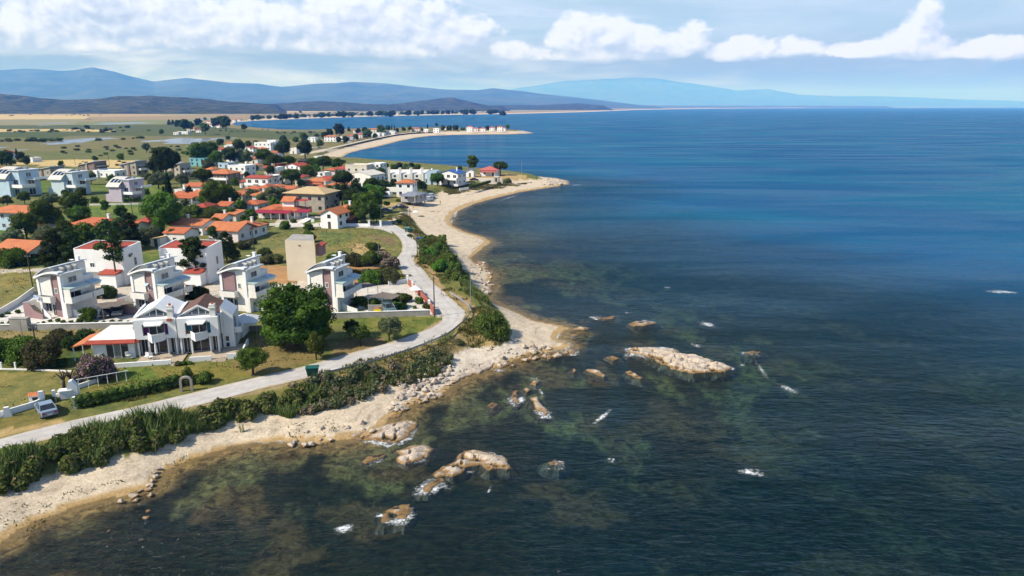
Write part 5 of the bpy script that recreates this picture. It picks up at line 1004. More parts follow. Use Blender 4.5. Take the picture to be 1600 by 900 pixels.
def twin_house(ub, vb, yaw, label, short, roofm, shut, brown=False):
    p = P(ub, vb, G0); t = thing('house', label, 'house', p, R(yaw)); b = lambda mb, nm, m, par=t: mb.build(nm, m, par)
    z0, z1, W2 = 2.75, 5.75, 2.85
    fr = MB().box(-W2, W2, 0, .3, z0, z0 + .55).box(-W2, W2, 0, .3, z1 - .75, z1).box(-W2, -1.75, 0, .3, z0 + .55, z1 - .75).box(1.75, W2, 0, .3, z0 + .55, z1 - .75)
    fr.box(-W2, -W2 + .25, .3, 7.5, z0, z1).box(W2 - .25, W2, .3, 7.5, z0, z1).box(-W2 + .25, W2 - .25, 7.2, 7.5, z0, z1).box(-W2 + .25, W2 - .25, .9, 1.0, z0 + .2, z1 - .2).box(-W2 + .25, W2 - .25, .3, 7.2, z1 - .2, z1 - .02).box(-W2 + .25, W2 - .25, .3, 7.2, z0, z0 + .2)
    fr.box(-W2 + .2, W2 - .2, 1.3, 7.4, -.3, z0); b(fr, 'wall', WHITE)
    for x in (-2.7, -1.25, 1.35, 2.5): b(MB().box(x, x + .22, .12, .34, -.1, z0), 'column', WHITE)
    b(MB().box(-1.72, -1.05, .55, .62, 3.3, 5.0), 'shutter', shut); b(MB().box(1.15, 1.72, .55, .62, 3.3, 5.0), 'shutter', shut)
    o = b(MB().box(-1.0, 1.1, .7, .75, 3.3, 5.0), 'balcony_door', GLASS); b(MB().box(-1.05, -.97, .66, .76, 3.3, 5.0).box(0.0, .08, .66, .69, 3.3, 5.0).box(1.06, 1.14, .66, .76, 3.3, 5.0).box(-1.0, 1.1, .66, .76, 4.98, 5.06), 'door_frame', WHITE, o)
    b(MB().hexa([(-1.2, -1.0, 4.95), (1.0, -1.0, 4.95), (1.3, .2, 5.15), (-1.5, .2, 5.15), (-1.2, -1.0, 5.1), (1.0, -1.0, 5.1), (1.3, .2, 5.4), (-1.5, .2, 5.4)]), 'awning', AWN)
    pl = [(-1.1, -.01), (1.3, -.01), (.9, -.7), (-.2, -1.5)]
    bal = MB().ext(pl, 'z', 2.55, 2.75)
    for (q0, q1) in (((-1.1, -.01), (-.2, -1.5)), ((-.2, -1.5), (.9, -.7)), ((.9, -.7), (1.3, -.01))):
        d = Vector((q1[0] - q0[0], q1[1] - q0[1])).normalized(); n = Vector((-d.y, d.x)) * .1
        bal.ext([q0, q1, (q1[0] + n.x, q1[1] + n.y), (q0[0] + n.x, q0[1] + n.y)], 'z', 2.76, 3.75)
    b(bal, 'balcony', WHITE)
    if brown: b(MB().box(-1.7, -1.1, -.25, -.2, 3.5, 3.56).box(-1.7, -1.1, -.25, -.2, 3.8, 3.86).box(-1.7, -1.64, -.25, -.2, 3.2, 3.9), 'railing', mat('red_brown_paint', (.20, .05, .03), None, 2, .7))
    window(t, face(-.1, 1.28, .25, 0), 2.9, 2.2); window(t, face(-2.0, 1.28, .1, 0), .9, 2.3); window(t, face(2.05, 1.28, .1, 0), .8, 2.3)
    # gable set back behind a flat terrace edge
    b(MB().ext([(-2.5, z1), (2.5, z1), (0, 7.15)], 'y', 1.7, 7.3), 'gable', WHITE)
    g = b(MB().ext([(-1.95, z1 + .12), (1.95, z1 + .12), (.0, 6.85)], 'y', 1.64, 1.69), 'gable_window', GLASSB)
    b(MB().box(-.06, .06, 1.58, 1.63, z1 + .1, 6.8).box(-1.0, -.9, 1.58, 1.63, z1 + .1, 6.25).box(.9, 1.0, 1.58, 1.63, z1 + .1, 6.25).box(-1.95, 1.95, 1.58, 1.63, z1 + .05, z1 + .13), 'window_bars', WHITE, g)
    r_ = b(MB().ext([(-2.95, z1 - .05), (0, 7.22), (2.95, z1 - .05), (2.95, z1 + .15), (0, 7.46), (-2.95, z1 + .15)], 'y', 1.3, 7.9), 'roof', roofm)
    b(MB().ext([(-2.95, z1 - .06), (0, 7.2), (2.95, z1 - .06), (2.95, z1 + .12), (0, 7.42), (-2.95, z1 + .12)], 'y', 1.05, 1.29), 'verge', WHITE)
    b(MB().ext([(1.3, z1), (7.5, z1), (7.5, 6.3), (4.5, 6.2), (1.3, 5.9)], 'x', -3.15, -2.96), 'side_parapet', WHITE); b(MB().ext([(1.3, z1 - 3), (7.5, z1 - 3), (7.5, 6.3), (4.5, 6.2), (1.3, 5.9)], 'x', 2.96, 3.15), 'side_parapet', WHITE)
    c = b(MB().box(1.75, 2.55, .35, 1.25, z1, 7.55).box(1.65, 2.65, .25, 1.35, 7.0, 7.15), 'chimney', WHITE2); b(MB().tube((2.15, .8, 7.55), (2.15, .8, 7.85), .22, .16), 'chimney_pot', TILE, c)
    b(MB().box(1.8, 2.4, -.35, -.02, z1 - .35, z1 + .05), 'lamp_box', TILE) if not brown else None
    # side entrance bay on the right
    b(MB().box(2.87, 4.6, 2.2, 7.2, -.3, 5.2 if brown else 2.6).ext([(2.87, 5.2), (4.6, 5.2), (2.87, 6.6)], 'y', 2.2, 7.2) if brown else MB().box(2.87, 3.6, 2.2, 7.2, -.3, 2.6), 'side_bay', WHITE)
    xd = 3.55 if brown else 3.25
    d = b(MB().box(xd - .38, xd + .38, 2.12, 2.19, .05, 2.15), 'door', WHITE); b(MB().box(xd - .24, xd + .24, 2.08, 2.115, .3, .95).box(xd - .24, xd + .24, 2.08, 2.115, 1.2, 1.95), 'door_pane', GLASS, d)
    if brown: b(MB().box(4.61, 4.66, 3.0, 4.2, 2.6, 4.9), 'side_window', GLASS); window(t, face(4.6, 3.4, .4, math.pi / 2), .7, 1.7); b(MB().box(4.6, 5.6, 2.6, 5.4, 2.3, 2.5).box(5.5, 5.6, 2.6, 5.4, 2.5, 3.2).box(4.6, 5.5, 2.6, 2.7, 2.5, 3.2), 'side_balcony', WHITE)
    LAND.append((short, ub, vb - 35))
twin_house(248, 557, 12, 'two-storey white house with a white gabled roof and purple shutters', 'white-gabled house', WHITE, PURPLE)
twin_house(314, 554, 12, 'two-storey white house with a brown tiled gable and teal shutters', 'brown-gabled house', TILE_B, TEAL, True)
def low_house():
    p = P(180, 560, G0); t = thing('house', 'low white house with a flat white roof edged in red tiles', 'house', p, R(6)); b = lambda mb, nm, m, par=t: mb.build(nm, m, par)
    b(MB().box(-2.9, 2.9, 0, 7, -.3, 2.6), 'wall', WHITE); b(MB().box(-3.3, 3.2, -.3, 7.3, 2.62, 2.95), 'roof', mat('white_roof_membrane', (.74, .72, .69), (.58, .55, .51), .5, .8, streak=.3))
    r_ = MB().hexa([(-3.7, -.85, 2.45), (3.4, -.85, 2.45), (3.3, -.31, 2.8), (-3.4, -.31, 2.8), (-3.7, -.85, 2.6), (3.4, -.85, 2.6), (3.3, -.31, 3.0), (-3.4, -.31, 3.0)]).hexa([(3.21, -.3, 2.7), (3.75, -.6, 2.45), (3.75, 4.0, 2.45), (3.21, 4.0, 2.7), (3.21, -.3, 3.0), (3.75, -.6, 2.6), (3.75, 4.0, 2.6), (3.21, 4.0, 3.0)]); b(r_, 'tile_edge', TILE_R)
    o = b(MB().box(-1.0, 2.0, -.05, .02, .1, 2.2), 'patio_door', GLASS); b(MB().box(-.05, .05, -.09, -.051, .1, 2.2).box(.95, 1.05, -.09, -.051, .1, 2.2), 'door_frame', WHITE, o)
    sh = MB(); [sh.box(0.06, .94, -.1, -.06, .2 + k * .2, .34 + k * .2) for k in range(10)]; b(sh, 'louvre_shutter', CONC, o)
    b(MB().hexa([(-5.6, -.6, 2.0), (-3.32, -.6, 2.6), (-3.32, 5.2, 2.6), (-5.6, 5.2, 2.0), (-5.6, -.6, 2.15), (-3.32, -.6, 2.75), (-3.32, 5.2, 2.75), (-5.6, 5.2, 2.15)]), 'lean_to_roof', TILE_O)
    for y in (-.4, 2.3, 5.0): b(MB().tube((-5.4, y, -.1), (-5.4, y, 2.02), .09), 'post', WHITE)
    b(MB().lathe([(.16, 0), (.16, .55), (.22, .6), (.05, .75)], (1.2, 4.5, 2.95), 8), 'vent', METAL)
    LAND.append(('low flat-roofed house', 180, 538))
low_house()
# ------------------------------------------------------------------ mid-distance villas with solar roofs
def pv_villa(u, v, wpx, wallm, label, short, yaw=-14):
    p = P(u, v, G0); w = wpx * pxm(p); t = thing('villa', label, 'villa', p, R(yaw), 'solar roof villas in the middle distance'); s = w / 9.0; b = lambda mb, nm, m, par=t: mb.build(nm, m, par)
    arc = lambda y: 5.0 + 2.9 * math.sin(min(1, max(0, (y + .6) / 5.6)) * math.pi / 2) ** .85
    ys = [i * .55 for i in range(10)]
    b(MB().ext([(0, -.3), (8, -.3), (8, 7.4)] + [(y, arc(y) - .1) for y in ys[::-1]], 'x', -4.5, -.3), 'wall', wallm)
    yr = [-.6 + i * .62 for i in range(10)]
    ro = b(MB().ext([(y, arc(y)) for y in yr] + [(y, arc(y) + .2) for y in yr[::-1]], 'x', -5.0, .1), 'roof', mat('cream_metal_roof', (.55, .52, .46), (.48, .45, .40), .8, .5))
    for i in range(3): x0 = -4.3 + i * 1.45; MB().hexa([(x0, .7, arc(.7) + .22), (x0 + 1.1, .7, arc(.7) + .22), (x0 + 1.1, 2.3, arc(2.3) + .22), (x0, 2.3, arc(2.3) + .22), (x0, .7, arc(.7) + .28), (x0 + 1.1, .7, arc(.7) + .28), (x0 + 1.1, 2.3, arc(2.3) + .28), (x0, 2.3, arc(2.3) + .28)]).build('solar_panel', PV, ro)
    b(MB().box(-.28, 2.6, 1.5, 8, -.3, 7.2), 'wing', wallm); b(MB().box(-.6, 3.0, 1.2, 8.3, 7.2, 7.42), 'wing_roof', METROOF)
    b(MB().box(.2, 4.6, .2, 4.5, 2.6, 2.8).box(.2, 4.6, .2, .32, 2.8, 3.5).box(4.48, 4.6, .32, 4.5, 2.8, 3.5), 'balcony', WHITE); b(MB().box(2.62, 5.6, 3.5, 8.2, 4.6, 4.8).box(5.48, 5.6, 3.5, 8.2, 4.8, 5.3), 'upper_balcony', WHITE)
    b(MB().box(-6.6, -4.52, .6, 3.5, -.3, 2.4), 'annex', wallm)
    b(MB().box(-.2, .6, -.2, 1.4, -.3, 4.4), 'tower', wallm)
    for (x, z) in ((.9, .5), (.9, 3.2)): window(t, face(x + .4, 1.5, z, 0), 1.5, 1.6, GLASSB)
    window(t, face(2.6, 4.5, 5.3, math.pi / 2), 1.6, 1.2, GLASSB); window(t, face(2.6, 5.0, 2.9, math.pi / 2), 2.0, 1.6); window(t, face(2.6, 5.0, .3, math.pi / 2), 2.0, 1.7)
    b(MB().box(.4, 1.4, 5, 6, 7.42, 8.1), 'roof_unit', METAL)
    t.scale = (s, s, s); LAND.append((short, u, v - 15))
pv_villa(16, 308, 50, BLUEW, 'light blue villa with solar panels on its roof, cut by the picture edge', 'left light blue villa')
pv_villa(101, 306, 44, mat('paler_blue_render', (.50, .60, .64), (.44, .53, .57), .6, .85), 'pale blue villa with solar panels and a glazed porch', 'pale blue villa')
pv_villa(190, 316, 42, LILAC, 'lilac villa with three solar panels on its curved roof', 'lilac villa')
def shed_villa(u, v, wpx, h, rh, wallm, label, short):
    t = house(u, v, wpx, h, 8, -17, 'shed', wallm, METROOF, label, short, rh=rh, ov=.6, name='villa'); p = P(u, v, G0 + h); w = wpx * pxm(p); a = w / 2
    MB().box(a + .01, a + 2.0, -3.0, 3.6, 2.8, 3.0).box(a + 1.88, a + 2.0, -3.0, 3.6, 3.0, 3.9).box(a + .01, a + 1.88, -3.0, -2.88, 3.0, 3.9).build('balcony', WHITE2, t); MB().box(a + .01, a + 1.8, -3.0, 3.6, 5.2, 5.4).build('canopy', PALEGREEN, t)
    MB().box(-.3, .9, -4.35, -4.01, -.2, h + rh * .5).build('front_panel', BROWNW if wallm is not BROWNW else STONEW, t); MB().box(a * .3, a * .8, -.5, .5, h + rh * .75, h + rh * .75 + .7).build('roof_unit', METAL, t)
shed_villa(72, 266, 36, 4.6, 2.2, STONEW, 'grey stone villa with a single-slope roof, leftmost of its row', 'grey sloping-roof villa')
shed_villa(141, 258, 32, 5.6, 2.4, BROWNW, 'dark brown villa with a sloping roof behind the white arcaded house', 'dark brown villa')
shed_villa(206, 257, 30, 5.6, 2.2, STONEW, 'grey-beige sloping-roof villa left of the dark trees', 'grey-beige villa')
shed_villa(274, 260, 30, 5.6, 2.0, mat('light_stone_render', (.46, .42, .36), (.38, .35, .30), .6, .9, streak=.2), 'light beige sloping-roof villa right of the dark trees', 'light beige villa')
t = house(168, 267, 40, 3.2, 8, -14, 'flat', WHITE, None, 'white flat-roofed house with an arcade, in front of the brown villa', 'white arcaded house', wins=True)
MB().box(-6, -3.5, -4.8, -4.05, -.2, 3.6).build('stair_wall', WHITE, t)
# red-roofed village, one line a house
H = house
H(24, 329, 76, 5.6, 9, -12, 'hip', BLUEW, TILE_O, 'large two-storey house with an orange roof and skylights at the left edge', 'large orange-roofed house', rh=1.5, ov=.9)
H(44, 350, 46, 2.7, 5, -12, 'shedf', CREAM, TILE, 'low lean-to building with an orange roof behind the round tree', 'orange lean-to building', rh=.8)
H(150, 349, 72, 3.0, 9, -12, 'hip', WHITE, TILE, 'white bungalow with an orange tiled roof and a satellite dish', 'bungalow with the dish', rh=1.6, ov=.7, chim=1)
H(34, 389, 64, 2.8, 9, -14, 'gable', CREAM, TILE_O, 'cream bungalow with an orange gable roof at the left edge', 'cream bungalow', rh=2.0, ov=.7)
H(300, 349, 54, 2.9, 8, -12, 'gable', WHITE, TILE_O, 'white bungalow with an orange gable roof behind the two-window house', 'orange gable bungalow', rh=1.3, chim=-1)
H(279, 362, 36, 3.4, 6, -12, 'gable', WHITE2, TILE, 'small cream house with two dark windows and a tiled roof', 'two-window house', rh=1.1, ov=.25)
H(248, 372, 16, 2.1, 4, -12, 'shed', WHITE2, TILE_T, 'tiny cream annex left of the two-window house', None, rh=.5, ov=.2)
H(380, 353, 46, 3.0, 8, -12, 'hip', WHITE2, TILE_O, 'bungalow with an orange hipped roof right of the pink-eaved one', 'orange hipped bungalow', rh=1.4, chim=1)
H(357, 357, 52, 3.2, 8, -14, 'gable', PINKW, TILE_O, 'pinkish bungalow with an orange roof and white veranda windows', 'pink-eaved bungalow', rh=1.7, ov=.6)
H(347, 270, 36, 5.6, 9, -16, 'hip', BROWNW, TILE_O, 'two-storey house with an orange pyramid roof and a shaded balcony', 'pyramid-roofed house', rh=1.7, ov=.8, balcony=True)
H(367, 273, 14, 3.0, 5, -14, 'hip', WHITE, TILE_O, 'small annex with an orange roof beside the pyramid-roofed house', None, rh=.9)
H(307, 290, 28, 3.4, 8, -14, 'gable', WHITE, TILE, 'white house with a low orange gable behind the dark conifer', 'low orange gable house', rh=1.2)
H(297, 304, 46, 3.0, 8, -14, 'gable', WHITE2, TILE, 'long white house with an orange roof and car parked in front', 'long orange-roofed house', rh=1.1, porch=TILE)
H(283, 297, 14, 3.4, 5, -14, 'flat', WHITE2, None, 'small white flat-roofed block with a chimney left of the long house', None, chim=1)
H(398, 294, 26, 3.0, 7, -14, 'hip', WHITE2, TILE, 'orange-roofed house with a solar heater below the white two-storey house', 'solar-heater house', rh=1.2, tank=1)
H(374, 303, 20, 2.8, 6, -14, 'shedf', CREAM, TILE, 'small orange lean-to right of the large green tree', None, rh=.8)
H(394, 317, 32, 2.9, 7, -14, 'hip', BLUEW, TILE, 'low blue-walled house with an orange roof behind the hedge', 'blue-walled low house', rh=1.1)
H(366, 333, 16, 2.4, 5, -14, 'shedf', CREAM, TILE_O, 'small orange shed roof in the hedge behind the bungalows', None, rh=.7)
H(406, 277, 38, 6.0, 8, -14, 'gable', WHITE2, TILE_R, 'white two-storey house with a thin red roof and balcony', 'white two-storey house', rh=.8, ov=.3, balcony=True)
H(425, 275, 16, 4.5, 6, -14, 'flat', WHITE, None, 'white block with mauve awnings right of the two-storey house', None)
H(375, 259, 31, 5.8, 9, -16, 'flat', WHITE, None, 'bright white cubic house with a tall chimney', 'white cubic house', chim=1)
H(398, 258, 14, 3.0, 6, -14, 'hip', WHITE, TILE_O, 'tiny orange-roofed hut beside the white cubic house', None, rh=.9)
H(462, 259, 32, 4.4, 8, -30, 'gabley', WHITE, TILE_R, 'white gabled house with red roof edges behind the umbrella pine', 'white red-edged gable house', rh=1.6, ov=.4)
H(478, 262, 14, 2.8, 5, -14, 'gable', WHITE2, TILE_R, 'small red-roofed wing right of the white gabled house', None, rh=.8)
H(475, 251, 16, 2.8, 6, -14, 'hip', WOOD, mat('dark_thatch', (.05, .045, .04), (.035, .03, .028), 2, .95), 'dark thatched pavilion by the second beach', 'dark pavilion', rh=1.2, ov=.7, wins=False)
H(496, 282, 37, 3.4, 9, -14, 'hip', BLUEW, TILE_O, 'blue-walled villa with an orange hipped roof and a solar tank', 'blue-walled villa', rh=1.4, tank=1, porch=TILE)
H(531, 288, 34, 2.8, 8, -14, 'hip', WHITE2, TILE_O, 'low house with an orange roof under the dark umbrella pine', 'low orange house under the pine', rh=1.2)
t = H(484, 300, 66, 6.6, 11, -14, 'hip', STONEW, TILE_T, 'large unfinished grey house with a tan hipped roof', 'tan-roofed unfinished house', rh=1.8, ov=.8, framed=False)
H(535, 263, 24, 5.2, 8, -14, 'hip', WHITE2, TILE_R, 'two-storey house with a bright red hipped roof', 'red hipped house', rh=1.3)
H(518, 265, 18, 4.6, 7, -14, 'hip', PINKW, TILE, 'pink-white house with a faded orange roof left of the red hipped house', None, rh=1.0)
H(505, 270, 12, 4.4, 6, -14, 'flat', WHITE2, None, 'small white block left of the faded orange roof', None)
t = H(568, 272, 44, 6.8, 11, -24, 'gabley', WHITE2, mat('pale_roof_slab', (.60, .56, .50), (.52, .48, .43), .6, .9), 'big white three-storey house with a wide low gable', 'big white gabled house', rh=1.6, ov=.2)
H(560, 258, 36, 7.2, 9, -14, 'flat', CREAM, None, 'cream flat-roofed block behind the big white gabled house', 'cream flat-roofed block')
H(588, 256, 20, 7.4, 8, -14, 'flat', WHITE, None, 'white framed roof terrace building right of the cream block', None)
H(520, 333, 30, 4.4, 7, -18, 'gabley', WHITE, TILE_O, 'white two-storey gabled house with an orange roof by the white wall', 'white gabled house by the wall', rh=1.7, ov=.4)
H(541, 324, 16, 4.2, 6, -14, 'hip', WHITE, TILE_O, 'small orange hipped roof with white chimneys behind the gabled house', None, rh=1.0, chim=1)
H(545, 340, 14, 2.4, 5, -14, 'shedf', WOOD, TILE, 'open orange lean-to right of the white gabled house', None, rh=.6, wins=False)
H(510, 344, 15, 1.6, 3, -14, 'shedf', CREAM, TILE_O, 'cream shed with a faded roof in front of the white gabled house', None, rh=.5, wins=False, ov=.15)
for i, (u, v, w, rf) in enumerate([(318, 298, 18, 'hip'), (353, 320, 19, 'gable'), (318, 322, 18, 'hip'), (345, 340, 17, 'gable'), (416, 292, 16, 'hip'), (442, 274, 14, 'gable'), (330, 264, 13, 'hip'), (503, 292, 16, 'hip'), (512, 279, 16, 'gable'), (548, 268, 13, 'hip'), (398, 247, 14, 'hip'), (421, 262, 14, 'gable'), (366, 238, 12, 'hip'), (432, 238, 12, 'gable'), (470, 276, 14, 'hip'), (406, 304, 18, 'gable'), (205, 352, 22, 'gable'), (232, 344, 18, 'hip')]):
    t = H(u, v, w, 3.0 + (i % 3) * .5, 6.5, -14 + (i % 4) * 3, rf, [WHITE, WHITE2, CREAM][i % 3], [TILE_O, TILE, TILE_R][i % 3], None, None, rh=1.1, framed=False, chim=(i % 2)); SMALLH.append((t, ['small orange-roofed house', 'little tiled house', 'small red-roofed house'][i % 3], u, v, w))
# taverna-like complex with burgundy awnings
t = H(440, 327, 66, 2.7, 8, -10, 'hip', WHITE2, TILE, 'long orange-roofed house with burgundy awnings and a white tower', 'burgundy-awning house', rh=1.5, ov=.7)
MB().box(.5, 4.6, -1.5, 2.2, 0, 5.4).build('tower', WHITE, t); MB().ext([(-2.2, 5.4), (.3, 6.9), (2.8, 5.4)], 'x', .2, 4.9).build('tower_roof', TILE_O, t); MB().box(4.7, 8.6, -1.2, 2.4, 5.6, 5.75).build('terrace_awning', REDAWN, t)
for x in (4.8, 8.4): MB().box(x, x + .12, -1.1, -.98, 2.7, 5.6).build('terrace_post', DARK, t)
MB().hexa([(-7, -7.4, 2.2), (5.5, -7.4, 2.2), (5.5, -4.1, 2.75), (-7, -4.1, 2.75), (-7, -7.4, 2.32), (5.5, -7.4, 2.32), (5.5, -4.1, 2.87), (-7, -4.1, 2.87)]).build('long_awning', BURG, t)
for i in range(5): MB().box(-6.9 + i * 3, -6.78 + i * 3, -7.3, -7.18, 0, 2.2).build('awning_post', WHITE, t)
MB().hexa([(6.5, -6, 2.5), (11.5, -6, 2.5), (11.5, -2.5, 3.0), (6.5, -2.5, 3.0), (6.5, -6, 2.62), (11.5, -6, 2.62), (11.5, -2.5, 3.12), (6.5, -2.5, 3.12)]).build('side_awning', BURG, t)
for i in range(2): MB().box(6.7 + i * 4.5, 6.82 + i * 4.5, -5.9, -5.78, 0, 2.5).build('awning_post', WHITE, t)
MB().ext([(-2, 2.9), (0, 3.9), (2, 2.9)], 'y', -4.6, -2).build('dormer', TILE_O, t)
# terraced row by the beach: four units with chimneys
for i in range(4):
    u = 615 + i * 17.2; p = P(u, 287, G0); k = pxm(p); w = 17.0 * k
    t = thing('terraced_house', 'white terraced house unit, %s from the left of the chimneyed row' % ['first', 'second', 'third', 'fourth'][i], 'house', p, 0, 'terraced houses by the beach')
    MB().ext([(0, -.3), (8, -.3), (8, 5.0), (5, 6.3), (0, 4.6)], 'x', -w / 2, w / 2 - .05).build('wall', WHITE2, t); MB().ext([(4.9, 6.35), (8.3, 5.0), (8.3, 5.2), (4.9, 6.55)], 'x', -w / 2, w / 2 - .05).build('roof', TILE_B, t)
    MB().box(-w / 2 + .1, -w / 2 + 1.2, -.4, .8, 0, 7.3).box(-w / 2, -w / 2 + 1.3, -.5, .9, 7.3, 7.5).build('chimney', WHITE2, t)
    MB().ext([(.6, 4.6), (4.9, 6.3), (4.9, 7.0), (3, 7.0)], 'x', w / 2 - .5, w / 2 - .1).build('party_wall', WHITE2, t)
    window(t, face(.5, 0, .3, 0), 1.8, 2.0, framed=False); window(t, face(.7, 0, 3.1, 0), 1.1, 1.0, framed=False)
LAND.append(('terraced row', 640, 275))
H(634, 284.5, 26, 5.8, 7, -8, 'hip', WHITE, TILE_O, 'white cube house with a bright orange hipped roof in front of the terrace', 'white cube house', rh=1.3, ov=.5)
H(676, 268, 16, 6.0, 6, -8, 'flat', BLUEW, GREYROOF, 'dark-topped blue house behind the right end of the terrace', None)
t = H(705, 270, 32, 5.6, 9, -22, 'gabley', WHITE2, BLUEROOF, 'white two-storey villa with a blue gable roof by the lawn', 'blue-roofed villa', rh=1.5, ov=.3, balcony=True, chim=1)
H(765, 265, 27, 3.2, 9, -8, 'hip', WHITE, TILE_P, 'white pavilion house with a pinkish red roof on the headland', 'pink-roofed pavilion', rh=1.8, ov=.8, porch=TILE_P)
H(735, 266, 12, 3.4, 5, -8, 'gabley', WHITE, GREYROOF, 'small grey-white chapel under the tall headland tree', None, rh=1.2)
H(645, 303, 30, 2.7, 7, -16, 'hip', mat('grey_render', (.42, .42, .44), (.36, .36, .38), .6, .9), GREYROOF, 'grey-roofed beach hut beside the parked white vans', 'grey beach hut', rh=1.0, ov=.4, porch=GREYROOF)
H(633, 304.5, 11, 2.3, 3.5, -14, 'shed', REDAWN, TILE_R, 'small red hut left of the grey beach hut', None, rh=.5)
# houses further off
FARH = [(308, 239, 16, 5, WHITE, 'flat', None, 'white house on the marsh edge above the turquoise one', 'white marsh-edge house'), (311, 248, 26, 4.4, TURQ, 'flat', None, 'turquoise house among dark trees', 'turquoise house'), (388, 231, 22, 4.4, WHITE, 'gabley', TILE_R, 'white village house with stepped gables and red roof', 'stepped white house'), (346, 233, 18, 4.6, WHITE, 'gable', TILE_R, 'white red-roofed house beyond the turquoise one', 'white house beyond the turquoise one'), (358, 228, 12, 5.6, WHITE, 'flat', None, 'white house with a chimney at the marsh', None), (361, 224, 12, 3.6, WHITE, 'gable', TILE_O, 'small white house with an orange roof at the marsh edge', None), (412, 223, 28, 6.2, WHITE, 'flat', None, 'large white cubic villa by the marsh', 'large white cubic villa'), (426, 220, 14, 7.5, WHITE, 'flat', TILE_O, 'tall white block joined to the cubic villa by the marsh', None), (408, 232, 14, 3.4, WHITE2, 'hip', TILE_O, 'orange hipped roof in front of the cubic villa', None), (388, 240, 18, 3.2, WHITE2, 'hip', TILE_O, 'low orange roof between dark trees in the village', None), (334, 250, 14, 2.8, WHITE, 'flat', None, 'low white carport roof between village trees', None), (352, 255, 18, 2.8, BLUEW, 'flat', GREYROOF, 'low pale blue building behind the cubic house', None), (460, 232, 12, 4, WHITE2, 'flat', None, 'pale house behind dark trees near the second beach', None), (10, 238, 18, 4.5, WHITE, 'hip', TILE_R, 'white house with a red roof at the left edge of the marsh', 'left marsh house'), (4, 264, 20, 3, WHITE, 'hip', TILE_R, 'low red roof at the left edge behind the blue villas', None), (50, 247, 12, 2.5, WHITE, 'flat', None, 'low white building in the trees at the left marsh edge', None),
    (488, 215, 13, 4.5, WHITE, 'flat', None, 'white flat house left of the white seaside villa', None), (517, 213, 20, 5.4, WHITE, 'hip', TILE_O, 'white two-storey seaside villa with a terracotta roof', 'white seaside villa'), (536, 214, 15, 4, WHITE2, 'flat', None, 'cream flat house right of the seaside villa', None), (550, 212, 15, 4.6, LILAC, 'hip', TILE_P, 'lilac house on the second headland', 'lilac headland house'), (562, 209.5, 11, 4.5, PINKW, 'hip', TILE_P, 'pink house right of the lilac headland house', None), (558, 203, 11, 4.5, WHITE2, 'hip', TILE, 'red-roofed house at the sea on the second headland', None), (583, 202, 13, 4.5, CREAM, 'hip', TILE_O, 'terracotta-roofed house at the middle of the second headland', None), (588, 208, 13, 4, WHITE, 'flat', None, 'white flat house at the middle of the second headland', None), (609, 205, 18, 4, WHITE, 'gabley', METROOF, 'long white house with zigzag roof on the second headland', None), (597, 208, 8, 3.5, WHITE, 'flat', None, 'tiny white house left of the zigzag-roofed one', None), (649, 200.5, 15, 5, CREAM, 'hip', TILE, 'cream house with a red roof on the second headland', 'cream headland house'), (666, 202, 7, 3.6, WHITE, 'flat', None, 'tiny white house beside the cream headland house', None), (682, 201, 9, 5.4, WHITE, 'flat', None, 'white two-storey house alone on the second headland', None), (698, 199, 6, 4, WHITE2, 'hip', TILE, 'little red roof between headland trees', None), (734, 198, 9, 7, WHITE, 'hip', TILE_P, 'tall white house with a pink-red roof near the headland tip', None), (743, 200.5, 9, 4, PINKW, 'hip', TILE_P, 'pink-roofed house right of the tall one near the tip', None), (754, 200.5, 9, 4, WHITE, 'hip', TILE, 'red-roofed white house near the headland tip', None), (769, 199, 8, 5, WHITE2, 'hip', TILE, 'red-roofed house third from the headland tip end', None), (781, 198, 8, 6.4, WHITE, 'hip', TILE, 'white house with a red roof nearest the headland tip', None), (787, 200, 6, 4, WHITE, 'hip', TILE_P, 'small white house at the very headland tip', None),
    (299, 200, 14, 4, CREAM, 'hip', TILE_O, 'orange-roofed farmhouse left of the lagoon trees', None), (311, 203, 9, 3.5, WHITE, 'hip', TILE_R, 'white farmhouse with a small red roof by the lagoon', None), (327, 194, 14, 5, WHITE, 'hip', TILE, 'red-roofed house left of the lagoon pines', None), (342, 196, 11, 4, WHITE, 'gable', TILE, 'red-roofed house in front of the lagoon pines', None), (324, 190, 12, 5, WHITE, 'hip', TILE_P, 'pink-roofed white house behind the lagoon houses', None), (287, 206, 18, 3, WHITE, 'flat', None, 'long low white farm shed by the lagoon', None), (276, 207, 9, 3, WHITE2, 'flat', None, 'short white farm shed left of the long one', None)]
for (u, v, w, h, wm, rf, rm, lb, sh) in FARH: H(u, v, w, h, 7 if w > 10 else 6, -12, rf, wm, rm, lb, sh, rh=1.2, ov=.4, framed=False)
for i in range(15):
    u = [366, 374, 391, 402, 428, 447, 462, 481, 492, 512, 530, 556, 590, 618, 541][i]; y0 = np.interp(u, [360, 395, 500, 600, 700], [190, 187, 183, 180, 178])
    H(u, y0 - 2.4, rr.uniform(4, 8), rr.choice([3.5, 5.5]), 8, -10, 'hip', rr.choice([WHITE, WHITE2, CREAM]), rr.choice([TILE, TILE_O, TILE_R]), 'tiny house among trees along the far sandy shore', None, name='house', wins=True, framed=False, group='houses along the far shore')
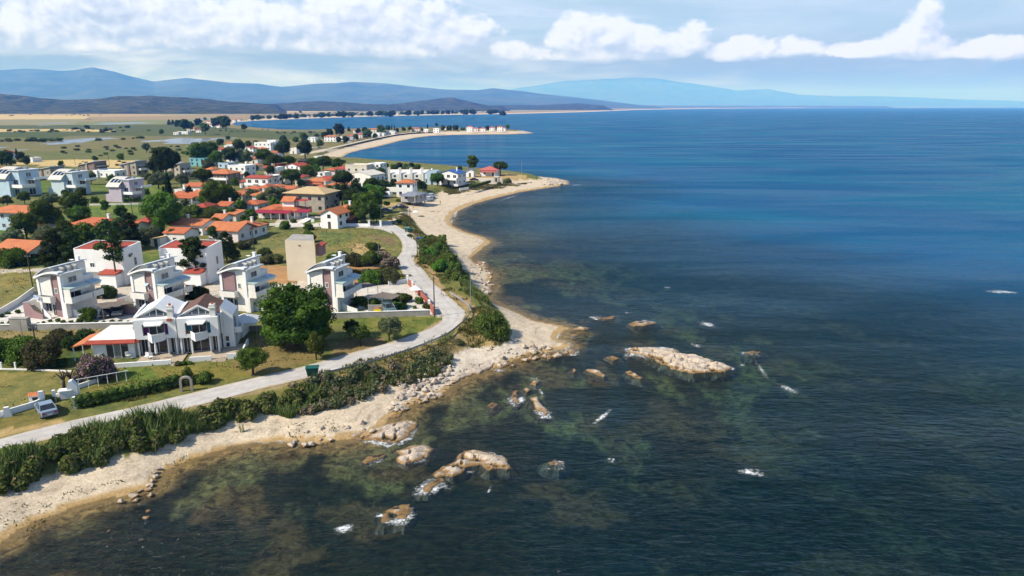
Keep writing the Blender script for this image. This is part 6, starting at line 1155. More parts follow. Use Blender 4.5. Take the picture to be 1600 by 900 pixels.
for (u, v, w, h, rf, wm, rm, lb) in [(322, 285, 17, 3.0, 'hip', WHITE, TILE_O, 'small orange hip roof between the green pine and the pyramid-roofed house'), (432, 291, 18, 3.0, 'hip', WHITE, TILE_O, 'small white house with an orange roof above the olive trees'), (455, 294, 17, 2.8, 'gable', WHITE2, TILE, 'small tiled house under the umbrella pine in mid village'), (430, 262, 14, 4.2, 'flat', WHITE, None, 'small white cube between the two pines in mid village'), (332, 320, 22, 2.8, 'gable', WHITE2, TILE, 'tiled house half hidden by the large green tree'), (440, 258, 14, 3.0, 'gable', WHITE, TILE_R, 'tiny red gable left of the red-edged white house'), (552, 284, 14, 3, 'flat', WHITE2, None, 'low white annex in front of the big white gabled house'), (385, 283, 16, 3.0, 'hip', WHITE, TILE_R, 'small red hip roof left of the white two-storey house'), (362, 245, 14, 3.4, 'gable', WHITE, TILE_O, 'small orange gable left behind the white cubic house'), (498, 245, 12, 3.2, 'flat', WHITE, None, 'little white kiosk at the end of the second beach')]: H(u, v, w, h, 6, -14, rf, wm, rm, lb, None, rh=1.0, framed=False)
H(198, 150.3, 5, 9, 9, 0, 'flat', CREAM, None, 'small lookout building on the crest of the nearer hill', None, wins=False) if False else None
# ------------------------------------------------------------------ walls, fences, poles, bins, cars and small things
def run(name, label, cat, pts, hgt, th, m, z=G0, cap=None, group=None, mid=None):
    w = [P(u, v, z) for u, v in pts]; o0 = w[0]; t = thing(name, label, cat, o0, 0, group); mb = MB()
    def seg(mb, a, b, th, z0, z1):
        d = (b - a).normalized(); n = Vector((-d.y, d.x, 0)) * th / 2; a = a - o0; b = b - o0
        mb.hexa([a - n + Vector((0, 0, z0)), b - n + Vector((0, 0, z0)), b + n + Vector((0, 0, z0)), a + n + Vector((0, 0, z0)), a - n + Vector((0, 0, z1)), b - n + Vector((0, 0, z1)), b + n + Vector((0, 0, z1)), a + n + Vector((0, 0, z1))])
    for a, b in zip(w[:-1], w[1:]): seg(mb, a, b, th, -.2, hgt)
    mb.build('wall', m, t)
    if cap:
        mb = MB(); [seg(mb, a, b, th + .1, hgt, hgt + .08) for a, b in zip(w[:-1], w[1:])]; mb.build('coping', cap, t)
    return t
run('garden_wall', 'long grey concrete wall in front of the two left villas', 'wall', [(-40, 517), (120, 514.5), (216, 512)], 1.0, .25, CONC, cap=WHITE)
run('garden_wall', 'grey concrete wall with white coping below the rightmost villa', 'wall', [(510, 498), (575, 496), (672, 493)], 1.0, .25, CONC, cap=WHITE)
run('garden_wall', 'white boundary wall between the yellow field and the gravel yard', 'wall', [(-10, 497), (28, 475), (54, 456)], 1.0, .2, WHITE2)
run('garden_wall', 'white wall with pillars in front of the gabled house by the road', 'wall', [(500, 353), (540, 353.5), (577, 354)], .9, .25, WHITE)
run('garden_wall', 'long low white wall along the village gardens', 'wall', [(360, 352), (430, 352.5), (498, 353)], .7, .25, WHITE2)
run('garden_wall', 'white wall on the far side of the rightmost villa yard', 'wall', [(607, 446), (637, 442)], .9, .2, WHITE)
run('garden_wall', 'pale wall along the street behind the lilac villa hedge', 'wall', [(140, 321), (200, 320), (240, 319)], .6, .2, WHITE2)
run('garden_wall', 'grey stone wall between the beach track and the parked cars', 'wall', [(612, 327), (628, 320)], .8, .4, CONC)
t = run('fence', 'red brick-coloured panel fence along the road at the villa yard', 'fence', [(638, 445), (648, 453), (670, 477)], 1.2, .12, BRICK)
t = run('fence', 'short red panel fence piece beside the pole at the road bend', 'fence', [(673, 484), (678, 493)], 1.5, .12, BRICK)
for (u, v, lb) in [(645, 452, 'white gate post in the red fence'), (671, 482, 'white gate post at the corner of the red fence'), (637, 442, 'white wall end post at the far end of the red fence')]:
    p = P(u, v, G0); o = MB().box(-.2, .2, -.2, .2, -.1, 1.5).hexa([(-.26, -.26, 1.5), (.26, -.26, 1.5), (.26, .26, 1.5), (-.26, .26, 1.5), (-.12, -.12, 1.72), (.12, -.12, 1.72), (.12, .12, 1.72), (-.12, .12, 1.72)]).build('gate_post', WHITE); o.location = p; tag(o, lb, 'gate post')
for (u, v, lb) in [(577, 354, 'white pillar at the end of the white wall by the road'), (595, 354, 'white pillar beside the pole at the track entrance')]:
    p = P(u, v, G0); o = MB().box(-.3, .3, -.3, .3, -.1, 1.8).box(-.36, .36, -.36, .36, 1.8, 1.95).build('gate_post', WHITE); o.location = p; tag(o, lb, 'gate post')
# concrete box with the poster of the for-sale board
p = P(576, 495, G0); t = thing('sign_wall', 'grey wall block carrying a red and yellow board', 'wall', p, R(1)); MB().box(0, 2.45, -.2, .1, .9, 2.2).build('wall', CONC, t)
o = MB().box(1.0, 2.3, -.24, -.205, .95, 1.85).build('board', mat('yellow_board', (.75, .62, .02), None, 2, .7), t); MB().box(1.0, 2.3, -.245, -.2405, 1.5, 1.85).build('red_band', mat('red_board', (.45, .02, .03), None, 2, .7), o)
lt = MB()
for i in range(6): lt.box(1.10 + i * .15, 1.2 + i * .15, -.249, -.2455, 1.6, 1.75)
lt.build('lettering', WHITE, o)
p = P(20, 516, G0); o = MB().box(0, 2.9, -.5, .5, -.1, 2.1).box(-.06, 2.96, -.56, .56, 2.1, 2.2).build('utility_cabinet', CONC); o.location = p; tag(o, 'grey concrete block standing on the long grey wall at the left', 'block')
# shade nets over parked cars
def net(px, z, label, posts=True):
    w = [P(u, v, G0 + z) for u, v in px]; c = sum(w, Vector()) / len(w); t = thing('shade_canopy', label, 'shade net', (c.x, c.y, G0))
    n = 8; vs = []; fs = []
    for i in range(n + 1):
        for j in range(n + 1):
            a = w[0].lerp(w[1], i / n); b = w[3].lerp(w[2], i / n); q = a.lerp(b, j / n) - Vector((c.x, c.y, G0)); s = math.sin(math.pi * i / n) * math.sin(math.pi * j / n); vs.append((q.x, q.y, q.z - .25 * s + random.uniform(-.04, .04)))
    for i in range(n):
        for j in range(n): k = i * (n + 1) + j; fs.append((k, k + 1, k + n + 2, k + n + 1))
    nn = len(vs); mb = MB().add(vs, fs).add([(x, y, zz - .03) for x, y, zz in vs], [f[::-1] for f in fs]); mb.build('net', NET, t)
    for q in w: q = q - Vector((c.x, c.y, G0)); MB().tube((q.x, q.y, 0), (q.x, q.y, q.z), .05, n=6).build('post', METAL, t)
net([(146, 476), (186, 470), (214, 472), (160, 482)], 2.4, 'sagging brown shade net over the cars beside the first villa')
net([(292, 470), (336, 466), (352, 474), (310, 482)], 2.4, 'brown shade net behind the twin gabled houses')
net([(545, 446), (574, 441), (590, 446), (556, 452)], 2.5, 'small brown shade net nearer the rightmost villa')
net([(575, 464), (598, 456), (626, 461), (612, 468)], 2.4, 'large brown shade net over the blue car in the gravel yard')
# white event tent by the pine
p = P(388, 524, G0); t = thing('party_tent', 'white tent-roofed kiosk between the brown-gabled house and the stone pine', 'tent', p, R(4))
MB().add([(-2.6, -1.4, 2.5), (1.9, -1.4, 2.5), (1.9, 2.6, 2.5), (-2.6, 2.6, 2.5), (-.4, .6, 3.6)], [(0, 1, 4), (1, 2, 4), (2, 3, 4), (3, 0, 4), (3, 2, 1, 0)]).box(-2.6, 1.9, -1.42, -1.36, 2.2, 2.5).build('tent_roof', AWN, t)
MB().box(-2.5, -.5, -1.2, 2.4, -.1, 2.3).build('kiosk_wall', WHITE, t); window(t, face(-1.9, -1.2, 1.1, 0), .8, .6); window(t, face(-1.0, -1.2, 1.1, 0), .6, .6)
for x, y in ((1.8, -1.3), (1.8, 2.5)): MB().tube((x, y, 0), (x, y, 2.5), .05).build('pole', METAL, t)
MB().box(-.4, 1.7, 2.0, 2.2, -.1, 1.0).build('counter', CONC, t)
# terraces of the twin houses
p = P(283, 566, G0); t = thing('terrace', 'paved terrace with low white walls and steps before the twin houses', 'terrace', p, R(12))
MB().box(-6.2, .2, -.2, 6.0, -.2, .18).box(.9, 8.2, .2, 6.2, -.2, .22).build('paving', TERR, t)
MB().box(-9.5, -1.2, -.6, -.3, -.2, .65).box(-13.5, -9.52, -.9, -.6, -.2, .5).box(1.2, 4.2, -.2, .05, -.2, .7).box(6.3, 8.4, .0, .2, -.2, .8).box(8.22, 8.45, .21, 6.5, -.2, .9).build('low_wall', WHITE, t)
for i in range(3): MB().box(-1.1, .8, -1.3 + i * .32, -.98 + i * .32, -.2, .02 + i * .07).build('step', TERR, t)
for i in range(3): MB().box(4.3, 6.2, -.9 + i * .32, -.58 + i * .32, -.2, .02 + i * .07).build('step', TERR, t)
for i, (dx, dy) in enumerate([(-5.4, .9), (-4.6, .6), (-8.3, 1.3)]):
    q = p + Vector((dx, dy, .2)); c = thing('garden_chair', ['white garden chair left of the closed parasol', 'white garden chair nearest the closed parasol', 'white garden chair in front of the low house'][i], 'chair', q, R(30 * i), 'white garden chairs on the terrace')
    MB().box(-.25, .25, -.25, .25, .4, .45).build('seat', WHITE, c); MB().box(-.25, .25, .22, .28, .45, .95).build('backrest', WHITE, c)
    for sx in (-.22, .2):
        for sy in (-.24, .22): MB().box(sx, sx + .04, sy, sy + .04, 0, .4).build('leg', WHITE, c)
q = p + Vector((-3.9, .9, .2)); c = thing('parasol', 'closed white parasol on the terrace of the white-gabled house', 'parasol', q); MB().tube((0, 0, 0), (0, 0, 2.6), .03).build('pole', METAL, c); MB().lathe([(.05, 2.55), (.16, 2.0), (.2, 1.0), (.14, .8)], n=8).build('canopy', AWN, c); MB().lathe([(.3, 0), (.3, .08), (.05, .1)], n=10).build('base', CONC, c)
# kerbs, posts and little walls of the left lawn
run('kerb_wall', 'low white kerb behind the dry lawn at the left', 'kerb', [(-20, 577), (50, 578.5), (112, 581)], .18, .2, WHITE2)
for i, (u, v) in enumerate([(3, 577), (25, 577), (50, 577)]): p = P(u, v, G0); o = MB().box(-.1, .1, -.1, .1, -.1, 1.0).box(-.12, .12, -.12, .12, 1.0, 1.05).build('fence_post', WHITE); o.location = p; tag(o, 'short white post on the lawn kerb, %s from the left' % ['first', 'second', 'third'][i], 'post', 'white posts on the lawn kerb')
run('garden_wall', 'low white wall beside the silver car, ending in sloped piers', 'wall', [(-40, 662), (8, 650), (55, 636), (68, 630)], .75, .22, WHITE)
run('garden_wall', 'low white wall rising from the barbecue towards the pink oleander', 'wall', [(72, 630), (86, 624), (112, 611), (150, 598), (178, 585)], .6, .2, WHITE)
for (u, v, s, lb) in [(13, 651, 1.25, 'sloped white pier at the left end of the low white wall'), (67, 631, 1.7, 'large sloped white pier behind the silver car'), (86, 627, 1.5, 'slim rounded white pier between the silver car and the barbecue'), (118, 639, 1.6, 'tall white gate post at the left end of the clipped hedge')]:
    p = P(u, v, G0); o = MB().ext([(-.45, -.1), (.45, -.1), (.2, s), (-.3, s)] if s != 1.6 and s != 1.5 else [(-.18, -.1), (.18, -.1), (.16, s), (-.16, s)], 'y', -.18, .18).build('wall_pier', WHITE); o.location = p; o.rotation_euler = (0, 0, R(25)); tag(o, lb, 'pier')
p = P(107, 621, G0); t = thing('barbecue', 'white masonry barbecue with a sloping hood in the left garden', 'barbecue', p, R(20)); MB().box(-.8, .5, -.4, .5, -.1, 1.0).box(-1.0, .6, -.5, .55, 1.0, 1.12).build('body', WHITE, t); MB().ext([(.0, 1.12), (.9, -.1), (1.2, -.1), (1.2, 1.5), (.7, 2.3), (.3, 2.2)], 'y', -.35, .45).build('hood', WHITE, t)
p = P(58, 628, G0); t = thing('letterbox_house', 'tiny white masonry box with an orange tiled roof beside the car', 'mailbox', p, R(15)); MB().box(-.7, .7, -.4, .4, -.1, 1.0).build('body', WHITE, t); MB().ext([(-.55, 1.0), (0, 1.35), (.55, 1.0)], 'x', -.85, .85).build('roof', TILE_O, t); MB().box(-.3, .3, -.43, -.405, .4, .8).build('opening', DARK, t)
p = P(127, 609, G0); t = thing('railing', 'white pipe railing in front of the pink oleander', 'railing', p, R(33))
for i in range(6): MB().tube((i * 1.1 - .2, 0, 0), (i * 1.1 - .2, 0, 1.5), .04, n=6).build('post', WHITE, t)
MB().tube((-.4, 0, 1.5), (5.6, 0, 1.5), .045, n=6).build('rail', WHITE, t)
def stump(u, v, lb):
    p = P(u, v, G0); mb = MB().tube((0, 0, -.1), (.1, 0, 1.2), .22, .16); r = random.Random(int(u))
    for i in range(4): a = i * 1.6 + r.random(); mb.tube((.1, 0, 1.1), (.7 * math.cos(a), .6 * math.sin(a), 2.0 + r.random() * .5), .12, .06, 6)
    o = mb.build('pruned_tree', BARK, None, True); o.location = p; tag(o, lb, 'tree')
stump(100, 606, 'bare pruned trunk behind the barbecue, the left one'); stump(110, 602, 'bare pruned trunk behind the barbecue, the right one')
# arched garden gate in the hedge
p = P(292, 611, G0); t = thing('garden_gate', 'pale arched garden gate with a dark iron leaf in the hedge', 'gate', p, R(14), None, .78)
mb = MB().box(-1.0, -.62, -.2, .2, -.1, 1.9).box(.62, 1.0, -.2, .2, -.1, 1.9); pa = [(math.cos(a) * 1.0, 1.9 + math.sin(a) * .75) for a in [math.pi * i / 10 for i in range(11)]]; pb = [(math.cos(a) * .62, 1.9 + math.sin(a) * .45) for a in [math.pi * i / 10 for i in range(11)]]
for i in range(10): mb.hexa([(pb[i][0], -.2, pb[i][1]), (pa[i][0], -.2, pa[i][1]), (pa[i][0], .2, pa[i][1]), (pb[i][0], .2, pb[i][1]), (pb[i + 1][0], -.2, pb[i + 1][1]), (pa[i + 1][0], -.2, pa[i + 1][1]), (pa[i + 1][0], .2, pa[i + 1][1]), (pb[i + 1][0], .2, pb[i + 1][1])])
mb.build('arch', STONEW, t); mb = MB().box(-.62, .62, -.03, .03, .1, .16).box(-.62, .62, -.03, .03, 1.75, 1.82); [mb.box(-.6 + i * .2, -.56 + i * .2, -.025, .025, .16, 1.75) for i in range(7)]; mb.build('iron_leaf', DARK, t)
# guard rail round the bend
GR = [(492, 593), (550, 579), (610, 562), (660, 545), (702, 526), (728, 504), (736, 492), (733, 482), (722, 474), (703, 461)]
gw = [P(u, v, G0) for u, v in GR]; pts = [gw[0]]
for a, b in zip(gw[:-1], gw[1:]):
    n = max(1, round((b - a).length / 2.0)); pts += [a.lerp(b, (i + 1) / n) for i in range(n)]
sm = [pts[0]] + [(pts[i - 1] + pts[i] * 2 + pts[i + 1]) / 4 for i in range(1, len(pts) - 1)] + [pts[-1]]
t = thing('guard_rail', 'grey steel guard rail curving round the seaward side of the bend', 'guard rail', sm[0]); prof = [(.0, .48), (.06, .54), (.0, .60), (.0, .64), (.06, .70), (.0, .78), (-.03, .78), (-.03, .48)]; vs = []; fs = []; n = len(prof)
for i, p in enumerate(sm):
    d = (sm[min(i + 1, len(sm) - 1)] - sm[max(i - 1, 0)]).normalized(); q = Vector((-d.y, d.x, 0)); vs += [tuple(p - sm[0] + q * a + Vector((0, 0, b))) for a, b in prof]
for i in range(len(sm) - 1): fs += [(i * n + k, i * n + (k + 1) % n, (i + 1) * n + (k + 1) % n, (i + 1) * n + k) for k in range(n)]
MB().add(vs, fs).build('rail', METAL, t)
for i in range(0, len(sm), 2): p = sm[i] - sm[0]; MB().box(p.x - .06, p.x + .06, p.y - .06, p.y + .06, -.3, .72).build('post', METAL, t)
# poles
def pole(ub, vb, vt, label, m=WOOD, kind='utility_pole', lamp=False, cross=True):
    p = P(ub, vb, G0); p.z = hz1(p.x, p.y); k = pxm(p); h = (vb - vt) * k * 1.03; t = thing(kind, label, 'pole' if not lamp else 'lamp post', p)
    r = .13 if m is WOOD else .08
    MB().tube((0, 0, -.2), (random.uniform(-.1, .1), 0, h), r, r * .65, 8).build('pole', m, t)
    if cross: MB().box(-.6, .6, -.05, .05, h - .5, h - .4).build('cross_arm', m, t); [MB().lathe([(.04, 0), (.06, .05), (.03, .14)], (x, 0, h - .4), 6).build('insulator', WHITE, t) for x in (-.5, 0, .5)]
    if lamp: MB().box(-.05, .9, -.05, .05, h - .06, h).box(.5, 1.0, -.1, .1, h - .14, h - .06).build('lamp_head', METAL, t)
    return p + Vector((0, 0, h - .42))
A_ = pole(57, 547, 507, 'wooden pole standing in the bushes left of the low house'); pole(52, 452, 398, 'wooden pole behind the wall left of the first villa'); B_ = pole(679, 495, 432, 'wooden pole at the inside of the road bend'); pole(736, 483, 418, 'pale lamp post at the outside of the road bend', METAL, 'lamp_post', True, False)
C_ = pole(652, 401, 364, 'wooden pole at the road beside the dune hedge'); D_ = pole(641, 352, 327, 'wooden pole by the green bins'); pole(596, 354, 320, 'wooden pole at the entrance of the beach track'); pole(577, 353, 330, 'slim pole on the white wall', METAL, cross=False); pole(598, 490, 454, 'slim metal pole beside the grey sign wall', METAL, cross=False)
pole(592, 404, 378, 'slim metal pole among the oleanders', METAL, cross=False); pole(398, 401, 355, 'wooden pole at the edge of the dry field'); pole(207, 333, 314, 'wooden pole on the village lawn'); pole(815, 274, 251, 'tall pale pole at the tip of the lawn headland', METAL, cross=False); pole(779, 279, 257, 'pale pole in front of the pink-roofed pavilion', METAL, cross=False); pole(441, 247, 231, 'pale pole in the village near the second beach', METAL, cross=False); pole(118, 258, 247, 'wooden pole in the dry meadow, left of two'); pole(171, 258, 244, 'wooden pole in the dry meadow, right of two'); pole(617, 394, 388, 'short white sign post at the edge of the dry field', METAL, cross=False); pole(648, 314, 302, 'thin pole beside the beach hut', METAL, cross=False); pole(35, 528, 500, 'thin metal pole behind the grey concrete block', METAL, cross=False); pole(373, 226, 212, 'thin pole at the marsh edge', cross=False)
def wire(a, b, lb):
    mb = MB(); n = 10; pp = [a.lerp(b, i / n) - Vector((0, 0, .8 * math.sin(math.pi * i / n))) - a for i in range(n + 1)]
    for q0, q1 in zip(pp[:-1], pp[1:]): mb.tube(q0, q1, .012, n=4, cap=False)
    o = mb.build('power_line', DARK); o.location = a; tag(o, lb, 'cable')
wire(B_, C_, 'thin power line between the bend pole and the dune pole'); wire(C_, D_, 'thin power line between the dune pole and the pole by the bins')
# bins
def dumpster(u, v, m, lb, s=1.0, rz=10):
    p = P(u, v, G0 + .06); t = thing('dumpster', lb, 'bin', p, R(rz), None, s)
    MB().hexa([(-.6, -.45, .2), (.6, -.45, .2), (.6, .45, .2), (-.6, .45, .2), (-.75, -.55, 1.2), (.75, -.55, 1.2), (.75, .55, 1.2), (-.75, .55, 1.2)]).build('body', m, t)
    MB().ext([(-.58, 1.2), (.58, 1.2), (.58, 1.28), (.2, 1.42), (-.2, 1.42), (-.58, 1.28)], 'x', -.8, .8).build('lid', mat(m.name + '_lid', tuple(x * 1.25 for x in m.node_tree.nodes['Principled BSDF'].inputs[0].default_value[:3]) if False else {'bin_green': (.012, .09, .08), 'bin_blue': (.02, .10, .38), 'bin_pale': (.14, .24, .20)}[m.name], None, 3, .5), t)
    for x in (-.5, .5):
        for y in (-.35, .35): MB().tube((x - .04, y, .1), (x + .04, y, .1), .1).build('wheel', DARK, t)
BG = mat('bin_green', (.008, .06, .052), None, 3, .5); BB = mat('bin_blue', (.015, .08, .34), None, 3, .5); BP = mat('bin_pale', (.12, .20, .17), None, 3, .5)
dumpster(489, 588, BG, 'dark green wheeled bin on the road edge at the guard rail', 1.1); dumpster(656, 378, BB, 'blue wheeled bin beside the road at the dune', .95); dumpster(636, 362, BP, 'pale green bin, left one of the pair by the pole', 1.0); dumpster(641, 363.5, BG, 'dark green bin, right one of the pair by the pole', .95)
# cars
TYRE = mat('tyre_rubber', (.015, .015, .016), None, 4, .8); RIM = mat('alloy_rim', (.45, .46, .47), None, 3, .35, metal=.8); LAMPR = mat('red_tail_lamp', (.35, .012, .012), None, 3, .3); LAMPW = mat('headlamp_glass', (.6, .62, .64), None, 3, .1, spec=.7)
def paint(nm, c): return mat(nm, c, tuple(x * .93 for x in c), .8, .28, spec=.6)
def car(u, v, yaw, m, label, kind='saloon', z=G0):
    p = P(u, v, z); p.z = hz1(p.x, p.y) + .02; t = thing('parked_car', label, 'car', p, R(yaw), None)
    # side outline, nose at +x
    if kind == 'van': lo = [(-2.3, .35), (2.25, .35), (2.3, .9), (1.7, 1.15), (1.2, 1.95), (-2.25, 2.0), (-2.35, 1.0)]; gl = [(-2.1, 1.2), (1.45, 1.2), (1.1, 1.85), (-2.1, 1.9)]; hw = .92
    elif kind == 'hatch': lo = [(-1.95, .32), (1.95, .32), (2.0, .72), (1.15, .95), (-1.95, .98), (-2.0, .7)]; gl = [(-1.9, .97), (1.2, .95), (.4, 1.44), (-1.5, 1.48)]; hw = .86
    else: lo = [(-2.2, .32), (2.2, .32), (2.25, .68), (2.0, .82), (1.05, .95), (-1.55, .98), (-2.2, .94), (-2.28, .6)]; gl = [(-1.65, .97), (1.1, .94), (.3, 1.40), (-.95, 1.42)]; hw = .88
    nr = 4
    def body(prof, hw_, tuck, name, m_, par):
        mb = MB(); n = len(prof); ys = [-hw_, -hw_ + .06, hw_ - .06, hw_]; vs = []
        zc = sum(q[1] for q in prof) / n; xc = sum(q[0] for q in prof) / n; zmin = min(q[1] for q in prof); zmax = max(q[1] for q in prof)
        for j, y in enumerate(ys):
            s = .965 if j in (0, 3) else 1.0
            for x, zz in prof: tk = 1 - tuck * (zz - zmin) / (zmax - zmin); vs.append((xc + (x - xc) * s, y * tk, zc + (zz - zc) * (s if j in (0, 3) else 1)))
        fs = [tuple(range(n))[::-1], tuple(3 * n + i for i in range(n))]
        for j in range(3): fs += [(j * n + i, j * n + (i + 1) % n, (j + 1) * n + (i + 1) % n, (j + 1) * n + i) for i in range(n)]
        return mb.add(vs, fs).build(name, m_, par)
    bd = body(lo, hw, .06, 'body', m, t)
    if kind == 'van':
        for s in (-1, 1): MB().box(.2, 1.2, s * hw * .97 - .015, s * hw * .97 + .015, 1.2, 1.75).build('side_window', GLASS, t)
        MB().hexa([(1.72, -.75, 1.17), (1.72, .75, 1.17), (1.24, .7, 1.9), (1.24, -.7, 1.9), (1.76, -.75, 1.18), (1.76, .75, 1.18), (1.28, .7, 1.9), (1.28, -.7, 1.9)]).build('windscreen', GLASS, t)
    else:
        cb = body(gl, hw - .02, .22, 'cabin_glass', GLASS, t); x0, x1 = gl[3][0], gl[2][0]; z1 = gl[2][1]
        k = (hw - .02) * .80; MB().box(x0 - .05, x1 + .05, -k, k, z1 - .03, z1 + .045).build('roof', m, t)
        for s in (-1, 1): MB().hexa([(x0 * .35, s * (k + .0), z1), (x0 * .35 + .09, s * k, z1), (x0 * .35 + .09, s * (hw - .0), .95), (x0 * .35, s * hw, .95), (x0 * .35, s * (k + .03), z1), (x0 * .35 + .09, s * (k + .03), z1), (x0 * .35 + .09, s * (hw + .01), .95), (x0 * .35, s * (hw + .01), .95)]).build('door_pillar', m, t)
        for (a, b_) in ((gl[0], gl[3]), (gl[1], gl[2])):
            for s in (-1, 1): MB().tube((a[0], s * (hw - .04), a[1]), (b_[0], s * k, b_[1]), .055, .05, 6).build('roof_pillar', m, t)
    L0, L1 = lo[0][0], lo[1][0]
    for x in (L0 + .75, L1 - .8):
        for s in (-1, 1):
            w_ = MB().tube((x, s * (hw - .2), .32), (x, s * (hw + .015), .32), .32, n=16).build('wheel', TYRE, t); MB().tube((x, s * (hw + .012), .32), (x, s * (hw + .03), .32), .2, n=12).build('rim', RIM, w_)
    for s in (-.62, .62): MB().box(L0 - .09, L0 - .02, s - .17, s + .17, .66, .82).build('tail_light', LAMPR, t); MB().box(L1 - .02, L1 + .05, s - .17, s + .17, .58, .72).build('headlight', LAMPW, t)
    MB().box(L0 - .1, L0 - .04, -.26, .26, .5, .62).build('number_plate', WHITE, t)
SILV = paint('silver_blue_paint', (.20, .26, .34)); BLK = paint('black_paint', (.012, .012, .014)); GRY = paint('grey_paint', (.25, .26, .28)); WHP = paint('white_paint', (.72, .72, .72)); BLU = paint('dark_blue_paint', (.03, .06, .11)); TEALP = paint('teal_grey_paint', (.10, .17, .19))
car(73, 645, 133, SILV, 'silver blue saloon car parked on the grass by the white wall')
car(168, 494, -75, BLK, 'dark car under the brown net beside the first villa, the left one', 'hatch'); car(186, 491, -72, GRY, 'grey car under the brown net beside the first villa, the right one', 'hatch'); car(607, 486, -60, TEALP, 'teal grey car under the shade net in the gravel yard', 'hatch')
car(603, 331, 15, BLU, 'dark blue car parked at the stone wall on the beach track'); car(629, 324, 10, BLK, 'black car parked at the far end of the stone wall'); car(594, 339, 80, BLK, 'black car in the shade of the trees by the track', 'hatch'); car(586, 341, 10, TEALP, 'green-grey car under the trees behind the white pillar', 'hatch')
car(669, 307, 60, WHP, 'white van, left one beside the grey beach hut', 'van'); car(673, 303, 60, WHP, 'white van, right one beside the grey beach hut', 'van'); car(741, 282.5, 5, BLK, 'dark car on the track across the headland lawn'); car(655, 313, 10, GRY, 'grey car in front of the beach hut', 'hatch'); car(291, 325, 5, WHP, 'white car in front of the long orange-roofed house')
car(492, 232, 10, WHP, 'white car on the road behind the second beach, left of two'); car(500, 232, 10, GRY, 'grey car on the road behind the second beach, right of two', 'hatch'); car(546, 223.5, 12, WHP, 'white van on the second beach road below the seaside villa', 'van')
# caravan and trailer
p = P(606, 309, G0); t = thing('caravan', 'white rounded caravan on the grass left of the beach hut', 'caravan', p, R(-20)); MB().ext([(-1.6, .5), (1.6, .5), (1.75, 1.2), (1.5, 2.4), (1.0, 2.75), (-1.0, 2.75), (-1.5, 2.4), (-1.75, 1.2)], 'y', -1.1, 1.1).build('body', WHITE, t); MB().box(-.8, .8, -1.13, -1.105, 1.3, 2.0).build('window', GLASS, t)
for y in (-1.0, 1.0): MB().tube((-.1, y - .08, .35), (-.1, y + .08, .35), .35, n=12).build('wheel', TYRE, t)
p = P(615, 303, G0); t = thing('trailer', 'long white box trailer behind the caravan', 'trailer', p, R(-6)); MB().box(-3.3, 3.3, -1.1, 1.1, .9, 2.7).build('body', WHITE2, t); [MB().tube((x, -1.0, .45), (x, 1.0, .45), .42, n=12).build('wheel', TYRE, t) for x in (-1.8, 1.8)]
p = P(728, 287.5, G0); o = MB().add([(-2.4, 0, .5), (-1.5, -.9, .45), (2.2, -.9, .4), (2.2, .9, .4), (-1.5, .9, .45), (-1.6, -.4, 0), (2.0, -.5, 0), (2.0, .5, 0), (-1.6, .4, 0), (-2.2, 0, .15)], [(0, 1, 5, 9), (1, 2, 6, 5), (2, 3, 7, 6), (3, 4, 8, 7), (4, 0, 9, 8), (5, 6, 7, 8), (9, 5, 8), (0, 4, 1), (1, 4, 3, 2)]).build('dinghy', WHITE); o.location = p; tag(o, 'upturned white dinghy lying on the headland lawn', 'boat')
t = run('garden_wall', 'white low wall with a gate beside the headland hedge', 'wall', [(718, 297), (732, 295)], .8, .25, WHITE2); p = P(776, 284, G0); t = thing('gate_house', 'small pale masonry gate block at the end of the headland hedge', 'gate block', p, R(-20)); MB().box(-1.3, 1.3, -.6, .6, -.1, 2.6).build('body', STONEW, t); MB().box(-1.4, 1.4, -.7, .7, 2.6, 2.75).build('cap', WHITE2, t); MB().box(-.5, .4, -.63, -.605, 0, 1.9).build('door', DARK, t)
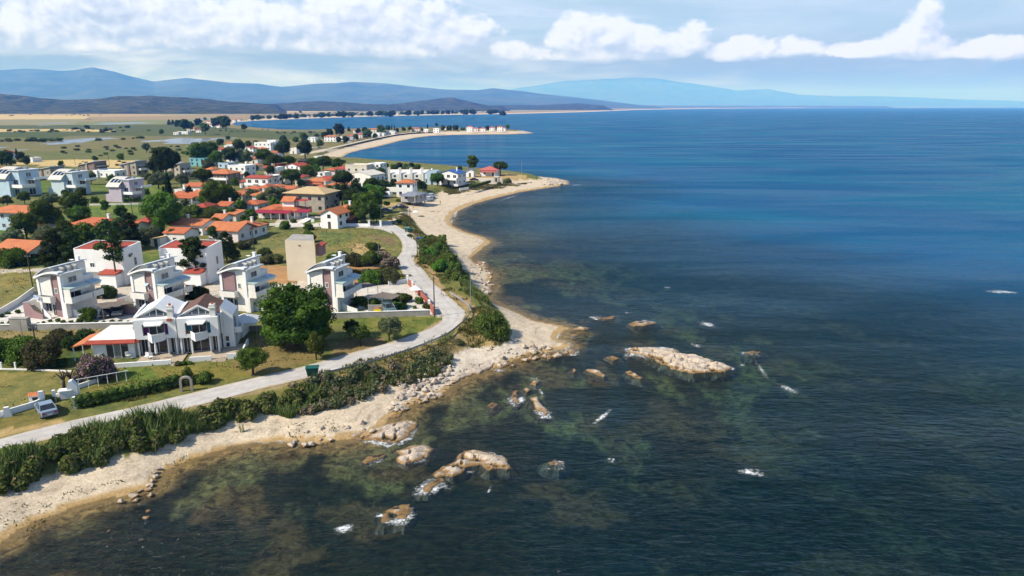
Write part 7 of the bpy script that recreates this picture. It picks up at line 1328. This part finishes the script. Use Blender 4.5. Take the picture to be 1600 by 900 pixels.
# beach parasol and people
SKIN = mat('skin', (.45, .27, .19), (.40, .24, .17), 3, .6); HAIR = mat('dark_hair', (.03, .02, .015), None, 5, .8)
def person(u, v, pose, cloth, label, rz=0):
    p = P(u, v, 1.0)
    for _ in range(4): p = P(u, v, hz1(p.x, p.y))
    bm = bmesh.new(); J = {}
    if pose == 'stand': js = dict(pel=(0, 0, .95, .14), che=(0, 0, 1.3, .16), nec=(0, .01, 1.47, .06), hea=(0, -.01, 1.60, .10), top=(0, -.01, 1.70, .07), sl=(-.19, 0, 1.40, .06), el=(-.26, .02, 1.12, .045), hl=(-.27, -.06, .86, .035), sr=(.19, 0, 1.40, .06), er=(.27, .02, 1.12, .045), hr=(.25, -.08, .87, .035), kl=(-.10, -.02, .50, .07), fl=(-.11, .02, .07, .045), tl=(-.12, -.16, .04, .04), kr=(.10, -.06, .50, .07), fr=(.12, -.02, .07, .045), tr=(.13, -.2, .04, .04))
    else: js = dict(pel=(0, 0, .13, .14), che=(-.38, 0, .15, .15), nec=(-.56, 0, .16, .06), hea=(-.70, 0, .17, .10), top=(-.80, 0, .17, .07), sl=(-.48, -.19, .14, .06), el=(-.28, -.32, .10, .045), hl=(-.05, -.30, .07, .035), sr=(-.48, .19, .14, .06), er=(-.75, .32, .10, .045), hr=(-.85, .1, .08, .035), kl=(.45, -.10, .12, .07), fl=(.88, -.12, .07, .045), tl=(.93, -.13, .16, .04), kr=(.42, .12, .30, .07), fr=(.75, .12, .07, .045), tr=(.9, .12, .06, .04))
    me = bpy.data.meshes.new('person'); names = list(js); ed = [('pel', 'che'), ('che', 'nec'), ('nec', 'hea'), ('hea', 'top'), ('che', 'sl'), ('sl', 'el'), ('el', 'hl'), ('che', 'sr'), ('sr', 'er'), ('er', 'hr'), ('pel', 'kl'), ('kl', 'fl'), ('fl', 'tl'), ('pel', 'kr'), ('kr', 'fr'), ('fr', 'tr')]
    me.from_pydata([js[n][:3] for n in names], [(names.index(a), names.index(b)) for a, b in ed], []); o = bpy.data.objects.new('person', me); COL.objects.link(o)
    mo = o.modifiers.new('skin', 'SKIN'); o.modifiers.new('sub', 'SUBSURF').levels = 1; o.modifiers['sub'].render_levels = 1
    for i, n in enumerate(names): me.skin_vertices[0].data[i].radius = (js[n][3],) * 2
    me.skin_vertices[0].data[0].use_root = True; me.materials.append(SKIN); o.location = p; o.rotation_euler = (0, 0, R(rz)); tag(o, label, 'person')
    h = js['hea']; hv = MB().lathe([(.10, -.02), (.115, .04), (.10, .10), (.04, .14)], (h[0], h[1] + .02, h[2]), 8).build('hair', HAIR, o, True)
    q = js['pel']; c = MB().lathe([(.12, -.16), (.17, -.12), (.165, .08), (.15, .1)], (0, 0, q[2]), 10) if pose == 'stand' else MB().lathe([(.15, -.1), (.165, 0), (.15, .1)], (0, 0, q[2]), 10); c.build('shorts', cloth, o, True)
CR = mat('red_cloth', (.45, .05, .05), None, 3, .8); CB = mat('navy_cloth', (.03, .05, .12), None, 3, .8); CD = mat('black_cloth', (.02, .02, .02), None, 3, .8)
person(664, 320, 'stand', CB, 'person in navy shorts standing on the sand by the beach hut', 40); person(646, 327, 'stand', CD, 'person in black shorts walking on the upper sand', -60); person(636, 338, 'stand', CD, 'person in black swimwear standing left of the parasol', 100); person(688, 320, 'stand', CR, 'person in red shorts standing in the middle of the beach', 10); person(676, 331, 'lie', CR, 'person in red swimwear lying on the sand, left of two', 20); person(685, 331, 'lie', CB, 'person in dark swimwear lying on the sand, right of two', -30); person(659, 338, 'lie', CR, 'person lying on a towel beside the white parasol', 10)
p = PG(650, 338, 1.2); t = thing('beach_parasol', 'white beach parasol on the sand near the road', 'parasol', p); MB().tube((0, 0, -.1), (0, 0, 2.0), .03).build('pole', METAL, t); MB().lathe([(1.25, 1.55), (1.27, 1.58), (.7, 1.95), (.05, 2.1)], n=12).build('canopy', AWN, t)
# washing frame and scraps at the viewpoint
p = P(758, 503, 2.9); o = MB().box(-.5, .5, -.4, .4, 0, .35).box(.9, 1.5, .1, .4, 0, .2).hexa([(.6, -.8, 0), (1.3, -.9, 0), (1.4, -.5, .0), (.7, -.4, 0), (.6, -.8, .15), (1.3, -.9, .1), (1.4, -.5, .2), (.7, -.4, .1)]).build('stone_heap', WHITE); o.location = p; tag(o, 'heap of white stones on the dry grass inside the bend', 'stones')
# white awning sail in the yard
p = P(650, 462, G0); t = thing('sunshade', 'small white pyramid sunshade inside the red fence', 'sunshade', p, R(20)); MB().add([(-1, -1, 1.3), (1, -1, 1.3), (1, 1, 1.3), (-1, 1, 1.3), (0, 0, 2.2)], [(0, 1, 4), (1, 2, 4), (2, 3, 4), (3, 0, 4), (3, 2, 1, 0)]).build('canopy', AWN, t); MB().tube((0, 0, 0), (0, 0, 1.4), .04).build('pole', METAL, t)
# slides / ramps in the garden of the burgundy house
for (u, v, lb) in [(470, 347, 'pale ramp in the garden, left of two'), (476, 347, 'pale ramp in the garden, right of two')]: p = P(u, v, G0); o = MB().hexa([(-.5, -2, 0), (.5, -2, 0), (1.8, 3, .6), (.8, 3, .6), (-.5, -2, .15), (.5, -2, .15), (1.8, 3, .9), (.8, 3, .9)]).build('ramp', WHITE2); o.location = p; tag(o, lb, 'ramp')
p = P(489, 347, G0); t = thing('playhouse', 'small white playhouse shrine in the garden by the white wall', 'shrine', p); MB().box(-.5, .5, -.4, .4, 0, 1.3).build('wall', WHITE, t); MB().ext([(-.7, 1.3), (0, 2.0), (.7, 1.3)], 'y', -.5, .5).build('roof', GREYROOF, t)
# ------------------------------------------------------------------ rocks
def rock_mat():
    m, t, b = newmat('coastal_rock'); pos = nd(t, 'ShaderNodeNewGeometry').outputs['Position']; sx = nd(t, 'ShaderNodeSeparateXYZ'); link(t, pos, sx.inputs[0]); z = sx.outputs[2]
    n = NOISE(t, pos, .8, 7, .65, .4); n2 = NOISE(t, VMUL(t, pos, (1, 1, 2.5)), 2.6, 6, .7, .8)
    c = MIX(t, RAMP(t, n, .35, .65), (.52, .43, .34), (.40, .33, .265)); c = MIX(t, M(t, 'MULTIPLY', RAMP(t, n2, .56, .68), .75), c, (.13, .11, .095)); c = MIX(t, M(t, 'MULTIPLY', RAMP(t, n2, .40, .30), .6), c, (.64, .58, .50))
    zz = M(t, 'MULTIPLY_ADD', M(t, 'SUBTRACT', n2, .5), .5, z); n4 = NOISE(t, VMUL(t, pos, (.5, 1.6, 1.2)), .75, 8, .75, 1.0); c = MIX(t, M(t, 'MULTIPLY', RAMP(t, n4, .54, .66), .8), c, (.24, .19, .15)); c = MIX(t, M(t, 'MULTIPLY', RAMP(t, n4, .485, .50), M(t, 'MULTIPLY', RAMP(t, n4, .515, .50), .85)), c, (.06, .048, .04)); c = MIX(t, RAMP(t, zz, .30, .10), c, (.22, .125, .035)); c = MIX(t, RAMP(t, zz, .10, -.05), c, (.045, .030, .013)); c = MIX(t, RAMP(t, zz, -.02, -.22), c, (.060, .038, .013)); c = MIX(t, RAMP(t, zz, -.25, -.8), c, (.006, .007, .004))
    link(t, c, b.inputs['Base Color']); link(t, RAMP(t, zz, .1, .4), b.inputs['Roughness']); b.inputs['Roughness'].default_value = .9; r_ = M(t, 'MULTIPLY_ADD', RAMP(t, zz, .05, .4), .55, .38); link(t, r_, b.inputs['Roughness'])
    bn = nd(t, 'ShaderNodeBump'); bn.inputs['Strength'].default_value = .7; bn.inputs['Distance'].default_value = .12; link(t, n2, bn.inputs['Height']); link(t, bn.outputs[0], b.inputs['Normal']); return m
ROCKM = rock_mat()
def rock(px, hgt, label, seed=0, step=.28, ang=20, name='rock', base=None, edge=2.2):
    w = np.array([tuple(P(u, v, .1).xy) for u, v in px]); c = w.mean(0); x0, y0 = w.min(0) - 3; x1, y1 = w.max(0) + 3
    step = max(step, (x1 - x0) / 140); xs = np.arange(x0, x1, step); ys = np.arange(y0, y1, step); X_, Y_ = np.meshgrid(xs, ys, indexing='ij'); x, y = X_.ravel(), Y_.ravel()
    jx = x + (fbm(x, y, 1.6, 3, seed) - .5) * 1.3; jy = y + (fbm(x, y, 1.6, 3, seed + 1) - .5) * 1.3
    ins = pip(jx, jy, w); d = pdist(jx, jy, w); sd = np.where(ins, d, -d) - .25; a = R(ang); ca, sa = math.cos(a), math.sin(a); rx, ry = x * ca + y * sa, -x * sa + y * ca
    blk = np.floor(fbm(rx * .4, ry, 2.4, 4, seed + 4) * 9) / 9; rg = 1 - np.abs(fbm(rx * .3, ry, 1.7, 4, seed + 5) - .5) * 2; crk = sstep(.045, .0, np.abs(fbm(rx * .5, ry, 3.0, 3, seed + 15) - .5)) + sstep(.03, .0, np.abs(fbm(rx, ry * .5, 2.2, 3, seed + 16) - .5))
    z = .30 * np.clip(sd, 0, 1) * (np.abs(((ry + 1.2 * fbm(x, y, 3.5, 3, seed + 21)) / 1.7) % 1 - .5) * 2 - .5) + hgt * .58 * sstep(-.2, edge * 1.3, sd) ** .45 * (.05 + 1.0 * blk + .35 * rg ** 2) - crk * .5 * np.clip(sd, 0, 1) + (fbm(x, y, .8, 4, seed + 9) - .5) * .5 * np.minimum(1, np.maximum(sd, 0) + .2) - np.where(sd < 0, 1.0 * np.maximum(-sd, 0) * (.4 + 1.2 * fbm(x, y, 1.3, 3, seed + 30)), 0) + (.05 if base is None else base)
    keep = sd > -1.3; i = np.arange(len(x)).reshape(X_.shape); f = np.stack([i[:-1, :-1], i[1:, :-1], i[1:, 1:], i[:-1, 1:]], -1).reshape(-1, 4); f = f[keep[f].all(1)]
    us = np.unique(f); rm = np.full(len(x), -1); rm[us] = np.arange(len(us)); o = npmesh(name, np.stack([x[us] - c[0], y[us] - c[1], z[us]], 1), rm[f], ROCKM, False); o.location = (c[0], c[1], 0); tag(o, label, 'rock')
    so, wx, wy, fo = SEA; m = (wx > x0 - 2) & (wx < x1 + 2) & (wy > y0 - 2) & (wy < y1 + 2); q = np.nonzero(m)[0]
    if len(q): dd = pdist(wx[q], wy[q], w); fo[q] = np.maximum(fo[q], .75 * np.clip(1.1 - dd / 1.1, 0, 1) * sstep(.45, .7, fbm(wx[q], wy[q], 5, 2, seed + 40)))
    return o
rock([(978, 547), (985, 543), (1030, 543), (1055, 545), (1063, 548), (1062, 552), (1080, 555), (1105, 560), (1125, 566), (1145, 575), (1135, 581), (1105, 582), (1085, 584), (1062, 580), (1045, 575), (1030, 568), (1005, 556), (985, 550)], 1.9, 'large long pale flat rock standing out in the sea', 1, ang=-25)
rock([(562, 720), (572, 712), (600, 705), (605, 707), (592, 717), (567, 725)], .8, 'narrow brown-sided rock left of the pale hump near the beach', 2)
rock([(620, 700), (640, 695), (665, 692), (684, 700), (672, 712), (652, 719), (630, 724), (616, 719), (625, 710), (612, 704)], 1.3, 'pale humped rock just off the beach shelf', 3)
rock([(532, 681), (562, 672), (592, 667), (610, 660), (640, 655), (656, 660), (653, 670), (642, 682), (620, 692), (607, 695), (587, 690), (555, 687)], 1.2, 'broad pale rock shelf joined to the near beach', 4, edge=3)
rock([(590, 647), (610, 643), (630, 642), (624, 650), (600, 656)], .8, 'small pale ledge at the waterline above the broad shelf', 5)
rock([(675, 740), (690, 727), (712, 715), (717, 706), (740, 702), (765, 706), (795, 717), (806, 730), (797, 735), (765, 735), (752, 725), (732, 729), (725, 737), (707, 745), (680, 747)], 1.25, 'large ochre-edged rock in the shallow water in front', 6, ang=-20)
rock([(655, 768), (662, 757), (688, 745), (700, 749), (676, 766)], .45, 'low wave-washed ochre rock below the large one', 7)
rock([(592, 797), (614, 787), (640, 785), (644, 796), (631, 813), (599, 816)], .42, 'flat ochre rock ringed with foam near the bottom', 8)
rock([(818, 606), (828, 603), (833, 609), (824, 613)], 1.0, 'round pale boulder at the top of the middle rock group', 9, .18, edge=1)
rock([(827, 620), (842, 620), (856, 645), (850, 650), (836, 636)], .95, 'long pale-topped rock in the middle group', 10, .2, edge=1.2)
rock([(797, 612), (808, 606), (814, 626), (806, 632), (797, 624)], .7, 'dark brown rock at the left of the middle group', 11, .2, edge=1.2)
rock([(826, 600), (834, 591), (846, 594), (842, 603)], .7, 'dark brown rock behind the middle group', 12, .2, edge=1.2)
rock([(850, 720), (864, 715), (880, 722), (872, 728), (855, 727)], .4, 'small ochre rock with foam right of the large ochre-edged one', 13, .2)
rock([(915, 577), (932, 577), (950, 587), (945, 590), (925, 586)], .75, 'dark brown rock left of the large flat rock', 14, .2, edge=1.2)
rock([(974, 580), (985, 578), (1006, 588), (1000, 592), (985, 588)], .8, 'brown rock with a pale top below the large flat rock', 15, .2, edge=1.2)
rock([(945, 558), (957, 554), (972, 559), (960, 563)], .55, 'low brown rock nearest the left tip of the large flat rock', 16, .2)
rock([(891, 576), (897, 573), (900, 580), (894, 583)], .8, 'single small brown boulder between cape and large flat rock', 17, .16, edge=.8)
rock([(926, 495), (945, 494), (965, 493), (960, 498), (935, 499)], .5, 'low brown reef beyond the sandy cape, left one', 18, .3)
rock([(980, 506), (990, 501), (1010, 501), (1028, 504), (1015, 508), (990, 511)], .6, 'low brown reef with foam beyond the sandy cape, right one', 19, .3)
rock([(1164, 551), (1178, 547), (1192, 550), (1180, 554)], .4, 'small brown reef right of the large flat rock', 20, .3)
rock([(977, 551), (983, 548), (985, 554), (979, 555)], .8, 'little pale boulder at the left tip of the large flat rock', 21, .16, edge=.8)
rock([(888, 514), (905, 509), (922, 511), (915, 516), (895, 517)], .45, 'ochre ledge at the tip of the sandy cape, far one', 22, .25)
rock([(886, 523), (900, 520), (904, 524), (893, 526)], .4, 'ochre ledge at the tip of the sandy cape, near one', 23, .25)
rock([(842, 553), (856, 551), (868, 558), (856, 561)], .5, 'flat ochre ledge below the cape boulders', 24, .2)
rock([(884, 550), (893, 543), (902, 548), (896, 554)], .7, 'ochre block at the corner of the cape', 25, .2, edge=1)
rock([(760, 634), (768, 626), (778, 632), (770, 640)], .12, 'drowned brown rock between the shore and the middle group', 26, .2)
rock([(838, 281), (850, 277), (868, 279), (890, 283), (888, 288), (868, 290), (846, 288)], 1.7, 'brown rocks at the tip of the near headland', 28, .4, edge=4)
rock([(800, 207.2), (812, 204.6), (824, 205.6), (834, 208), (820, 209.2)], 3.0, 'pale rocks at the tip of the second headland', 29, 1, edge=10)
rock([(735, 416), (745, 404), (762, 414), (770, 425), (758, 432), (742, 424)], .55, 'dark stony ledge at the waterline beside the dune', 30, .3)
rock([(742, 440), (756, 436), (770, 444), (772, 456), (756, 458), (745, 450)], .5, 'second dark stony ledge beside the lamp post beach', 31, .3)
rock([(735, 545), (752, 537), (775, 545), (775, 560), (756, 556), (742, 556)], 2.6, 'orange and white eroded cliff face under the shrub', 32, .25, base=.6)
rock([(700, 586), (712, 566), (735, 556), (765, 556), (780, 566), (765, 575), (735, 588), (712, 597)], 1.1, 'white stony slab on the shore below the cliff', 33, .25, base=.25, edge=3)
rock([(770, 572), (785, 560), (800, 562), (792, 572), (778, 578)], 1.1, 'grey-striped rock knob at the end of the white slab', 34, .2)
# boulders along the shore: shapes shared, each one its own object
BS = []
for k in range(6):
    v, f = ico(1 if k % 2 else 2, 50 + k, .8); v = v * np.array([1, .75, .58]); v += np.random.default_rng(k).normal(0, .09, v.shape); o = npmesh('boulder', v, f, ROCKM, False); BS.append(o.data); bpy.data.objects.remove(o)
def boulders(px, n, s0, s1, label, group, seed, z=.6):
    x, y = sample(px, n, z, seed); zz = height(x, y)[0]; r = random.Random(seed)
    for a, b_, c in zip(x, y, zz):
        o = bpy.data.objects.new('boulder', BS[r.randrange(6)]); COL.objects.link(o); s = s0 + (s1 - s0) * r.random() ** 2.2
        o.location = (a, b_, max(c, -.1) + s * .15); o.scale = (s, s, s * r.uniform(.8, 1.2)); o.rotation_euler = (r.uniform(-.4, .4), r.uniform(-.4, .4), r.uniform(0, 6.3)); tag(o, label, 'boulder', group)
boulders([(598, 640), (620, 612), (660, 588), (695, 574), (712, 572), (704, 600), (690, 612), (650, 626), (630, 640)], 150, .16, .75, 'pale angular boulder in the tumbled heap below the scrub bank', 'boulders below the scrub bank', 3)
boulders([(770, 560), (800, 545), (840, 538), (880, 543), (895, 548), (870, 552), (830, 556), (800, 568), (775, 576)], 60, .2, .85, 'pale or ochre boulder along the edge of the sandy cape', 'boulders along the cape', 4)
boulders([(735, 410), (760, 405), (772, 440), (770, 460), (748, 452), (738, 430)], 45, .2, .7, 'dark boulder on the stony shore beside the dune', 'boulders beside the dune', 5)
boulders([(440, 690), (470, 672), (540, 660), (585, 655), (580, 676), (520, 688), (470, 694)], 26, .12, .7, 'grey or pale boulder on the near beach by the rock shelf', 'boulders on the near beach', 6)
boulders([(846, 280), (870, 279), (892, 284), (880, 291), (850, 292)], 26, .4, 1.4, 'brown boulder at the tip of the near headland', 'boulders at the near headland', 7)
for i, (u, v, s) in enumerate([(247, 733, .32), (244, 739, .34), (242, 746, .42), (239, 753, .4), (234, 760, .5), (231, 767, .42), (234, 776, .36), (206, 778, .55), (219, 769, .34), (190, 786, .5), (212, 784, .36), (232, 800, .3), (229, 812, .35), (236, 832, .28), (222, 845, .3), (170, 832, .28)]):
    p = PG(u, v, .2); o = bpy.data.objects.new('boulder', BS[i % 6]); COL.objects.link(o); o.location = p + Vector((0, 0, s * .25)); o.scale = (s, s, s); o.rotation_euler = (0, 0, i * 1.3); tag(o, 'dark stone in the old groyne crossing the near beach', 'boulder', 'stones of the old groyne')
SEA[0].data.attributes['foam'].data.foreach_set('value', SEA[3].astype(np.float32))
# ------------------------------------------------------------------ labels for the village trees, told apart by what stands beside them
def side(du, dv):
    if abs(du) > 1.6 * abs(dv): return 'left of' if du < 0 else 'right of'
    return 'behind' if dv < 0 else 'in front of'
used = {o.get('label') for o in S.objects if o.get('label')}
for rec in [[t, 'house', n, u, v, w] for t, n, u, v, w in SMALLH] + sorted(PLANTS, key=lambda r: -r[5]):
    o, kind, leaf, u, v, w = rec; sz = 'large' if w > 34 else 'small' if w < 13 else ''; noun = NOUN.get(kind, leaf); adj = ADJ.get(leaf, 'green') if kind != 'house' else ''; sz = '' if kind == 'house' else sz
    adj = '' if adj and adj.split()[0] in noun else adj
    near = sorted(LAND, key=lambda q: (q[1] - u) ** 2 + ((q[2] - v) * 1.6) ** 2)[:14]; done = None
    cands = []
    for q in near: cands.append('%s %s %s %s the %s' % (sz, adj, noun, side(u - q[1], v - q[2]), q[0]))
    for q in near[:6]:
        for q2 in near[:8]:
            if q2[0] != q[0]: cands.append('%s %s %s between the %s and the %s' % (sz, adj, noun, q[0], q2[0]))
    for c in cands:
        c = ' '.join(c.split())
        if c not in used and 4 <= len(c.split()) <= 16: done = c; break
    if done is None: done = ' '.join(cands[0].split()) + ' too'
    used.add(done); o['label'] = done
